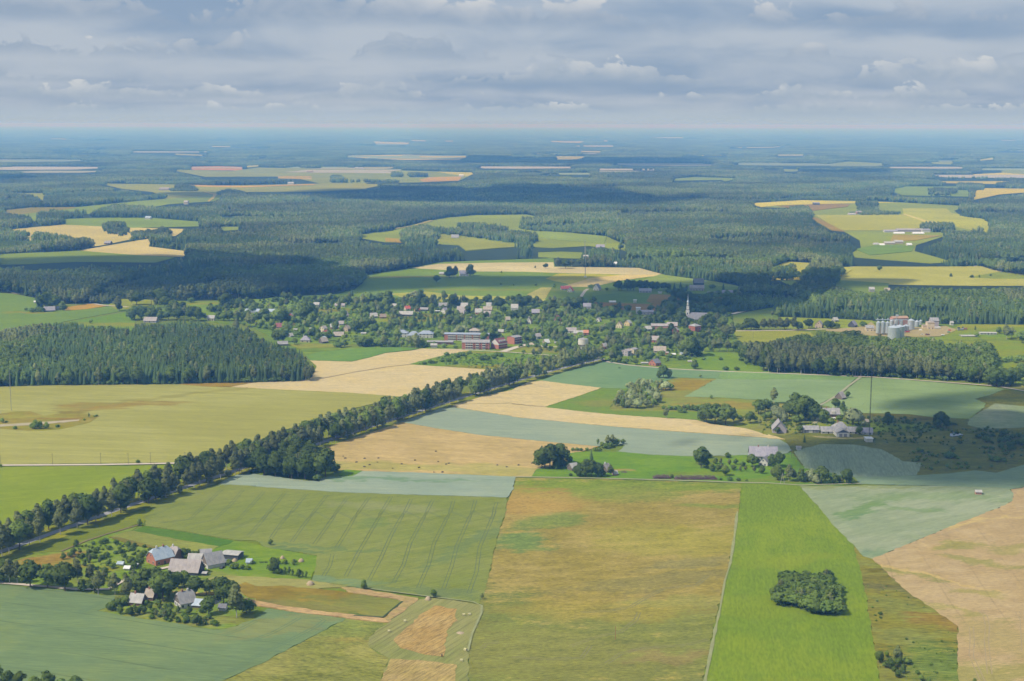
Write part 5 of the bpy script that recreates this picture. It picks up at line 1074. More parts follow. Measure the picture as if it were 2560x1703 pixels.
many(G9, 'l', '60,482,82 100,442,92 30,522,82 230,482,112,o 300,482,112,o 190,502,82 480,562,72 560,582,82 620,572,102 660,562,112 700,562,82 830,522,82,o 830,562,62 1050,512,72 1200,522,132 1240,542,142 1300,542,122 1180,562,102 1350,562,102 650,722,112,o 600,702,82 680,652,72 800,642,62 850,592,82 935,622,62,o 1030,642,82 1080,622,72 1000,602,72 500,742,92 560,722,82 640,802,92 720,802,82 780,782,72 '
     '850,762,102,l 930,772,112 900,702,62 980,722,52 1010,782,62 700,992,152,o 660,1002,112 620,862,122,b 680,882,132,b 740,862,92 820,862,92 900,902,72 960,922,62 1140,762,102 1200,782,112 1250,722,92 1170,862,82 1230,872,82 1300,832,122 1330,902,102 1400,942,172,o 1450,952,192,o 1510,942,182,o 1570,902,122 1350,842,102 1400,782,112 1480,782,82 1560,802,102 1620,782,112 1340,642,142,l 1400,622,112 '
     '1380,562,82 1570,622,102 1640,622,112 1700,642,122 1750,682,122 1670,902,122,b 1720,902,132,b 1800,782,142 1840,762,132 1760,762,122 1800,902,112 1860,902,102 1900,882,92 1960,922,112 2040,902,92 2100,902,92 2180,902,82 1480,1077,92,l 900,1032,62 740,1012,72 800,1022,52 860,1002,42 1000,962,52 1150,942,52 1330,982,42 1240,962,42')
many('dark trees of the hedge behind the village', 'l', '730,302,102,o 760,302,62,o 820,302,102,o 880,302,105,o 940,302,102,o 1000,302,102,o 1060,302,92,o 1110,302,82,o 1180,302,82,o 1220,302,72,o 1280,302,82,s 1340,302,92,s 1400,312,62 1230,332,52 1650,287,46 1760,302,82,s 620,302,30 510,272,35 850,302,90,o 970,302,90,o 100,272,26 460,282,40')
many('trees round the graveyard', 'l', '1300,402,122,o 1360,422,142,o 1430,422,112,o 1500,432,102,o 1550,442,92,o 1620,442,92,o 1700,482,112,o 1780,482,112,o 1850,482,102,o 1900,472,122,o 1260,440,90,o 1330,480,90,o 1450,500,80,o')
many('single bushes in the meadow below the village', 'l', '1560,987,30 1730,987,32 1935,997,36 1780,1087,42 1890,1087,36 1990,1032,62,l 2060,1042,62,l 2120,1042,62,l 1660,950,16 1080,1002,30 740,1068,16')
many('trees along the eastern road', 'l', '2020,662,92 2060,682,82 1900,682,62 1950,692,62 2150,692,112,b 2210,692,112,b 2270,692,102,b 2330,692,102,b 2240,562,62 2300,562,92')
many('trees along the eastern road', 'm', '300,592,102,b 360,592,102,b 420,592,112,b 240,592,92,b 170,592,92,b 60,592,102,o 20,592,92,o 100,592,62 480,592,62 545,582,85,o 700,582,72 740,582,62 780,577,42 1000,562,42 2145,622,52,l 2210,672,112,b 2250,662,92,b 1945,602,52,p 1955,652,42,l 2340,702,100,o 2200,602,62 340,590,80 460,590,70')
many('lone trees of the northern fields', 'm', '325,167,112,s 260,142,82 400,152,82 450,167,72 500,172,82 580,172,112,o 640,177,112,o 700,177,102,o 760,162,112,o 800,147,92 1140,94,46,o 1740,147,30 1917,157,30 1980,157,36,p 2075,142,24 630,282,62 300,142,82 550,165,80,o 670,172,90,o', 'ol')
fill('bushes of the eastern hedge', 'm 2175,868 2190,805 2500,790 2500,870', 16, 4, 6.5, 'uul', 5, 1.2)
many('trees beside the eastern wood', 'm', '2060,1052,132,o 2120,1067,145,o 2180,1067,140,o 2230,1055,122,o 2290,1022,112,o 2330,982,102,o 2150,962,62,l 2250,1000,90,o', 'ol')
many('lone trees of the fields behind the village', 'o', '770,1062,72,o 810,1062,78,b 905,1050,72,o 685,1092,50,o 730,1175,33,o 1110,1030,14 1480,1000,72 1530,1000,62 1570,990,52 1720,990,72,b 1780,990,82,b 1630,985,52 1330,1000,20 1400,1000,35 1640,992,48 1690,992,60 130,1175,30,s 1105,1108,14 1190,1112,12 1335,1115,18 1455,1115,18 790,1062,60', 'ob')
for nm_, p_, h_, k_ in EDGE:
    c_ = {'broad': 'o', 'birch': 'b', 'spruce': 's', 'pine': 'i', 'bush': 'u'}[k_]
    plant(c_, p_, h_, 'front trees of the %s' % ('dense mixed wood by the barley' if nm_ == 'dense_wood' else 'broadleaf wood below the silos'))
# ------------------------------------------------------------------ buildings
WALLC = {
    'white': ((0.56, 0.545, 0.50)), 'cream': ((0.62, 0.54, 0.38)), 'yellow': ((0.60, 0.46, 0.24)), 'red': ((0.36, 0.13, 0.085)), 'brick': ((0.42, 0.17, 0.11)), 'wood': ((0.17, 0.14, 0.115)), 'brown': ((0.20, 0.12, 0.08)),
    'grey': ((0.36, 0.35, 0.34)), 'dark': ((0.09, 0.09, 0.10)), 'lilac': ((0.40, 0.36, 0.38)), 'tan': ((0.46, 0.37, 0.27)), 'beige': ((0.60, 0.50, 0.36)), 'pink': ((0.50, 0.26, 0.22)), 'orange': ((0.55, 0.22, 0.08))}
ROOFC = {
    'slate': ((0.25, 0.245, 0.25), (0.36, 0.345, 0.335)), 'tin': ((0.32, 0.39, 0.46), (0.43, 0.49, 0.54)), 'light': ((0.34, 0.33, 0.31), (0.47, 0.45, 0.415)), 'tan': ((0.33, 0.28, 0.235), (0.43, 0.37, 0.30)),
    'pinkgrey': ((0.30, 0.265, 0.25), (0.40, 0.355, 0.335)), 'darkgrey': ((0.16, 0.16, 0.18), (0.22, 0.22, 0.24)), 'maroon': ((0.20, 0.07, 0.07), (0.28, 0.11, 0.10)), 'red': ((0.46, 0.10, 0.08), (0.55, 0.16, 0.12)),
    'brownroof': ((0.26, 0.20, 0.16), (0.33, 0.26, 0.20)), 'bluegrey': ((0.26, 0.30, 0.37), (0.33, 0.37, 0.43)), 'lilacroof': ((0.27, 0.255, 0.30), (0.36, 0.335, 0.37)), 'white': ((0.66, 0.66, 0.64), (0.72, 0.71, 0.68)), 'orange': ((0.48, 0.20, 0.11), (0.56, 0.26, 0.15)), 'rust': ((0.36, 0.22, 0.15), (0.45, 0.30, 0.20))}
def wm(k): return mat(k + '_wall_surface', WALLC[k], rough=0.9, var=0.14, scale=0.5)
def rm(k): return roof_mat(k + '_roof_surface', *ROOFC[k], rough=0.45 if k in ('tin', 'white') else 0.85)
GLASS = mat('window_glass', (0.035, 0.045, 0.06), rough=0.15, var=0.05, spec=0.6)
FRAME = mat('white_window_frame', (0.62, 0.61, 0.58), rough=0.7, var=0.05)
DOORM = mat('dark_door_boards', (0.10, 0.085, 0.075), rough=0.8, var=0.15)
GDOOR = mat('grey_garage_door', (0.20, 0.20, 0.22), rough=0.7, var=0.1)
CHIM = mat('brick_chimney_surface', (0.34, 0.17, 0.12), rough=0.95, var=0.2)
CHIMW = mat('pale_chimney_surface', (0.58, 0.56, 0.52), rough=0.95, var=0.1)
LANDM = []
def roof_mb(L, D, wh, rh, hip=0.0, ov=0.45, th=0.22):
    """gabled roof with real thickness; hip 0 gable .. 1 full hip; half hips between"""
    mb = MB(); l, d = L / 2 + ov, D / 2 + ov; sl = rh / (D / 2); ez = wh - sl * ov
    hh = hip * rh; cut = hh / sl * 1.0 if hip else 0.0; rz = wh + rh
    # outline of the slope: eave corners, then gable breaks, then ridge ends
    if hip <= 0.01:
        top = [(-l, -d, ez), (l, -d, ez), (l, 0, rz), (-l, 0, rz), (-l, d, ez), (l, d, ez)]
        F = [(0, 1, 2, 3), (3, 2, 5, 4)]
        edge = [0, 1, 2, 5, 4, 3]
    else:
        rx = max(0.3, l - cut * (1.0 if hip < 0.99 else 1.0)); bz = rz - hh; by = min(d, hh / sl)
        if hip >= 0.99:
            top = [(-l, -d, ez), (l, -d, ez), (l, d, ez), (-l, d, ez), (-rx, 0, rz), (rx, 0, rz)]
            F = [(0, 1, 5, 4), (2, 3, 4, 5), (1, 2, 5), (3, 0, 4)]; edge = [0, 1, 2, 3]
        else:
            top = [(-l, -d, ez), (l, -d, ez), (l, -by, bz), (rx, 0, rz), (-rx, 0, rz), (-l, -by, bz), (-l, d, ez), (l, d, ez), (l, by, bz), (-l, by, bz)]
            F = [(0, 1, 2, 3, 4, 5), (7, 6, 9, 4, 3, 8), (2, 8, 3), (9, 5, 4)]; edge = [0, 1, 2, 8, 7, 6, 9, 5]
    n = len(top); V = top + [(x, y, z - th) for x, y, z in top]
    G = list(F) + [tuple(i_ + n for i_ in reversed(f)) for f in F]
    for a, b in zip(edge, edge[1:] + edge[:1]): G.append((b, a, a + n, b + n))
    return mb.add(V, G)
def walls_mb(L, D, wh, rh, hip=0.0):
    mb = MB(); l, d = L / 2, D / 2; by = 0.0 if hip <= 0.01 else d * min(1, hip); gz = wh + rh * (1 - min(1, hip)) - 0.12
    V = []
    if hip >= 0.99: return mb.box(-l, l, -d, d, -0.5, wh - 0.05)
    for sx in (-l, l):
        pts = [(sx, -d, -0.5), (sx, d, -0.5), (sx, d, wh - 0.12)] + ([(sx, by, gz), (sx, -by, gz)] if by > 0.05 else [(sx, 0, gz)]) + [(sx, -d, wh - 0.12)]
        V.append(pts)
    n = len(V[0]); F = [tuple(range(n - 1, -1, -1)), tuple(range(n, 2 * n))]
    for k in range(n): F.append((k, (k + 1) % n, (k + 1) % n + n, k + n))
    return mb.add(V[0] + V[1], F)
def window(t, x, y, z, face, w_=1.0, h=1.3, frame=True):
    """face: 0 -y, 1 +x, 2 +y, 3 -x"""
    o = link('window', None, t); 
    mb = MB(); q = 0.05
    a = {0: 0, 1: math.pi / 2, 2: math.pi, 3: -math.pi / 2}[face]
    mb.box(-w_ / 2 - 0.12, w_ / 2 + 0.12, -q, 0.06, -h / 2 - 0.12, h / 2 + 0.12) if frame else mb.box(-w_ / 2, w_ / 2, -q, 0.06, -h / 2, h / 2)
    bpy.data.objects.remove(o)
    key = ('wf', round(w_, 1), round(h, 1), frame)
    if key not in MESHC:
        MESHC[key] = mb.mesh('window', [FRAME if frame else GLASS]); m2 = MB().box(-w_ / 2, w_ / 2, -0.085, -0.04, -h / 2, h / 2); MESHC[key + ('p',)] = m2.mesh('pane', [GLASS])
    o = link('window', MESHC[key], t, (x, y, z), (0, 0, a))
    if frame: link('pane', MESHC[key + ('p',)], o)
    return o
MESHC = {}
def door(t, x, y, face, w_=1.2, h=2.1, m=None):
    a = {0: 0, 1: math.pi / 2, 2: math.pi, 3: -math.pi / 2}[face]
    m = m or DOORM; key = ('d', round(w_, 1), round(h, 1), m.name)
    if key not in MESHC: MESHC[key] = MB().box(-w_ / 2, w_ / 2, -0.07, 0.05, 0, h).mesh('door', [m])
    return link('door', MESHC[key], t, (x, y, 0), (0, 0, a))
def house(name, label, short, tile, xl, xr, yb, rot, D, wh, rh, wall, roof, cat='house', hip=0.0, chim=1, L=None, win=True, far=False, base=None, group=None, doors=True, storeys=1, big=False):
    a, b = at(tile, xl, yb), at(tile, xr, yb); W_ = abs(b.x - a.x); th = math.radians(rot)
    c, s_ = abs(math.cos(th)), abs(math.sin(th))
    if L is None: L = max(D * 0.7, (W_ - D * s_) / max(c, 0.25))
    half = (L * s_ + D * c) / 2
    m_ = (a + b) / 2; dr = Vector((m_.x, m_.y, 0)).normalized(); p = m_ + dr * half
    t = thing(name, label, cat, p, th, group)
    link('wall', walls_mb(L, D, wh, rh, hip).mesh('wall', [wm(wall)]), t)
    if base: link('base_wall', MB().box(-L / 2 - 0.03, L / 2 + 0.03, -D / 2 - 0.03, D / 2 + 0.03, -0.5, base[1]).mesh('base_wall', [wm(base[0])]), t)
    link('roof', roof_mb(L, D, wh, rh, hip).mesh('roof', [rm(roof)]), t)
    for k in range(chim):
        cx = L * (-0.18 + 0.36 * k); link('chimney', MB().box(cx - 0.4, cx + 0.4, -0.4, 0.4, wh + rh * 0.6, wh + rh + 1.0).mesh('chimney', [CHIM if (k + len(label)) % 2 else CHIMW]), t)
    if win:
        for st in range(storeys):
            z = 1.5 + st * 2.9
            if z + 0.7 > wh + 0.3: break
            n = max(1, int(L / (3.4 if not far else 4.2)))
            for k in range(n):
                x = -L / 2 + L * (k + 0.5) / n
                if st == 0 and doors and k == n // 2: door(t, x, -D / 2, 0); continue
                window(t, x, -D / 2 - 0.01, z, 0, frame=not far)
            if not far or True:
                for sgn, f in ((-1, 3), (1, 1)):
                    for q in ((-0.22, 0.22) if D > 6 else (0,)): window(t, sgn * (L / 2 + 0.01), q * D, z, f, frame=not far)
        if rh > 3.2 and hip < 0.99:
            window(t, -L / 2 - 0.01, 0, wh + rh * 0.28, 3, 0.9, 1.1, frame=not far); window(t, L / 2 + 0.01, 0, wh + rh * 0.28, 1, 0.9, 1.1, frame=not far)
    if short: LANDM.append((short, p.x, p.y))
    return t, L, D

# southern farm
t, L, D = house('brick_farmhouse', 'red brick farmhouse with pale blue tin roof beside the orchard', 'the red brick farmhouse', 'q', 62, 690, 688, 44, 10.5, 4.0, 5.2, 'brick', 'tin', 'farmhouse', hip=0.38, chim=2)
house('farmhouse_wing', 'brown wing with weathered grey roof behind the brick farmhouse', None, 'q', 560, 850, 585, -24, 8.0, 3.4, 4.6, 'brown', 'pinkgrey', 'farmhouse', hip=0.3, chim=1, win=False)
house('barn', 'long low barn with pinkish grey roof nearest the farm trees', 'the pinkish-roofed barn', 'q', 590, 1350, 915, -9, 10.5, 2.6, 5.4, 'dark', 'pinkgrey', 'barn', chim=0, win=False)
house('outbuilding', 'small white outbuilding with light roof joined to the big grey barn', None, 'q', 1010, 1390, 705, -6, 8.0, 2.2, 4.6, 'white', 'light', 'outbuilding', chim=0)
t, L, D = house('barn', 'big grey barn with white lower gable in the farmyard', 'the big grey barn', 'q', 1290, 1850, 762, 36, 9.5, 2.9, 5.4, 'wood', 'slate', 'barn', chim=0, win=False, base=('white', 2.4))
door(t, -L / 2 - 0.05, 0.3, 3, 1.6, 2.2); window(t, -L / 2 - 0.06, -1.9, 1.5, 3, .9, .9, False); window(t, -L / 2 - 0.06, 2.4, 1.5, 3, .9, .9, False)
house('shed', 'grey-roofed shed behind the small white outbuilding', None, 'q', 1260, 1560, 575, 12, 8.0, 2.6, 3.6, 'grey', 'slate', 'shed', chim=0, win=False)
house('cattle_shed', 'long dark cattle shed with flat grey roof at the farm end', 'the long dark cattle shed', 'q', 1780, 2245, 560, -14, 8.0, 3.4, 0.7, 'dark', 'light', 'shed', chim=0, win=False)
house('lean_to', 'white-roofed lean-to at the end of the big grey barn', None, 'q', 1745, 1905, 668, -12, 4.5, 2.4, 0.8, 'dark', 'white', 'shed', chim=0, win=False)
house('greenhouse', 'long pale blue greenhouse in the orchard', None, 'a', 1085, 1145, 497, -8, 3.2, 1.4, 0.9, 'white', 'tin', 'greenhouse', chim=0, win=False)
house('hut', 'low white hut between orchard and farm track', None, 'a', 1150, 1205, 542, -5, 4.0, 1.6, 0.9, 'white', 'white', 'hut', chim=0, win=False)
house('hut', 'tiny white-roofed hut with dark wall beside the garden tree', None, 'a', 1232, 1272, 520, -5, 3.0, 2.0, 0.6, 'dark', 'white', 'hut', chim=0, win=False)
house('greenhouse', 'small bluish white greenhouse in the meadow beyond the cattle shed', None, 'a', 2277, 2318, 487, 0, 4, 1.9, 1.4, 'white', 'tin', 'greenhouse', chim=0, win=False)
house('hut', 'small dark hut beside the gable of the pinkish-roofed barn', None, 'q', 1345, 1430, 915, -5, 3, 1.9, 0.4, 'dark', 'light', 'hut', chim=0, win=False)
# cottages on the field edge
house('cottage', 'small wooden cottage with light grey roof at the field edge', 'the small light-roofed cottage', 'r', 172, 462, 395, -14, 6.8, 2.5, 3.6, 'brown', 'light', 'cottage', chim=1, win=False)
house('cottage', 'brown cottage with tan roof behind the light-roofed cottage', None, 'r', 448, 640, 300, -12, 6.0, 2.6, 3.4, 'brown', 'tan', 'cottage', chim=2, win=False)
t, L, D = house('farmhouse', 'white-based farmhouse with grey half-hipped roof and two chimneys', 'the half-hipped farmhouse', 'r', 940, 1335, 445, 34, 8.6, 3.4, 5.0, 'wood', 'slate', 'farmhouse', hip=0.25, chim=2, base=('white', 2.6), win=False)
for q_ in (-2.2, 0.2, 2.4): window(t, -L / 2 - 0.06, q_, 1.5, 3)
for q_ in (-3, 0, 3): window(t, q_, -D / 2 - 0.06, 1.5, 0)
window(t, -L / 2 - 0.03, 0, 4.6, 3, 1.0, 1.2)
house('shed', 'shed with pale grey-green roof beside the half-hipped farmhouse', None, 'r', 1268, 1455, 425, -10, 5.5, 2.0, 2.4, 'wood', 'tin', 'shed', chim=0, win=False)
house('shed', 'small white shed with dark roof below the big grey birch', None, 'r', 1722, 1858, 472, -6, 4.2, 2.0, 1.4, 'white', 'darkgrey', 'shed', chim=0, win=False)
house('tent_roofed_hut', 'narrow pale hut with steep roof between garden trees', None, 'r', 1590, 1695, 358, 70, 4.0, 0.8, 3.4, 'white', 'light', 'hut', chim=0, win=False, L=5)

# garage farmstead
house('barn', 'old barn with steep grey roof and brick corner facing the stubble', 'the steep-roofed old barn', 's', 210, 478, 915, 84, 11.0, 3.4, 6.4, 'lilac', 'slate', 'barn', chim=0, L=15, win=False)
house('brick_lean_to', 'small red brick lean-to against the steep-roofed old barn', None, 's', 385, 480, 885, 0, 4, 2.2, 0.6, 'brick', 'slate', 'shed', chim=0, win=False)
t, L, D = house('garage', 'long white garage with two pairs of dark doors', 'the long white garage', 's', 765, 1068, 905, 0, 8.5, 3.1, 2.4, 'white', 'slate', 'garage', chim=0, win=False)
for q_ in (-4.4, -2.6, 2.2, 4.2, 5.6): door(t, q_, -D / 2, 0, 1.7, 2.5, GDOOR)
house('stable_wing', 'low white wing with grey roof left of the gabled garage', None, 's', 1110, 1378, 920, -2, 8.0, 2.3, 3.2, 'white', 'slate', 'outbuilding', chim=0)
t, L, D = house('gabled_garage', 'white gabled garage with two grey doors and grey roof', 'the gabled white garage', 's', 1376, 1610, 980, 90, 10.4, 3.8, 2.6, 'white', 'slate', 'garage', chim=0, L=13, win=False)
for q_ in (-1.8, 1.8): door(t, -L / 2, q_, 3, 2.6, 2.8, GDOOR)
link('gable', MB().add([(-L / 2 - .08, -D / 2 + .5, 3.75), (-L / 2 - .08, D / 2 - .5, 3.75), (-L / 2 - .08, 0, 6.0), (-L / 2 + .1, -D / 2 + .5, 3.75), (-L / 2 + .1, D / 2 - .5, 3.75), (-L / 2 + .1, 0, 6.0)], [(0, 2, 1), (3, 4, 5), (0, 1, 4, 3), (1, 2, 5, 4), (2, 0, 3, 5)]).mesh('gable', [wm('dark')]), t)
house('farmhouse', 'tall hipped grey roof with chimney behind the gabled white garage', None, 's', 1340, 1605, 895, 0, 10, 4.0, 4.2, 'white', 'slate', 'farmhouse', hip=1.0, chim=1, win=False)
house('stable_wing', 'low white wing with grey roof right of the gabled garage', None, 's', 1600, 1795, 925, -2, 8.0, 2.3, 3.2, 'white', 'slate', 'outbuilding', chim=0)
house('stable_wing', 'end wing with blue-grey roof by the marsh edge', None, 's', 1860, 2060, 938, -3, 8.0, 2.3, 3.0, 'white', 'lilacroof', 'outbuilding', chim=0)
t, L, D = house('house', 'brown house with long grey roof and white dormer behind the garages', 'the dormered brown house', 's', 1100, 1452, 615, -2, 9.0, 3.2, 4.2, 'brown', 'slate', 'house', chim=2)
link('dormer', MB().box(1.2, 4.2, -D / 2 - 0.2, -D / 2 + 3, 3.0, 5.4).mesh('dormer', [wm('white')]), t)
house('old_barn', 'ramshackle old barn with patched grey roof on the field path', 'the ramshackle barn', 's', 1385, 1572, 300, 42, 8.0, 2.6, 4.4, 'wood', 'pinkgrey', 'barn', chim=0, win=False)
house('shed', 'small tan shed half hidden by pale willows', None, 's', 390, 480, 612, 50, 5, 2.4, 2.2, 'tan', 'light', 'shed', chim=0, win=False)
house('shed', 'small tan-roofed shed in the meadow behind the wing', None, 's', 1912, 1975, 728, 0, 5, 1.8, 1.6, 'tan', 'tan', 'shed', chim=0, win=False)
house('van', 'white box van parked below the dormered brown house', None, 's', 1325, 1378, 665, 0, 2.2, 1.9, 0.15, 'white', 'white', 'van', chim=0, win=False)
# dark roofed farmstead and roadside farmstead
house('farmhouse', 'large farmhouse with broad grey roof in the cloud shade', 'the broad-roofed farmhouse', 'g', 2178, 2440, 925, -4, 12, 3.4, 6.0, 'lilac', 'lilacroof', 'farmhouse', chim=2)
house('farmhouse_wing', 'pale gabled porch wing in front of the broad-roofed farmhouse', None, 'g', 2262, 2395, 985, 62, 7, 3.4, 3.4, 'white', 'slate', 'farmhouse', chim=0)
house('shed', 'grey wooden shed with weathered roof between two big trees', 'the grey roadside shed', 'g', 508, 612, 1028, 32, 6.5, 2.8, 2.8, 'wood', 'light', 'shed', chim=0, win=False)
house('cottage', 'weathered brown cottage right of the dark tree clump', None, 'g', 812, 915, 1045, 46, 7, 2.8, 3.8, 'wood', 'pinkgrey', 'cottage', chim=1, win=False)
house('hut', 'small pale hut beside the birch at the track', None, 'g', 922, 972, 1070, 20, 4, 2.0, 1.6, 'pink', 'light', 'hut', chim=0, win=False)
house('hut', 'small red hut with pale roof alone in the oat field', None, 'h', 1905, 1962, 1245, -6, 3.5, 2.4, 0.9, 'pink', 'light', 'hut', chim=0, win=False)
house('shed', 'small white shed with dark bush at the rye field edge', None, 'h', 262, 300, 832, 0, 4, 2.4, 0.8, 'white', 'slate', 'shed', chim=0, win=False)
house('cabin', 'white equipment cabin at the foot of the tall mast', 'the white mast cabin', 'h', 903, 944, 760, 0, 7.5, 3.2, 0.25, 'white', 'white', 'cabin', chim=0, win=False)

# village
V_ = lambda *a, **k: house(*a, far=True, **k)
V_('long_hall', 'long white hall with pale blue-grey roof at the west end', 'the long white hall', 'v', 112, 735, 300, -3, 14, 5.0, 2.6, 'white', 'tin', 'hall', chim=0)
V_('barn', 'small red brick barn with grey roof behind a tall tree', 'the small red barn', 'v', 952, 1092, 352, 62, 8, 3.4, 3.0, 'red', 'slate', 'barn', chim=0)
V_('house', 'yellow house with dark maroon roof west of the village', 'the maroon-roofed house', 'v', 712, 900, 575, 0, 9, 3.0, 4.2, 'yellow', 'maroon', 'house', chim=2)
V_('shed', 'long low grey shed at the corner of the dense wood', 'the long low grey shed', 'v', 725, 950, 905, 14, 8, 2.2, 2.8, 'wood', 'slate', 'shed', chim=0, win=False)
V_('shed', 'shed with pale roof behind the two dark round trees', None, 'v', 945, 1055, 738, 40, 6, 2.4, 2.6, 'grey', 'light', 'shed', chim=0, win=False)
V_('house', 'cream house with grey hipped roof facing the green', 'the cream hipped house', 'v', 1195, 1382, 838, 0, 10, 3.2, 4.2, 'cream', 'lilacroof', 'house', hip=0.99, chim=1)
V_('cottage', 'grey-brown cottage beside the cream hipped house', None, 'v', 1545, 1735, 862, 38, 8, 2.8, 4.0, 'wood', 'tan', 'cottage', chim=1)
V_('house', 'cream gabled house with grey roof and shaded side wall', 'the cream gabled house', 'v', 1560, 1718, 640, 50, 8, 5.0, 2.8, 'cream', 'pinkgrey', 'house', chim=0, storeys=2)
V_('house', 'white house with bright red roof on the village green', 'the red-roofed white house', 'v', 1612, 1760, 712, 46, 7, 2.4, 4.2, 'white', 'red', 'house', chim=0)
V_('shed', 'flat pale blue shed below the red-roofed white house', None, 'v', 1640, 1732, 758, 0, 6, 1.9, 0.3, 'white', 'tin', 'shed', chim=0, win=False)
V_('house', 'pink-walled house with light grey roof by the green', None, 'v', 1768, 1952, 580, 8, 8, 3.2, 3.4, 'pink', 'light', 'house', chim=1)
V_('barn', 'barn with broad tan roof at the village green', None, 'v', 1838, 2045, 735, 6, 9, 2.2, 3.8, 'wood', 'tan', 'barn', chim=0, win=False)
V_('house', 'tan gabled house between dark village trees', None, 'v', 2030, 2165, 628, 56, 8, 4.0, 3.6, 'tan', 'tan', 'house', chim=1)
V_('house', 'cream gabled cottage above the green, facing south', None, 'v', 2000, 2142, 345, 52, 7, 3.0, 4.0, 'cream', 'pinkgrey', 'house', chim=0)
V_('house', 'lilac-grey house with pale roof at the upper lane', None, 'v', 1445, 1572, 152, -8, 8, 4.2, 2.8, 'lilac', 'light', 'house', chim=0)
V_('house', 'long white house in the upper gardens', None, 'v', 1868, 2062, 148, 0, 8, 3.0, 2.4, 'white', 'pinkgrey', 'house', chim=0)
V_('shed', 'grey-roofed shed behind the pink-walled house', None, 'v', 1945, 2040, 500, 0, 7, 2.4, 3.0, 'grey', 'pinkgrey', 'shed', chim=0, win=False)
V_('shed', 'low white shed in the gardens right of the maroon-roofed house', None, 'v', 1060, 1125, 610, 0, 5, 2.0, 0.8, 'white', 'light', 'shed', chim=0, win=False)
V_('shed', 'small pale shed on the grass below the maroon roof', None, 'v', 1375, 1425, 590, 0, 4, 1.8, 0.8, 'white', 'light', 'shed', chim=0, win=False)
V_('farmhouse', 'long house with pinkish roof behind the dense wood', 'the pinkish-roofed farmhouse', 'i', 1328, 1455, 762, -6, 10, 2.6, 4.0, 'grey', 'pinkgrey', 'farmhouse', chim=0)
V_('house', 'cream house with pale roof at the edge of the wood', None, 'i', 1912, 1978, 745, 0, 8, 3.6, 3.2, 'cream', 'light', 'house', chim=0)
V_('farmhouse', 'blue-grey roofed farmhouse in the western field', 'the western farmhouse', 'i', 402, 512, 665, 18, 8, 2.6, 4.4, 'dark', 'lilacroof', 'farmhouse', chim=0, win=False)
V_('shed', 'small white-roofed shed at the western farm drive', None, 'i', 310, 345, 585, 20, 5, 2.2, 1.6, 'grey', 'white', 'shed', chim=0, win=False)
V_('shed', 'grey shed behind the western farmhouse', None, 'i', 505, 552, 645, 30, 6, 2.4, 2.6, 'grey', 'slate', 'shed', chim=0, win=False)
V_('shed', 'pale-roofed shed among trees by the western lane', None, 'i', 520, 556, 548, 0, 6, 2.4, 2.4, 'grey', 'light', 'shed', chim=0, win=False)
V_('hut', 'tiny pale hut near the forest corner', None, 'i', 2158, 2200, 592, 0, 4, 2.2, 1.2, 'tan', 'light', 'hut', chim=0, win=False)
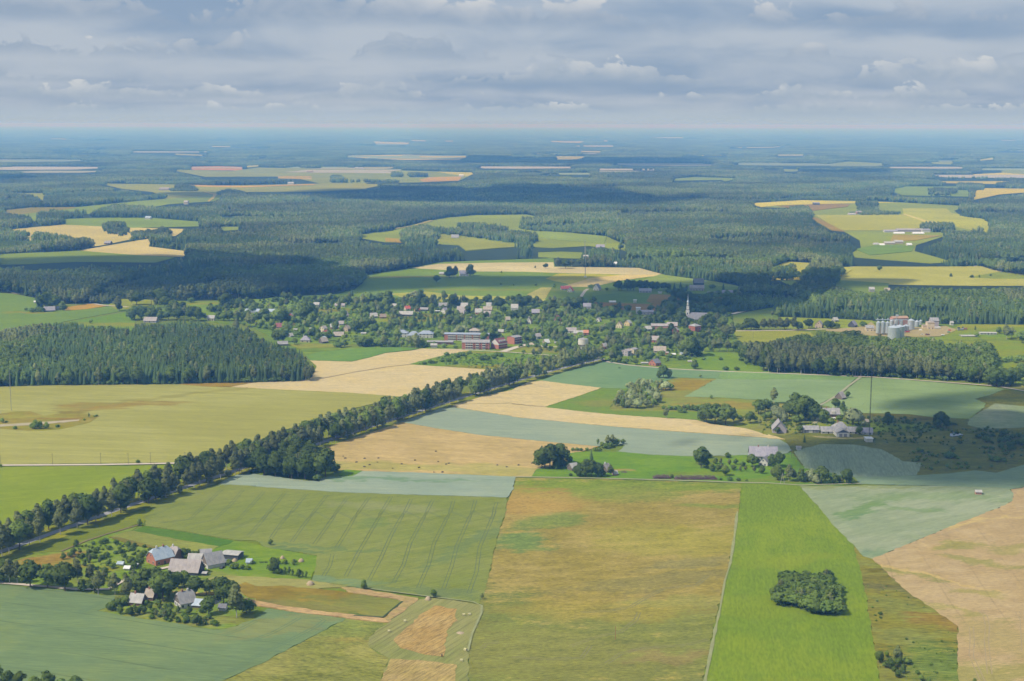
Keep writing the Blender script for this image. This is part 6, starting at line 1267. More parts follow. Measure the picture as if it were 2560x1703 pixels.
for nm, lb, sh, xl, xr, yb, rt, D_, wh, rh, wc, rc, kw in (
    ('house', 'two-gabled grey house beside the upper lane', 'the two-gabled grey house', 155, 292, 368, 16, 8, 3.0, 3.8, 'grey', 'light', {}),
    ('cottage', 'brown-roofed cottage on the lane corner', None, 318, 432, 372, 10, 7, 2.6, 3.2, 'pink', 'brownroof', {}),
    ('house', 'cream house with bright red roof behind the long grey barn', 'the red-roofed cream house', 718, 832, 242, 26, 7, 3.0, 3.2, 'cream', 'red', {}),
    ('barn', 'long barn with light grey roof and dark wall', 'the long light-roofed barn', 640, 872, 332, -4, 9, 2.6, 3.6, 'dark', 'light', dict(chim=0, win=False)),
    ('house', 'yellow house with bright red gabled roof', 'the yellow red-roofed house', 890, 985, 270, 60, 7, 3.8, 3.6, 'yellow', 'red', dict(chim=0)),
    ('shed', 'grey-roofed shed right of the yellow red-roofed house', None, 984, 1122, 250, -6, 7, 2.6, 2.2, 'dark', 'slate', dict(chim=0, win=False)),
    ('caravan', 'white caravan on the grass before the gabled houses', None, 1230, 1312, 272, -8, 4, 2.2, 0.4, 'white', 'white', dict(chim=0, win=False)),
    ('house', 'white gabled house with lilac-grey roof', 'the white lilac-roofed house', 1318, 1452, 296, 48, 9, 3.4, 4.6, 'white', 'lilacroof', {}),
    ('house', 'dark grey-roofed house behind the white gabled house', None, 1285, 1442, 192, 8, 8, 3.0, 3.4, 'grey', 'slate', {}),
    ('house', 'house with pale cream roof below the tall spruce', None, 1652, 1768, 202, -4, 8, 3.2, 4.0, 'tan', 'light', dict(chim=0)),
    ('house', 'grey-roofed house in the middle of the house row', None, 1588, 1745, 262, -4, 9, 3.4, 3.8, 'lilac', 'pinkgrey', {}),
    ('house', 'grey house lowest in the house row', None, 1588, 1712, 325, -8, 8, 3.2, 4.0, 'grey', 'pinkgrey', {}),
    ('house', 'red-walled house with light roof in the lanes', 'the red-walled house', 1884, 2002, 304, -4, 8, 3.2, 4.4, 'pink', 'light', {}),
    ('house', 'house with tan roof between two pale-roofed houses', None, 2018, 2168, 256, -6, 8, 3.0, 3.6, 'tan', 'tan', {}),
    ('house', 'two-storey lilac-grey house with pale roof', None, 2024, 2142, 350, -4, 8, 4.4, 3.6, 'lilac', 'pinkgrey', {}),
    ('house', 'cream-roofed house uppermost in the lanes', None, 2068, 2152, 196, -4, 7, 3.2, 4.0, 'cream', 'light', dict(chim=0)),
    ('shed', 'small tan shed among big dark trees', None, 1768, 1832, 408, 20, 5, 2.4, 2.6, 'tan', 'tan', dict(chim=0, win=False)),
    ('school', 'white two-storey school block with blue-grey hipped roof', 'the white school', 582, 792, 682, -2, 11, 5.6, 3.0, 'white', 'bluegrey', dict(hip=0.99, chim=0, storeys=2)),
    ('school_hall', 'lower middle block of the school with blue-grey roof', None, 782, 985, 690, 0, 12, 3.4, 4.2, 'white', 'bluegrey', dict(hip=0.99, chim=0)),
    ('school', 'right-hand white school block with blue-grey hipped roof', None, 965, 1208, 692, -3, 11, 5.4, 3.0, 'white', 'bluegrey', dict(hip=0.99, chim=0, storeys=2)),
    ('workshop', 'long low workshop with flat grey roof below the school', 'the long low workshop', 1098, 1532, 800, -4, 10, 3.2, 1.0, 'brown', 'slate', dict(chim=0)),
    ('shed', 'whitish shed half hidden below the workshop', None, 1160, 1262, 850, 0, 6, 3.2, 1.6, 'grey', 'light', dict(chim=0, win=False)),
    ('shed', 'small white shed right of the hipped school roof', None, 20, 100, 635, 0, 6, 1.8, 0.8, 'white', 'light', dict(chim=0, win=False)),
    ('house', 'pale-roofed cottage by the bright garden at the lane', None, 520, 615, 190, -18, 7, 2.4, 2.6, 'grey', 'light', dict(chim=0))):
    V_(nm, lb, sh, 'w', xl, xr, yb, rt, D_, wh, rh, wc, rc, cat={'caravan': 'caravan', 'school': 'school', 'school_hall': 'school', 'workshop': 'workshop', 'barn': 'barn', 'shed': 'shed'}.get(nm, 'house'), **kw)
for nm, lb, sh, xl, xr, yb, rt, D_, wh, rh, wc, rc, kw in (
    ('house', 'tall white house with pale cream roof above the orchards', 'the tall cream-roofed house', 278, 408, 282, -2, 9, 4.6, 4.8, 'white', 'light', dict(chim=0)),
    ('house', 'house with lilac roof and dark wall in the orchards', 'the lilac-roofed house', 660, 802, 345, -2, 9, 3.0, 4.0, 'brown', 'lilacroof', dict(chim=0)),
    ('house', 'steep-gabled brown and white house in the orchards', 'the steep-gabled house', 572, 652, 522, 66, 7, 3.8, 5.2, 'white', 'brownroof', {}),
    ('house', 'pink-red roofed house beside the sandy lane', 'the pink-roofed house', 1078, 1188, 482, 60, 7, 3.2, 4.8, 'pink', 'red', {}),
    ('house', 'grey-roofed house with dormer left of the orange roof', 'the grey dormered house', 1272, 1482, 690, -4, 9, 3.0, 3.6, 'white', 'pinkgrey', dict(chim=0)),
    ('house', 'long tan-roofed house joined to the orange roof', None, 1428, 1605, 745, -3, 8, 4.0, 2.6, 'tan', 'light', dict(chim=0)),
    ('house', 'orange-roofed end house above the water tower', 'the orange-roofed house', 1600, 1705, 722, -3, 8, 3.0, 2.8, 'brick', 'orange', dict(chim=0)),
    ('cottage', 'small cottage with steep white roof at the green edge', 'the white-roofed cottage', 858, 992, 888, 34, 6, 2.0, 3.4, 'tan', 'white', dict(chim=0)),
    ('house', 'house with lilac roof in the shade of tall trees', None, 1618, 1752, 240, -3, 9, 3.2, 3.8, 'lilac', 'lilacroof', dict(chim=0)),
    ('house', 'cream gabled house beside the brown patch', None, 2218, 2322, 600, 64, 8, 4.2, 4.2, 'cream', 'brownroof', dict(chim=0)),
    ('house', 'grey house among trees right of the red block', None, 716, 822, 800, 24, 8, 3.6, 3.2, 'grey', 'pinkgrey', dict(chim=0)),
    ('cottage', 'tan cottage among orchard trees', None, 168, 262, 470, 10, 7, 2.6, 3.2, 'tan', 'tan', dict(chim=0)),
    ('cottage', 'white-gabled cottage in the orchard', None, 1848, 1932, 482, 50, 6, 2.6, 3.2, 'white', 'slate', dict(chim=0)),
    ('greenhouse', 'pair of white greenhouses on the ploughed field', None, 2080, 2205, 130, 6, 7, 1.6, 1.4, 'white', 'white', dict(chim=0, win=False)),
    ('kiosk', 'small white bus shelter at the road bend', 'the white bus shelter', 1286, 1372, 1022, 0, 5, 3.4, 0.5, 'white', 'white', dict(chim=0, win=False)),
    ('greenhouse', 'round-roofed pale greenhouse behind the long red block', None, 38, 152, 692, -10, 7, 2.4, 2.2, 'tan', 'light', dict(chim=0, win=False)),
    ('house', 'red-walled house glimpsed through the avenue trees', None, 1930, 2050, 990, 30, 7, 4.0, 3.0, 'pink', 'slate', dict(chim=0)),
    ('shed', 'low pale shed under the orchard trees', None, 1075, 1165, 885, 0, 5, 1.8, 0.6, 'grey', 'light', dict(chim=0, win=False))):
    V_(nm, lb, sh, 'x', xl, xr, yb, rt, D_, wh, rh, wc, rc, cat={'kiosk': 'bus shelter', 'greenhouse': 'greenhouse', 'shed': 'shed', 'cottage': 'cottage'}.get(nm, 'house'), **kw)
for nm, lb, sh, xl, xr, yb, rt, D_, wh, rh, wc, rc, kw in (
    ('barn', 'red-gabled barn with dark roof at the field edge', 'the red-gabled barn', 556, 765, 1475, 42, 10, 3.6, 3.6, 'brick', 'darkgrey', dict(chim=0)),
    ('house', 'two-storey lilac house with pinkish flat roof', 'the lilac house', 122, 235, 1305, 44, 9, 6.0, 1.6, 'lilac', 'pinkgrey', dict(chim=0, storeys=2)),
    ('house', 'pale pink two-storey house with green-grey roof', None, 222, 352, 1285, 40, 9, 6.6, 1.2, 'cream', 'slate', dict(chim=0, storeys=2)),
    ('barn', 'barn with long tan roof above the gardens', 'the long tan-roofed barn', 638, 850, 1245, -3, 9, 2.6, 4.4, 'tan', 'tan', dict(chim=0)),
    ('brick_house', 'square red brick house below the church', 'the square brick house', 1238, 1445, 900, 36, 11, 8.0, 2.4, 'red', 'slate', dict(chim=0, hip=0.99, storeys=2)),
    ('ruin', 'long red and grey brick ruin with open roof', 'the long brick ruin', 596, 865, 850, -3, 11, 5.0, 2.0, 'pink', 'pinkgrey', dict(chim=0)),
    ('house', 'grey-roofed house right of the long brick ruin', None, 862, 1050, 825, -6, 9, 3.6, 3.6, 'pink', 'pinkgrey', dict(chim=0)),
    ('house', 'low grey house left of the long brick ruin', None, 470, 605, 880, 20, 9, 3.2, 3.2, 'grey', 'light', dict(chim=0)),
    ('brick_house', 'narrow red brick house with white base', None, 975, 1055, 930, 62, 7, 5.6, 2.8, 'red', 'slate', dict(chim=0)),
    ('house', 'grey-roofed house with red wall among trees', None, 592, 742, 1072, -14, 9, 3.4, 4.0, 'brick', 'pinkgrey', dict(chim=1)),
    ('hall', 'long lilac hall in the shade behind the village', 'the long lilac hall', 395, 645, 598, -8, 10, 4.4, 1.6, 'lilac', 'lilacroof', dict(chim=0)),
    ('tower_block', 'white cube at the end of the long lilac hall', None, 354, 400, 582, 0, 8, 8.5, 0.4, 'white', 'white', dict(chim=0)),
    ('barn', 'tall dark barn on the hill behind the church', 'the tall dark barn', 1322, 1490, 100, 0, 12, 5.0, 6.2, 'dark', 'darkgrey', dict(chim=0, win=False)),
    ('house', 'long pinkish house below the tall dark barn', None, 1250, 1500, 188, -4, 9, 5.0, 3.4, 'lilac', 'pinkgrey', dict(chim=0)),
    ('house', 'long lilac house in front of the dark tree hedge', 'the long lilac house', 392, 605, 222, -4, 9, 3.4, 3.0, 'lilac', 'lilacroof', dict(chim=0)),
    ('shed', 'white shed right of the long lilac house', None, 718, 780, 238, 0, 5, 2.4, 0.8, 'white', 'light', dict(chim=0, win=False)),
    ('shed', 'white shed alone in the dark fields', None, 298, 345, 392, 0, 6, 4.0, 0.6, 'white', 'white', dict(chim=0, win=False)),
    ('house', 'cream house with yellowish gable by the gardens', None, 155, 255, 792, 50, 8, 4.2, 3.4, 'yellow', 'light', dict(chim=0)),
    ('shed', 'small orange shed at the end of the tan-roofed barn', None, 845, 888, 1280, 0, 4, 2.6, 1.0, 'orange', 'tan', dict(chim=0, win=False)),
    ('shed', 'low white shed left of the red-gabled barn', None, 425, 545, 1440, 0, 5, 1.8, 0.5, 'white', 'light', dict(chim=0, win=False)),
    ('shed', 'pale shed with lean roof in the vegetable gardens', None, 945, 1010, 1292, 0, 5, 1.6, 1.0, 'grey', 'white', dict(chim=0, win=False)),
    ('greenhouse', 'bluish greenhouse in the vegetable gardens', None, 1078, 1152, 1282, 30, 5, 1.4, 1.6, 'white', 'tin', dict(chim=0, win=False)),
    ('shed', 'narrow slanting grey shed behind the lilac house', None, 390, 440, 1205, 60, 4, 1.6, 1.6, 'grey', 'light', dict(chim=0, win=False)),
    ('shed', 'low blue-grey shed by the single tall garden tree', None, 1225, 1310, 1408, 0, 5, 1.4, 0.6, 'grey', 'light', dict(chim=0, win=False)),
    ('chapel', 'grey-roofed chapel in the graveyard', 'the graveyard chapel', 1805, 1990, 255, -4, 8, 3.6, 3.2, 'lilac', 'lilacroof', dict(chim=0)),
    ('shed', 'low lilac shed left of the graveyard chapel', None, 1560, 1780, 250, -4, 7, 2.4, 1.4, 'lilac', 'lilacroof', dict(chim=0))):
    V_(nm, lb, sh, 'y', xl, xr, yb, rt, D_, wh, rh, wc, rc, cat={'ruin': 'ruin', 'barn': 'barn', 'shed': 'shed', 'hall': 'hall', 'chapel': 'chapel', 'greenhouse': 'greenhouse'}.get(nm, 'house'), **kw)
V_('house', 'tan hipped house with lilac walls behind the long brick block', None, 'u', 785, 1070, 300, -3, 11, 5.4, 2.6, 'lilac', 'tan', hip=0.99, chim=1, storeys=2)
V_('house', 'bright red-roofed white house at the edge of the straw field', 'the red-roofed hill house', 'l', 160, 262, 300, 10, 8, 3.0, 3.6, 'white', 'red', chim=0)
V_('house', 'white gable of the red-roofed hill house facing south', None, 'l', 232, 290, 322, 64, 8, 3.6, 5.0, 'white', 'red', chim=0)
V_('house', 'white house with steep dark roof beside the lane', 'the dark-roofed hill house', 'l', 488, 556, 305, 56, 10, 4.2, 6.2, 'white', 'darkgrey', chim=1)
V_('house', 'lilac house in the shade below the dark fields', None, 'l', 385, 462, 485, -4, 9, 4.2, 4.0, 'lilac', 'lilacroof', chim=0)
V_('farmhouse', 'white farmhouse with lilac roof on the northern field', 'the lone northern farmhouse', 'o', 832, 895, 1052, 8, 12, 4.6, 5.4, 'white', 'lilacroof', 'farmhouse', chim=0)
V_('shed', 'small tan shed left of the lone northern farmhouse', None, 'o', 703, 737, 1043, 0, 8, 3.0, 2.0, 'tan', 'light', 'shed', chim=0, win=False)
V_('barn', 'dark blue-grey barn in the far valley meadow', 'the blue-grey valley barn', 'o', 782, 830, 808, 0, 16, 4.0, 6.0, 'dark', 'slate', 'barn', chim=0, win=False)
V_('farmhouse', 'pale-roofed farmhouse among far valley trees', 'the far valley farmhouse', 'o', 582, 632, 778, -4, 14, 6, 6, 'tan', 'light', 'farmhouse', chim=0, win=False)
V_('shed', 'pale shed below the far valley farmhouse', None, 'o', 585, 618, 806, 0, 12, 6, 5, 'tan', 'light', 'shed', chim=0, win=False)
V_('barn', 'lilac-roofed barn right of the northern mast', None, 'o', 1728, 1784, 872, 0, 14, 4, 5, 'lilac', 'lilacroof', 'barn', chim=0, win=False)
V_('building', 'pale tall grain building behind the northern mast', 'the northern grain building', 'o', 1650, 1672, 985, 0, 12, 18, 2, 'cream', 'light', 'building', chim=0, win=False)
V_('building', 'white farm building at the corner of the northern wood', None, 'o', 1828, 1870, 990, -12, 12, 6, 3, 'white', 'white', 'building', chim=0, win=False)
for xl, xr, yb, lb, wc, rc, wh in ((1438, 1525, 768, 'westernmost long white shed of the far farm', 'white', 'lilacroof', 5), (1502, 1570, 778, 'low white shed in front of the far farm', 'white', 'white', 3), (1520, 1690, 766, 'long brownish cattle shed of the far farm', 'lilac', 'pinkgrey', 7), (1626, 1698, 780, 'bright white shed in front of the far farm yard', 'white', 'white', 3.5),
                                   (1685, 1738, 768, 'white dwelling at the east end of the far farm', 'white', 'lilacroof', 8), (1440, 1505, 848, 'tan shed beside the far hedge', 'tan', 'light', 5), (1505, 1560, 842, 'pale house above the far hedge', 'tan', 'light', 6), (1590, 1616, 856, 'small white hut at the end of the far hedge', 'white', 'white', 4),
                                   (1258, 1290, 648, 'pinkish house under the distant hill trees', 'pink', 'pinkgrey', 8), (1205, 1250, 655, 'white sheds left of the distant hill trees', 'white', 'light', 5), (975, 1016, 588, 'dark barn alone on the distant brown field', 'dark', 'slate', 8), (1370, 1400, 850, 'low white shed in the far green field', 'white', 'light', 3), (1410, 1438, 855, 'small white shed near the far hedge', 'white', 'white', 3)):
    V_('farm_building', lb, None, 'p', xl, xr, yb, 0, 14, wh, 3, wc, rc, 'farm building', chim=0, win=False)
for xl, xr, yb, lb, wc, rc, tl, wh in ((1210, 1230, 582, 'pale house under the far tree clump', 'cream', 'light', 'n', 9), (1885, 1925, 452, 'white farmhouse on the pale far field', 'white', 'light', 'n', 8), (1045, 1110, 490, 'lilac barns beside the far track', 'lilac', 'pinkgrey', 'n', 8), (150, 205, 352, 'pale barns at the edge of the distant meadow', 'white', 'light', 'o', 9), (832, 862, 402, 'white house on the distant salmon field', 'white', 'white', 'o', 9),
                                           (2010, 2050, 372, 'tan house among the distant trees', 'tan', 'tan', 'n', 9), (955, 990, 682, 'pale blue shed at the far plantation', 'white', 'tin', 'n', 6), (690, 730, 845, 'brown hut near the bright straw field', 'brown', 'slate', 'n', 4)):
    V_('farm_building', lb, None, tl, xl, xr, yb, 0, 18, wh, 4, wc, rc, 'farm building', chim=0, win=False)
# eastern road and silo yard
V_('house', 'tan gabled house beside the eastern road', 'the tan roadside house', 'm', 596, 668, 578, 58, 9, 4.6, 5.0, 'tan', 'pinkgrey', chim=0)
V_('house', 'dark gabled house behind the eastern road hedge', None, 'm', 872, 955, 572, 56, 9, 3.6, 5.0, 'dark', 'lilacroof', chim=0)
V_('house', 'small pale house under the forest edge', None, 'm', 745, 785, 525, 20, 8, 3, 3, 'grey', 'light', chim=0)
V_('house', 'pale house in front of the northern forest', None, 'm', 1050, 1095, 280, -4, 9, 6, 3, 'grey', 'light', chim=0)
V_('house', 'tan-roofed house beside the yellow field', None, 'm', 1180, 1225, 282, -4, 9, 5, 3, 'tan', 'tan', chim=0)
house('office', 'yellow office building left of the grain silos', 'the yellow silo office', 't', 155, 300, 408, -6, 9, 4.6, 2.6, 'cream', 'slate', 'office', chim=0)
house('warehouse', 'beige concrete warehouse in the silo yard', 'the beige warehouse', 't', 1215, 1340, 370, -4, 12, 8.4, 0.6, 'beige', 'tan', 'warehouse', chim=0)
house('warehouse', 'low beige annex of the warehouse', None, 't', 1150, 1218, 362, -4, 8, 4.2, 0.4, 'beige', 'tan', 'warehouse', chim=0, win=False)
house('warehouse', 'dark grey-roofed store behind the beige warehouse', None, 't', 1270, 1418, 330, -4, 12, 8.0, 3.2, 'lilac', 'slate', 'warehouse', chim=0, win=False)
house('shed', 'long pinkish loading shed between the silo groups', None, 't', 590, 890, 300, 10, 10, 9.0, 2.0, 'pink', 'rust', 'shed', chim=0, win=False)
house('shed', 'white garage right of the silo yard road', None, 't', 1635, 1672, 302, 0, 5, 3.4, 1.8, 'white', 'light', 'shed', chim=0, win=False)
house('cattle_shed', 'long white low shed at the eastern yard', None, 't', 2135, 2420, 468, -2, 7, 2.4, 0.8, 'white', 'light', 'shed', chim=0)
house('bunker_silo', 'low pale concrete bunker beside the eastern yard', None, 't', 1805, 2060, 506, 3, 10, 1.4, 0.3, 'lilac', 'light', 'bunker', chim=0, win=False)

# three-storey red brick blocks
def block(label, short, tile, xl, xr, yb, rot, D, wh, bays, wall='brick', roof='slate', L=None, rh=2.4, balc=True, n_f=3):
    t, L, D = house('apartment_block', label, short, tile, xl, xr, yb, rot, D, wh, rh, wall, roof, 'apartment block', chim=0, win=False, L=L)
    fh = wh / n_f
    for b0_, b1_, kind in bays:
        x0, x1 = -L / 2 + L * b0_, -L / 2 + L * b1_
        for f in range(n_f):
            z = fh * f
            if kind == 'b':
                link('balcony', MB().box(x0, x1, -D / 2 - 0.9, -D / 2 - 0.75, z + 0.15, z + 1.15).box(x0, x1, -D / 2 - 0.9, -D / 2 + 0.02, z + 0.0, z + 0.14).mesh('balcony', [wm('white')]), t)
                for k in range(max(2, int((x1 - x0) / 2.2))):
                    xx = x0 + (x1 - x0) * (k + 0.5) / max(2, int((x1 - x0) / 2.2)); window(t, xx, -D / 2 - 0.02, z + 1.85, 0, 1.5, 1.3, False)
            else:
                window(t, (x0 + x1) / 2, -D / 2 - 0.02, z + 1.7, 0, 1.1, 1.2, False)
    return t, L, D
block('three-storey red brick block with white balconies facing the fields', 'the front red brick block', 'u', 590, 1340, 690, -3, 11, 8.2, [(0.12, 0.40, 'b'), (0.44, 0.48, 'w'), (0.50, 0.62, 'b'), (0.65, 0.70, 'w'), (0.74, 0.86, 'b'), (0.90, 0.95, 'w')])
t, L, D = block('long red brick block with white balcony bands behind the front block', 'the long brick block', 'u', 118, 1335, 462, -5, 11, 7.8, [(0.08, 0.26, 'b'), (0.29, 0.44, 'b'), (0.47, 0.62, 'b'), (0.65, 0.78, 'b'), (0.80, 0.93, 'b')], roof='bluegrey', rh=1.2)
t, L, D = house('apartment_block', 'block with white gable over red base and maroon roof', 'the white-gabled block', 'u', 1365, 1805, 685, 46, 12, 7.2, 4.6, 'white', 'maroon', 'apartment block', chim=0, win=False, base=('brick', 5.0))
for f in range(2):
    for k in range(6): window(t, -L / 2 + L * (k + 0.5) / 6, -D / 2 - 0.05, 1.7 + 2.7 * f, 0, 1.4, 1.3, False)
for k in range(4): link('dormer', MB().box(-L * 0.32 + k * L * 0.2, -L * 0.32 + k * L * 0.2 + 1.4, -D / 2 + 0.6, -D / 2 + 3, 8.2, 9.9).mesh('dormer', [wm('grey')]), t)
t, L, D = house('apartment_block', 'red brick block end-on with blue-shaded balcony side', 'the end-on brick block', 'u', 1790, 2190, 558, 46, 12, 8.4, 1.2, 'brick', 'slate', 'apartment block', chim=0, win=False)
for b0_, b1_ in ((0.1, 0.32), (0.4, 0.62), (0.7, 0.92)):
    for f in range(3):
        x0, x1 = -L / 2 + L * b0_, -L / 2 + L * b1_
        link('balcony', MB().box(x0, x1, -D / 2 - 0.9, -D / 2 - 0.75, 2.8 * f + 0.15, 2.8 * f + 1.1).mesh('balcony', [wm('grey')]), t); window(t, (x0 + x1) / 2, -D / 2 - 0.02, 2.8 * f + 1.8, 0, 2.4, 1.2, False)

# church
p = at('y', 1400, 775); dr = Vector((p.x, p.y, 0)).normalized(); p = p + dr * 7
t = thing('church', 'white church with grey roof and slender white spire among trees', 'church', p, math.radians(-14)); LANDM.append(('the church', p.x, p.y))
link('nave_wall', walls_mb(26, 12, 8.0, 7.5, 0).mesh('nave_wall', [wm('white')]), t)
link('roof', roof_mb(26, 12, 8.0, 7.5, 0).mesh('roof', [rm('darkgrey')]), t)
link('tower', MB().box(-15.7, -11.3, -2.2, 2.2, -0.5, 19).box(-15.1, -11.9, -1.6, 1.6, 19, 24.0).mesh('tower', [wm('white')]), t)
link('belfry', MB().cyl(-13.5, 0, 24.0, 28.5, 1.2, 1.1, 8).mesh('belfry', [wm('white')]), t)
link('cornice', MB().box(-15.9, -11.1, -2.4, 2.4, 18.7, 19.1).box(-15.3, -11.7, -1.8, 1.8, 23.8, 24.2).mesh('cornice', [wm('dark')]), t)
link('spire', MB().cyl(-13.5, 0, 28.5, 30.5, 1.7, 0.8, 8).cyl(-13.5, 0, 30.5, 39, 0.6, 0.06, 8).mesh('spire', [rm('tin')]), t)
for k in range(4):
    window(t, -9 + k * 6.2, -6.02, 4.6, 0, 1.3, 4.2, False)
for z in (7, 14): window(t, -15.72, 0, z, 3, 1.1, 2.2, False); window(t, -13.5, -2.22, z, 0, 1.1, 2.2, False)
# water tower
p = at('x', 1602, 1066)
t = thing('water_tower', 'round white water tower with wider tank and thin antenna', 'water tower', p); LANDM.append(('the water tower', p.x, p.y))
WT = mat('water_tower_render', (0.60, 0.56, 0.50), var=0.16, scale=0.4)
MB().cyl(0, 0, -0.5, 10.5, 4.3, 4.3, 24).build('shaft', WT, t); MB().cyl(0, 0, 10.5, 16.6, 5.6, 5.4, 24).build('tank', WT, t)
MB().cyl(0, 0, 10.1, 10.7, 5.8, 5.8, 24).build('ledge', wm('wood'), t); MB().cyl(0, 0, 16.6, 18.0, 5.5, 0.8, 24).build('roof', rm('slate'), t)
MB().bar((0, 0, 17.5), (0, 0, 27), 0.14, 5).bar((-1.2, 0, 21), (1.2, 0, 21), 0.08, 4).build('antenna', wm('white'), t)
for k in range(3): window(t, 0, -4.32, 2.5 + k * 2.7, 0, 0.9, 1.1, False)

# grain silos
STEEL = roof_mat('galvanised_steel', (0.42, 0.47, 0.52), (0.54, 0.58, 0.62), rough=0.42, metal=0.35)
SROOF = mat('silo_roof_steel', (0.50, 0.55, 0.60), rough=0.4, metal=0.3)
def silo(label, xc, yb, r, h, cone, legs=False, group=None):
    p = at('t', xc, yb); t = thing('grain_silo', label, 'silo', p, R.uniform(0, 1), group)
    z0 = 2.6 if legs else -0.3
    mb = MB(); n = 28; ringz = np.arange(z0, h, 1.15)
    mb.cyl(0, 0, z0, h, r, r, n)
    mb.build('silo_wall', STEEL, t)
    MB().cyl(0, 0, h, h + cone, r * 1.03, 0.35, n).cyl(0, 0, h + cone, h + cone + 0.6, 0.35, 0.3, 8).build('cone_roof', SROOF, t)
    for z in np.arange(z0 + 1.4, h, 2.3): MB().cyl(0, 0, z, z + 0.12, r + 0.07, r + 0.07, n, cap=True).build('stiffening_ring', STEEL, t)
    if legs:
        for k in range(4):
            a = math.pi / 4 + k * math.pi / 2; MB().bar((r * .85 * math.cos(a), r * .85 * math.sin(a), -0.3), (r * .85 * math.cos(a), r * .85 * math.sin(a), z0 + .2), 0.16, 5).build('leg', wm('dark'), t)
        MB().cyl(0, 0, 1.2, z0 + 0.05, 0.4, r * 0.98, n).build('hopper', SROOF, t)
    MB().bar((r + 0.15, 0, 0), (r + 0.15, 0, h), 0.12, 4).build('ladder', wm('grey'), t)
    return t
GS = 'galvanised grain silos beyond the broadleaf wood'
silo('slim steel silo on legs beside the yellow office', 378, 470, 2.5, 15.5, 1.3, True, GS)
silo('second slim steel silo from the yellow office', 458, 470, 2.5, 15.8, 1.3, True, GS)
silo('third slim steel silo, partly behind the big drum', 536, 472, 2.4, 15.5, 1.3, True, GS)
silo('widest steel silo drum in front of the group', 648, 545, 7.0, 14.5, 2.4, False, GS)
silo('second wide steel drum behind the widest one', 748, 520, 5.8, 14.0, 2.0, False, GS)
silo('slim silo behind the wide drums, left one', 610, 425, 2.4, 14.5, 1.2, True, GS)
silo('slim silo behind the wide drums, right one', 690, 415, 2.4, 14.5, 1.2, True, GS)
silo('slim silo between drums and loading shed', 770, 415, 2.4, 14.0, 1.2, True, GS)
silo('low steel silo before the tall bright one', 862, 400, 3.8, 6.5, 1.8, False, GS)
silo('tall bright steel silo at the back of the yard', 948, 378, 4.2, 11.8, 1.9, False, GS)
silo('small white-topped silo right of the tall bright one', 1052, 322, 2.9, 6.4, 1.6, False, GS)
silo('smallest pale silo at the forest edge', 1118, 290, 1.9, 5.2, 1.0, False, GS)
LANDM.append(('the grain silos', *at('t', 700, 500)[:2]))
p = at('t', 560, 470); t = thing('silo_conveyor', 'steel catwalk and conveyor over the slim silos', 'conveyor', p)
MB().box(-14, 24, 6.2, 7.2, 17.4, 18.2).build('catwalk', SROOF, t)
for x in (-12, -4, 6, 14, 22): MB().bar((x, 6.7, -0.3), (x, 6.7, 17.6), 0.15, 4).build('post', wm('grey'), t)
for x in (-12.5, -6.5, 0): MB().box(x, x + 1.2, 6.0, 7.4, 17.0, 19.6).build('drive_head', SROOF, t)
p = at('t', 700, 420); t = thing('elevator_tower', 'steel grain elevator tower above the silos', 'elevator', p)
for dx in (-1, 1):
    for dy in (-1, 1): MB().bar((dx, dy, -0.3), (dx, dy, 20.5), 0.12, 4).build('post', wm('grey'), t)
for z in range(2, 21, 3): MB().bar((-1, -1, z), (1, -1, z + 2), 0.08, 4).bar((-1, 1, z + 2), (1, 1, z), 0.08, 4).bar((-1, -1, z), (-1, 1, z), 0.08, 4).build('brace', wm('grey'), t)
MB().box(-1.4, 1.4, -1.4, 1.4, 19.5, 21.5).build('head', SROOF, t)
# ------------------------------------------------------------------ masts, poles, hay, vehicles
WHITEP = mat('white_paint', (0.68, 0.68, 0.66), rough=0.5, var=0.04)
STEELG = mat('dark_steel', (0.12, 0.13, 0.14), rough=0.6, var=0.05)
REDP = mat('red_paint', (0.42, 0.06, 0.05), rough=0.5, var=0.05)
def lattice(t, h, w0, w1, m, step=3.0, legs=3, r=0.11):
    def cor(k, z):
        a = 2 * math.pi * k / legs + 0.5; w_ = w0 + (w1 - w0) * z / h; return (w_ * math.cos(a), w_ * math.sin(a), z)
    mb = MB(); 
    for k in range(legs): mb.bar(cor(k, -0.3), cor(k, h), r, 4)
    z = 0; i_ = 0
    while z < h - step:
        for k in range(legs): mb.bar(cor(k, z), cor((k + 1) % legs, z + step), r * 0.6, 3)
        z += step
    return mb.build('lattice', m, t)
def mast(label, tile, x, yb, h, w_, m, guys=True, short=None, r=0.12, base=None):
    p = at(tile, x, yb); t = thing('guyed_mast', label, 'mast', p); lattice(t, h, w_, w_, m, 3.5, 3, r)
    MB().bar((0, 0, h), (0, 0, h + 4), 0.08, 4).build('aerial', m, t)
    if guys:
        for k in range(3):
            a = 2 * math.pi * k / 3 + 0.4
            for f in (0.5, 0.92): MB().bar((0, 0, h * f), (h * 0.45 * math.cos(a), h * 0.45 * math.sin(a), 0), 0.025, 3).build('guy_wire', m, t)
    if base: MB().box(-base, base, -base, base, -0.2, 2.6).build('base_block', WHITEP, t)
    if short: LANDM.append((short, p.x, p.y))
    return t
mast('tall dark guyed radio mast rising beside the garage farmstead', 'h', 930, 742, 72, 0.40, STEELG, True, 'the tall radio mast', 0.10)
mast('slim pale mast before the dense wood on the barley field', 'e', 105, 470, 34, 0.25, mat('pale_steel', (0.34, 0.34, 0.33)), False, None, 0.07)
mast('pale guyed mast with white foot on the northern field', 'o', 1658, 1061, 52, 0.5, mat('pale_steel', (0.34, 0.34, 0.33)), False, 'the northern mast', 0.17, 2.2)
mast('second pale mast behind the northern farm trees', 'o', 1655, 955, 42, 0.5, mat('pale_steel', (0.34, 0.34, 0.33)), False, None, 0.16)
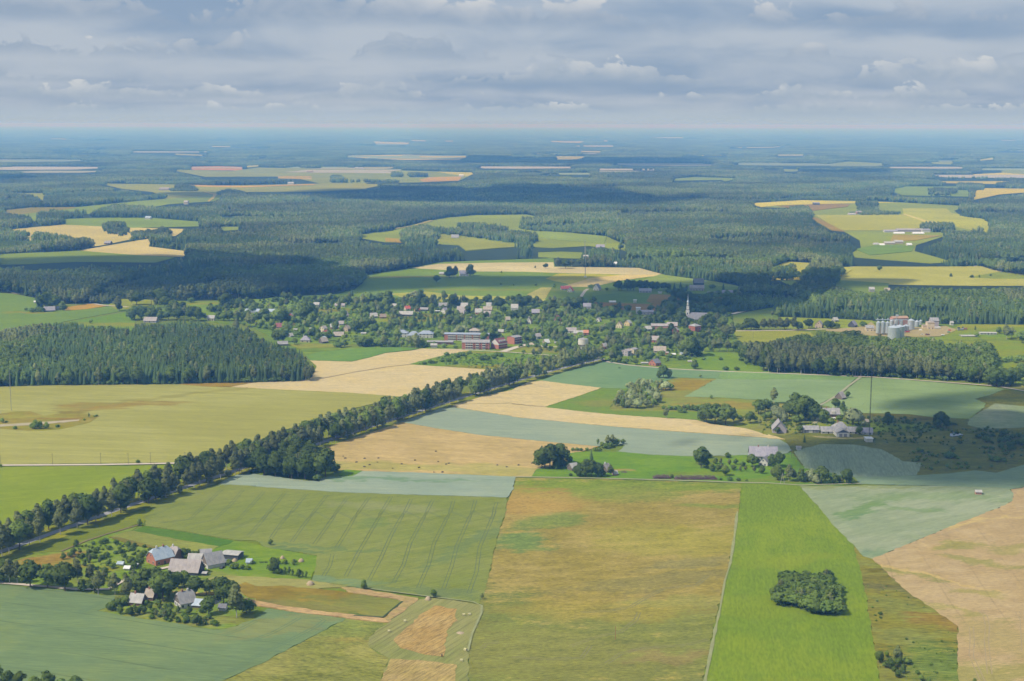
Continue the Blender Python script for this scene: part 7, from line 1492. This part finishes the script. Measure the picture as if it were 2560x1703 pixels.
mast('faint red and white mast on the far northeastern plain', 'p', 1903, 273, 58, 1.6, mat('faded_red_paint', (0.45, 0.28, 0.26)), False, None, 0.6)
p = at('f', 1263, 553); t = thing('white_pole', 'thin white pole standing against the avenue trees', 'pole', p); MB().bar((0, 0, -.3), (0, 0, 14), 0.16, 6).build('pole', WHITEP, t); MB().box(-1.2, 1.2, -1, 1, 0, 1.6).build('base_block', WHITEP, t)
WOODP = mat('weathered_pole_wood', (0.15, 0.12, 0.09), var=0.1)
def pole(label, tile, x, yb, h, lean=0.0, arm=True, m=None, r=0.14, group=None):
    p = at(tile, x, yb); t = thing('utility_pole', label, 'pole', p, R.uniform(-.2, .2), group)
    MB().bar((0, 0, -.4), (lean, 0, h), r, 6, 0, r * 0.75).build('shaft', m or WOODP, t)
    if arm: MB().bar((-0.9 + lean, 0, h - 0.5), (0.9 + lean, 0, h - 0.5), 0.07, 4).build('crossarm', m or WOODP, t)
    return t
GP = 'utility poles along the gravel road by the barley'
OW = ['first', 'second', 'third', 'fourth', 'fifth', 'sixth', 'seventh', 'eighth', 'ninth', 'tenth', 'eleventh', 'twelfth', 'thirteenth', 'fourteenth', 'fifteenth', 'sixteenth', 'seventeenth', 'eighteenth', 'nineteenth', 'twentieth']
for n_, (x, yb, h) in enumerate(((8, 975, 8), (485, 970, 9), (930, 966, 9), (1183, 962, 9), (1387, 960, 9), (1705, 956, 9))): pole('thin wooden utility pole by the gravel road, %s from the left' % OW[n_], 'e', x, yb, h, group=GP)
pole('reddish leaning pole standing alone in the wild meadow', 'c', 950, 1180, 7.2, 0.1, False, mat('rusty_pole', (0.34, 0.15, 0.08)))
pole('dark pole at the hay meadow corner beside the avenue', 'h', 215, 912, 8)
pole('dark pole in the shaded northeastern meadow', 'l', 2052, 785, 9)
pole('bare pole in front of the southern garden trees', 'a', 545, 700, 7, 0, False)
def apole(label, tile, x, yb, h, nest=False, m=WOODP):
    p = at(tile, x, yb); t = thing('braced_pole', label, 'pole', p)
    for s_ in (-1, 1): MB().bar((s_ * 1.5, 0, -.3), (s_ * 0.15, 0, h - 1), 0.16, 5).build('leg', m, t)
    MB().bar((-0.9, 0, h * .45), (0.9, 0, h * .45), 0.1, 4).build('crossbar', m, t)
    MB().bar((0, 0, h - 1.6), (0, 0, h), 0.14, 5).build('head', m, t)
    if nest: MB().cyl(0, 0, h, h + 0.8, 0.5, 0.9, 12).cyl(0, 0, h + 0.8, h + 1.1, 0.9, 0.5, 12).build('stork_nest', mat('nest_twigs', (0.36, 0.31, 0.24), var=0.3, scale=4), t)
    return t
apole('braced wooden pole carrying a stork nest beside the avenue grove', 'e', 2218, 1066, 8.6, True)
apole('pale braced pole at the track below the dark-roofed farmstead', 'h', 132, 1142, 8.4, False, mat('pale_pole_wood', (0.38, 0.36, 0.30)))

HAY = mat('old_hay', (0.40, 0.31, 0.20), var=0.3, scale=2.5); BALE = mat('straw_bale', (0.50, 0.46, 0.24), var=0.25, scale=3); BALEE = mat('bale_end_straw', (0.24, 0.21, 0.12), var=0.3, scale=4)
def haystack(label, tile, x, yb, r, h):
    p = at(tile, x, yb); t = thing('haystack', label, 'haystack', p + Vector((0, r * .6, 0)), R.uniform(0, 6))
    rng = np.random.default_rng(int(x)); V = []; F = []; prof = [(1.0, -0.1), (1.02, 0.25), (0.86, 0.55), (0.5, 0.85), (0.06, 1.0)]; n = 14
    for a_, z_ in prof:
        for k in range(n):
            q = 2 * math.pi * k / n; rr = r * a_ * rng.uniform(0.9, 1.08); V.append((rr * math.cos(q), rr * math.sin(q), z_ * h))
    for j in range(4):
        for k in range(n): F.append((j * n + k, j * n + (k + 1) % n, (j + 1) * n + (k + 1) % n, (j + 1) * n + k))
    F.append(tuple(range(4 * n, 5 * n)))
    link('hay_mound', mesh_of('hay_mound', V, F, [HAY], None, True), t)
    MB().bar((0, 0, h * .9), (0.1, 0, h * 1.35), 0.05, 4).build('centre_pole', WOODP, t)
    return t
haystack('conical haystack on the pale strip above the brown meadow', 'b', 497, 680, 2.1, 2.5)
haystack('rounded haystack beside the lone tree at the wheat corner', 'b', 1583, 820, 1.7, 2.3)
haystack('haystack right of the small round tree in the farm meadow', 'b', 414, 466, 1.7, 2.2)
haystack('haystack behind the clump of low meadow trees', 'b', 242, 438, 1.4, 2.2)
haystack('flattened heap of old hay on the hay meadow', 'b', 1880, 1130, 2.2, 0.9)
haystack('pinkish mound of sand and turf near the farm shed', 'q', 2050, 595, 1.6, 2.0)
def bale(label, tile, x, yb, group=None):
    p = at(tile, x, yb); t = thing('round_bale', label, 'hay bale', p + Vector((0, .6, 0)), R.uniform(-.5, .5), group)
    def cyl_y(r, y0, y1, m, nm, off=0):
        V = [(r * math.cos(2 * math.pi * k / 18), y0, r * math.sin(2 * math.pi * k / 18) + 0.78) for k in range(18)] + [(r * math.cos(2 * math.pi * k / 18), y1, r * math.sin(2 * math.pi * k / 18) + 0.78) for k in range(18)]
        V = [(y_, x_, z_) for x_, y_, z_ in V]
        F = [(k, k + 18, (k + 1) % 18 + 18, (k + 1) % 18) for k in range(18)] + [tuple(range(18)), tuple(range(35, 17, -1))]
        link(nm, mesh_of(nm, V, F, [m]), t)
    cyl_y(0.8, -0.65, 0.65, BALE, 'bale_body'); cyl_y(0.62, -0.69, -0.6, BALEE, 'bale_end'); cyl_y(0.62, 0.6, 0.69, BALEE, 'bale_end')
    return t
for x, yb, lb in ((1370, 1022, 'round bale at the left edge of the brown cut patch'), (1223, 1115, 'round bale on the green ring left of the cut patch'), (1912, 964, 'left one of two round bales near the curved track'), (1964, 960, 'right one of two round bales near the curved track'), (1928, 1286, 'round bale lying on the curved track'), (1890, 1385, 'round bale at the lower end of the hay meadow')): bale(lb, 'b', x, yb)
p = at('b', 1712, 1345); t = thing('dark_post', 'short dark post at the lower edge of the cut patch', 'post', p); MB().bar((0, 0, -.2), (0, 0, 1.8), 0.25, 6).build('post', WOODP, t); MB().box(-.35, .35, -.35, .35, 1.2, 1.9).build('cap', WOODP, t)
SOIL = mat('dark_heap_soil', (0.09, 0.07, 0.05), var=0.3, scale=3)
GH = 'small dark heaps on the stubble field'
for n_, (x, yb) in enumerate(sorted(((822, 912), (803, 893), (1000, 914), (1127, 911), (1118, 948), (1342, 965), (1463, 930), (1500, 998), (1678, 943), (1775, 960), (1750, 967), (1716, 1040), (998, 990), (1640, 1040), (925, 948), (1045, 972), (1258, 1005), (1655, 848), (2222, 975), (2308, 992)))):
    p = at('f', x, yb); o = link('soil_heap', None, None, p, (0, 0, R.uniform(0, 6))); bpy.data.objects.remove(o)
    V_, F_ = ICO1; s_ = R.uniform(0.55, 0.9)
    o = link('soil_heap', mesh_of('soil_heap', V_ * np.array([s_ * 1.2, s_, s_ * 0.9]) * NR.uniform(0.85, 1.15, (len(V_), 1)), F_, [SOIL], None, True), None, p + Vector((0, 0, 0.5)))
    tag(o, 'small dark heap on the stubble beyond the grove, %s from the left' % OW[n_], 'heap', GH)
for x, yb, lb in ((185, 958, 'small dark heap on the stubble left of the dark tree clump'), (60, 975, 'small brown heap on the stubble near the track')):
    V_, F_ = ICO1; o = link('soil_heap', mesh_of('soil_heap', V_ * np.array([.9, .8, .8]), F_, [SOIL], None, True), None, at('g', x, yb) + Vector((0, 0, 0.5))); tag(o, lb, 'heap')
# long purple-brown brushwood piles by the track
TW = mat('cut_brushwood', (0.17, 0.105, 0.11), var=0.35, scale=1.5)
def brush(label, tile, x0, x1, yb, h, n):
    a, b = at(tile, x0, yb), at(tile, x1, yb); t = thing('brushwood_pile', label, 'brushwood pile', (a + b) / 2); L = (b - a).length; V = []; F = []; mb = MB(); rng = random.Random(int(x0))
    for _ in range(n):
        x = rng.uniform(-L / 2, L / 2); y = rng.uniform(0, 4.5); z = rng.uniform(0.1, h) * math.sin(math.pi * min(1, (y + .6) / 5.6)) ** 0.6 * min(1, (L / 2 - abs(x)) / 2.5 + .25)
        an = rng.uniform(0, 6.28); l = rng.uniform(0.7, 1.8); mb.bar((x, y, z), (x + l * math.cos(an), y + l * math.sin(an), z + rng.uniform(-.1, .7)), rng.uniform(.05, .14), 3)
    mb2 = MB(); m_ = int(L / 1.2)
    for k in range(m_):
        x = -L / 2 + L * (k + .5) / m_; hh = h * rng.uniform(.55, .8); mb2.add([(x - .7, 0.3, 0), (x + .7, 0.3, 0), (x + .7, 4.2, 0), (x - .7, 4.2, 0), (x + rng.uniform(-.3, .3), 2.2, hh)], [(0, 1, 4), (1, 2, 4), (2, 3, 4), (3, 0, 4)])
    mb2.build('pile_core', TW, t); o = mb.build('twigs', TW, t); o['kind'] = 'stuff'
brush('shorter purplish brushwood pile left of the small roadside tree', 'g', 1300, 1462, 1102, 3.2, 420)
brush('long purplish brushwood pile along the field track', 'g', 1500, 1890, 1110, 3.4, 900)
brush('low heap of pale rubble right of the weathered cottage', 'g', 1000, 1065, 1045, 1.0, 60)

def car(label, tile, x, yb, rot, body, cat='car', van=False, group=None):
    p = at(tile, x, yb); t = thing('van' if van else 'parked_car', label, cat, p, math.radians(rot), group); h = 1.9 if van else 1.35
    B = mat(body + '_car_paint', {'white': (0.68, 0.68, 0.66), 'red': (0.42, 0.05, 0.04), 'green': (0.07, 0.22, 0.11), 'dark': (0.05, 0.055, 0.07), 'blue': (0.10, 0.18, 0.34)}[body], rough=0.35, var=0.03)
    MB().add([(-2.1, -.85, .35), (2.1, -.85, .35), (2.1, .85, .35), (-2.1, .85, .35), (-2.1, -.85, .95), (2.1, -.85, .85), (2.1, .85, .85), (-2.1, .85, .95)], [(0, 3, 2, 1), (4, 5, 6, 7), (0, 1, 5, 4), (1, 2, 6, 5), (2, 3, 7, 6), (3, 0, 4, 7)]).build('body', B, t)
    q = 2.0 if van else 1.3
    MB().add([(-q - .2, -.78, .9), (q * .75, -.78, .85), (q * .75, .78, .85), (-q - .2, .78, .9), (-q + .1, -.66, h), (q * .35, -.66, h), (q * .35, .66, h), (-q + .1, .66, h)], [(4, 5, 6, 7), (0, 1, 5, 4), (1, 2, 6, 5), (2, 3, 7, 6), (3, 0, 4, 7)]).build('cabin', B if van else GLASS, t)
    MB().box(-q + .1, q * .35, -.67, .67, h, h + .04).build('roof', B, t)
    for sx in (-1.3, 1.3):
        for sy in (-.82, .82):
            V = [(sx + .32 * math.cos(2 * math.pi * k / 12), sy + d, .32 + .32 * math.sin(2 * math.pi * k / 12)) for d in (-.1, .1) for k in range(12)]
            link('wheel', mesh_of('wheel', V, [(k, (k + 1) % 12, (k + 1) % 12 + 12, k + 12) for k in range(12)] + [tuple(range(11, -1, -1)), tuple(range(12, 24))], [STEELG]), t)
    return t
car('white car parked in the silo yard before the warehouse', 't', 1150, 468, 10, 'white')
car('white van standing left of the parked car in the yard', 't', 1120, 395, -20, 'white', 'van', True)
car('red vehicle beside the green one at the yard edge', 't', 1625, 402, 5, 'red', 'vehicle', True)
car('green vehicle below the red one at the yard edge', 't', 1610, 435, 0, 'green', 'vehicle', True)
car('dark car parked at the end of the big grey barn', 'q', 1780, 738, 70, 'dark')
car('white car by the white school block', 'w', 415, 698, 0, 'white')
car('small white car beside the white garage wing', 's', 1460, 600, 30, 'white')
def trailer(label, tile, xl, xr, yb, h, c=WHITEP):
    a, b = at(tile, xl, yb), at(tile, xr, yb); L = (b - a).length; t = thing('truck_trailer', label, 'trailer', (a + b) / 2)
    MB().box(-L / 2, L / 2, 0, 2.5, 1.1, 1.1 + h).build('box_body', c, t); MB().box(-L / 2, L / 2, .4, 2.1, .7, 1.1).build('chassis', STEELG, t)
    for x in (-L * .35, -L * .25, L * .35):
        MB().cyl(0, 0, 0, .5, .48, .48, 12).build('wheel', STEELG, t).matrix_local = Matrix.Translation((x, .6, .48)) @ Matrix.Rotation(math.pi / 2, 4, 'X')
trailer('long white truck trailer beside the beige warehouse', 't', 1360, 1462, 372, 2.3)
trailer('white trailer bed left in the gravel below the warehouse', 't', 1485, 1535, 488, 0.8)
def machine(label, tile, x, yb, m, L=5.0, H=3.0, rot=0):
    p = at(tile, x, yb); t = thing('farm_machine', label, 'farm machine', p, math.radians(rot))
    MB().box(-L / 2, L / 2, -1.1, 1.1, 0.9, 0.5 * H + .6).build('hull', m, t); MB().box(-L / 2, -L / 6, -.9, .9, 0.5 * H + .6, H).build('cab', GLASS, t)
    MB().bar((L / 3, 0, .5 * H + .5), (L / 2 + 1, .8, H + .5), .16, 6).build('chute', m, t)
    for sx in (-L / 3, L / 3):
        for sy in (-1.2, 1.2): MB().cyl(0, 0, -.2, .2, .75, .75, 14).build('wheel', STEELG, t).matrix_local = Matrix.Translation((sx, sy, .75)) @ Matrix.Rotation(math.pi / 2, 4, 'X')
machine('dark red machine standing right of the wide steel drums', 't', 880, 432, REDP, 6, 3.4)
machine('rusty red machine left in the gravel below the warehouse', 't', 1235, 480, mat('rusty_machine_paint', (0.30, 0.13, 0.08)), 5, 2.6, 30)
machine('grey machine among scrap at the eastern yard', 't', 1810, 392, mat('grey_machine_paint', (0.34, 0.36, 0.36)), 8, 4.2, 8)
machine('brownish machine at the right of the eastern scrap', 't', 1880, 380, mat('rusty_machine_paint', (0.30, 0.13, 0.08)), 6, 3.6, -15)

# loose garden shrubs of the village: too many and too small to tell apart
def loose(name, outline, n, label, hlo=1.2, hhi=4.5, protos=None, kinds=(0, 1, 2), avoid=7.0):
    pg = spoly(outline); g = np.array([tuple(at('S', *q))[:2] for q in pg])
    P_ = np.stack([NR.uniform(g[:, 0].min(), g[:, 0].max(), n * 6), NR.uniform(g[:, 1].min(), g[:, 1].max(), n * 6)], 1)
    P_ = P_[inside(P_, [tuple(q) for q in g])]
    cl = vnoise(P_[:, 0], P_[:, 1], 26, 8) * 0.6 + vnoise(P_[:, 0], P_[:, 1], 70, 9) * 0.4
    P_ = P_[NR.random(len(P_)) < np.clip((cl - 0.30) * 2.6, 0, 1)][:n]
    hs = np.array([(o.location.x, o.location.y) for o in bpy.data.objects if o.parent is None and o.get('category') in HOUSY])
    if len(hs):
        for c_ in hs: P_ = P_[np.hypot(*(P_ - c_).T) > avoid]
        # keep the line of sight to the houses open
        for c_ in hs:
            d = P_ - c_; u_ = -c_ / np.linalg.norm(c_); al = d @ u_; ac = np.abs(d @ np.array([-u_[1], u_[0]])); P_ = P_[~((al > 0) & (al < 20) & (ac < 7))]
    h = NR.uniform(hlo, hhi, len(P_)) * NR.uniform(0.7, 1.2, len(P_))
    scatter(name, p3d(P_), h / 4.0, np.array(kinds)[NR.integers(0, len(kinds), len(P_))], protos or [WOOD[('bush', s_)] for s_ in range(3)], label)
HOUSY = {'house', 'farmhouse', 'barn', 'shed', 'school', 'hall', 'church', 'cottage', 'apartment block', 'workshop', 'greenhouse', 'hut', 'garage', 'outbuilding', 'ruin'}
GV = 'i 1900,650 2100,560 2357,560 j 200,260 700,230 1300,215 1500,230 2000,230 2357,230 k 700,230 1300,250 1900,270 2357,250 l 350,400 1100,520 1400,420 1850,540 1850,720 1750,860 1500,960 1150,1040 700,1020 560,990 k 2050,860 1300,780 600,820 j 2200,800 1500,790 900,700 560,600 i 2250,800'
loose('garden_shrubs', GV, 5200, 'garden hedges, fruit bushes and undergrowth between the village houses')
def big_loose(name, outline, n, label, hlo, hhi):
    pr = [WHOLE[k_][s_] for k_ in ('broad', 'garden', 'birch') for s_ in range(3)]
    loose(name, outline, n, label, hlo * 4 / 20, hhi * 4 / 20, [proto('v', m_) for m_ in pr], range(9), 12.0)
big_loose('village_greenery', GV, 620, 'merged garden trees filling the village between the single ones', 7, 13)
loose('scrub', 'l 1250,420 1400,340 1600,330 1900,330 1980,300 m 250,390 0,430 l 1850,520 1400,520', 500, 'dark scrub round the shaded graveyard', 2, 7)
loose('orchard_undergrowth', 'a 560,430 850,260 1250,300 1330,470 1250,600 1050,700 800,680 560,560', 130, 'rough undergrowth of the farm orchard', 0.8, 2.0)
loose('garden_undergrowth', 'a 900,915 1080,850 1250,880 1700,860 1900,950 2050,1060 1700,1030 1300,985', 240, 'rough undergrowth below the southern cottages', 0.8, 2.6)
loose('allotment_plants', 'k 330,1000 720,895 1010,842 1900,890 1700,1000 1500,1065 1100,1045', 420, 'low plants and bushes of the allotments', 0.7, 2.2)
loose('marsh_scrub', 'h 900,520 1500,560 1900,620 2357,660 2357,950 1900,1010 1450,1020 1300,920 1100,820 850,770 1000,700', 420, 'dark low scrub over the shaded marsh', 0.8, 2.6, avoid=0)
loose('scrubland_tufts', 'd 900,600 1300,780 1740,1100 1750,1600 1040,1600 930,900', 160, 'low tufts of the brown scrubland', 0.3, 0.9, avoid=0)
loose('farm_undergrowth', 'h -50,480 150,420 480,500 700,480 900,560 950,640 500,690 -50,690', 260, 'undergrowth round the garage farmstead', 0.8, 2.6)
loose('wood_edge_bushes', 'e -100,253 0,249 1000,232 1650,224 2357,211 f 300,203 480,202 560,182 545,150 300,185 e 2357,190 1000,212 0,232', 520, 'low green bushes along the foot of the dense wood', 2.0, 5.5, avoid=0)
loose('wood_edge_bushes', 'm -20,890 0,862 150,880 165,925 500,940 900,965 1500,980 1800,1000 2000,1020 2040,1000 2060,1040 1800,1024 1500,1004 1130,992 900,989 500,964 165,952 150,905', 420, 'low green bushes along the foot of the broadleaf wood', 2.0, 5.5, avoid=0)
loose('avenue_undergrowth', 'e 1300,1390 1700,1240 2200,1075 f 560,780 1400,500 1350,520 560,800 e 2200,1100 1700,1265 1300,1410', 90, 'bushes along the foot of the avenue', 0.8, 2.5, avoid=0)

# ------------------------------------------------------------------ the clouds that throw the shadows on the plain
cm = bpy.data.materials.new('cloud_vapour'); cm.use_nodes = True; ct = NT(cm.node_tree); ct.n.remove(ct.n['Principled BSDF'])
da = ct.node('ShaderNodeAttribute'); da.attribute_name = 'depth'
cn = ct.noise(ct.node('ShaderNodeNewGeometry').outputs['Position'], 0.006, 5, 0.6)
al_ = ct.ramp(ct.math('ADD', da.outputs['Fac'], ct.math('MULTIPLY', ct.math('SUBTRACT', cn, 0.5), 0.9)), 0.05, 0.75)
al_ = ct.math('MULTIPLY', al_, 0.93)
tr_ = ct.node('ShaderNodeBsdfTransparent'); df = ct.node('ShaderNodeBsdfDiffuse'); df.inputs[0].default_value = (0.86, 0.87, 0.9, 1); tl = ct.node('ShaderNodeBsdfTranslucent'); tl.inputs[0].default_value = (0.86, 0.87, 0.9, 1)
m1 = ct.node('ShaderNodeMixShader'); m1.inputs[0].default_value = 0.5; ct.link(df.outputs[0], m1.inputs[1]); ct.link(tl.outputs[0], m1.inputs[2])
m2 = ct.node('ShaderNodeMixShader'); ct.link(al_, m2.inputs[0]); ct.link(tr_.outputs[0], m2.inputs[1]); ct.link(m1.outputs[0], m2.inputs[2]); ct.link(m2.outputs[0], ct.n['Material Output'].inputs[0])
def cloud(outline, alt, cell):
    """a flat-based cumulus whose shade falls on the given ground"""
    g = np.array([tuple(at('S', *q))[:2] for q in spoly(outline)]); k = alt / SUN.z
    g = g + np.array([SUN.x, SUN.y]) * k
    x0, y0 = g.min(0) - cell * 1.5; x1, y1 = g.max(0) + cell * 1.5
    nx, ny = max(6, int((x1 - x0) / cell)), max(6, int((y1 - y0) / cell))
    X, Y = np.meshgrid(np.linspace(x0, x1, nx), np.linspace(y0, y1, ny)); Q = np.stack([X.ravel(), Y.ravel()], 1)
    ins = inside(Q, [tuple(q) for q in g]); d = np.full(len(Q), 1e9)
    for a, c in zip(g, np.roll(g, -1, 0)):
        ab = c - a; tt = np.clip(((Q - a) @ ab) / max(ab @ ab, 1e-6), 0, 1); d = np.minimum(d, np.linalg.norm(Q - a - tt[:, None] * ab, axis=1))
    sd_ = np.where(ins, d, -d); dep = np.clip(sd_ / (cell * 2.2) + 0.35, 0, 1)
    top = alt + 20 + dep * 160 * (0.5 + vnoise(Q[:, 0], Q[:, 1], cell * 5, 3)); bot = alt - dep * 20 * vnoise(Q[:, 0], Q[:, 1], cell * 4, 5)
    top = np.where(dep > 0, top, alt + 2); n = len(Q)
    V = np.concatenate([np.column_stack([Q, bot]), np.column_stack([Q, top])]); F = []
    D2 = dep.reshape(ny, nx)
    for j in range(ny - 1):
        for i_ in range(nx - 1):
            if max(D2[j, i_], D2[j, i_ + 1], D2[j + 1, i_], D2[j + 1, i_ + 1]) <= 0: continue
            a = j * nx + i_; b = a + 1; c = a + nx; e_ = c + 1
            F += [(a, c, e_, b), (a + n, b + n, e_ + n, c + n)]
    me = mesh_of('cloud', V, F, [cm], None, True)
    at_ = me.attributes.new('depth', 'FLOAT', 'POINT'); at_.data.foreach_set('value', np.concatenate([dep, dep]).astype(np.float32))
    o = link('cloud', me); o['kind'] = 'structure'; return o
cloud('h 980,410 1150,360 1600,318 2000,296 2150,300 1980,400 1900,470 1560,478 1250,490 1000,470', 1000, 22)
cloud('h -40,790 150,770 400,740 850,690 950,540 1300,490 1700,505 1850,560 2100,600 2500,560 2700,900 2700,1200 2000,1178 1200,1105 600,1050 330,1000 260,860 0,800', 1000, 26)
cloud('g 1480,800 1560,745 1680,735 1700,780 1560,810', 1000, 14)
cloud('l 180,210 500,300 720,262 1200,215 1700,225 2000,275 2500,210 2500,420 1900,560 1350,590 1150,545 700,560 350,440 60,330', 1050, 40)
cloud('o -300,1070 190,1060 700,1062 1300,1062 1480,1085 1400,1115 1250,1125 900,1118 500,1135 0,1160 -250,1200 -500,1150', 1050, 42)
cloud('i -200,190 250,170 1000,150 1800,200 2357,260 2500,330 2357,500 1700,470 1300,500 900,340 300,330 -100,300', 1050, 42)
cloud('o -350,500 0,478 850,490 1100,468 1800,492 1960,540 2400,545 2400,580 1880,612 900,592 400,592 -100,565', 1100, 90)
cloud('o 540,292 900,272 1400,287 2400,292 2500,325 1700,332 800,322', 1150, 170)
cloud('p 760,365 1100,360 1500,372 1450,395 900,392', 1150, 150)
cloud('n -200,395 100,405 240,425 100,440 -200,440', 1100, 90)
cloud('m 170,185 700,172 1200,180 1230,215 900,250 500,255 200,230', 1050, 40)
cloud('n 1000,500 1350,502 1700,512 1400,545 1080,530', 1100, 90)

# ------------------------------------------------------------------ labels for the trees: by look and by what they stand beside
ORD = ['', 'second ', 'third ', 'fourth ', 'fifth ', 'sixth ', 'seventh ', 'eighth ', 'ninth ', 'tenth ']
LANDM += [(n_, *at(*q)[:2]) for n_, q in (('the round copse', ('d', 400, 760)), ('the wheat field corner', ('b', 2060, 850)), ('the stubble field', ('f', 1500, 850)), ('the pond', ('h', 1710, 695)), ('the heath copse', ('g', 1200, 330)), ('the concrete strip', ('e', 300, 600)),
                                           ('the allotments', ('k', 1100, 950)), ('the graveyard', ('y', 1800, 260)), ('the tramlined wheat', ('b', 900, 300)), ('the dark clover strip', ('a', 1700, 230)), ('the bottom corner crop', ('a', 300, 1500)), ('the scrubland strip', ('d', 1300, 1300)), ('the eastern hedge', ('m', 2300, 850)))]
LA = np.array([(q[1], q[2]) for q in LANDM])
use = {}
rows = []
for t, k, h, say in TREES:
    d = LA - np.array(t.location[:2]); dd = np.hypot(d[:, 0], d[:, 1]); j = int(dd.argmin()); dx, dy = -d[j]
    if dd[j] < 9: rel = 'beside'
    elif abs(dx) > abs(dy): rel = 'right of' if dx > 0 else 'left of'
    else: rel = 'behind' if dy > 0 else 'before'
    if k == 'u': sz = 'low' if h < 3 else 'broad'
    else: sz = 'tall' if h > 17 else ('low' if h < 9 else 'mid-sized')
    if t['group'] == G_AV: sz = sz + ' avenue'
    if 'front trees of' in t['group']: sz = sz + ' wood-edge'
    rows.append((sz, say, rel, LANDM[j][0], float(dd[j]), t))
rows.sort(key=lambda r_: r_[4])
for sz, say, rel, lm, dd, t in rows:
    key = (sz, say, rel, lm); c_ = use.get(key, 0); use[key] = c_ + 1
    far_ = ['', 'further ', 'distant '][min(2, c_ // 10)]
    t['label'] = ('%s%s%s %s %s %s' % (ORD[c_ % 10], far_, sz, say, rel, lm)).strip()
    if len(t['label'].split()) > 16: t['label'] = ' '.join(t['label'].split()[:16])
# ------------------------------------------------------------------ haze: the air over the plain
hm = bpy.data.materials.new('summer_air'); hm.use_nodes = True; ht = NT(hm.node_tree); ht.n.remove(ht.n['Principled BSDF'])
pv = ht.node('ShaderNodeVolumePrincipled'); pv.inputs['Color'].default_value = (*HAZE_COL, 1); pv.inputs['Density'].default_value = HAZE_D
pv.inputs['Absorption Color'].default_value = (*HAZE_ABS, 1)
pv.inputs['Anisotropy'].default_value = 0.0
ht.link(pv.outputs[0], ht.n['Material Output'].inputs['Volume'])
mb = MB().box(-140000, 140000, -140000, 140000, -1.5, 262)
hz_o = mb.build('haze', hm); hz_o['kind'] = 'stuff'
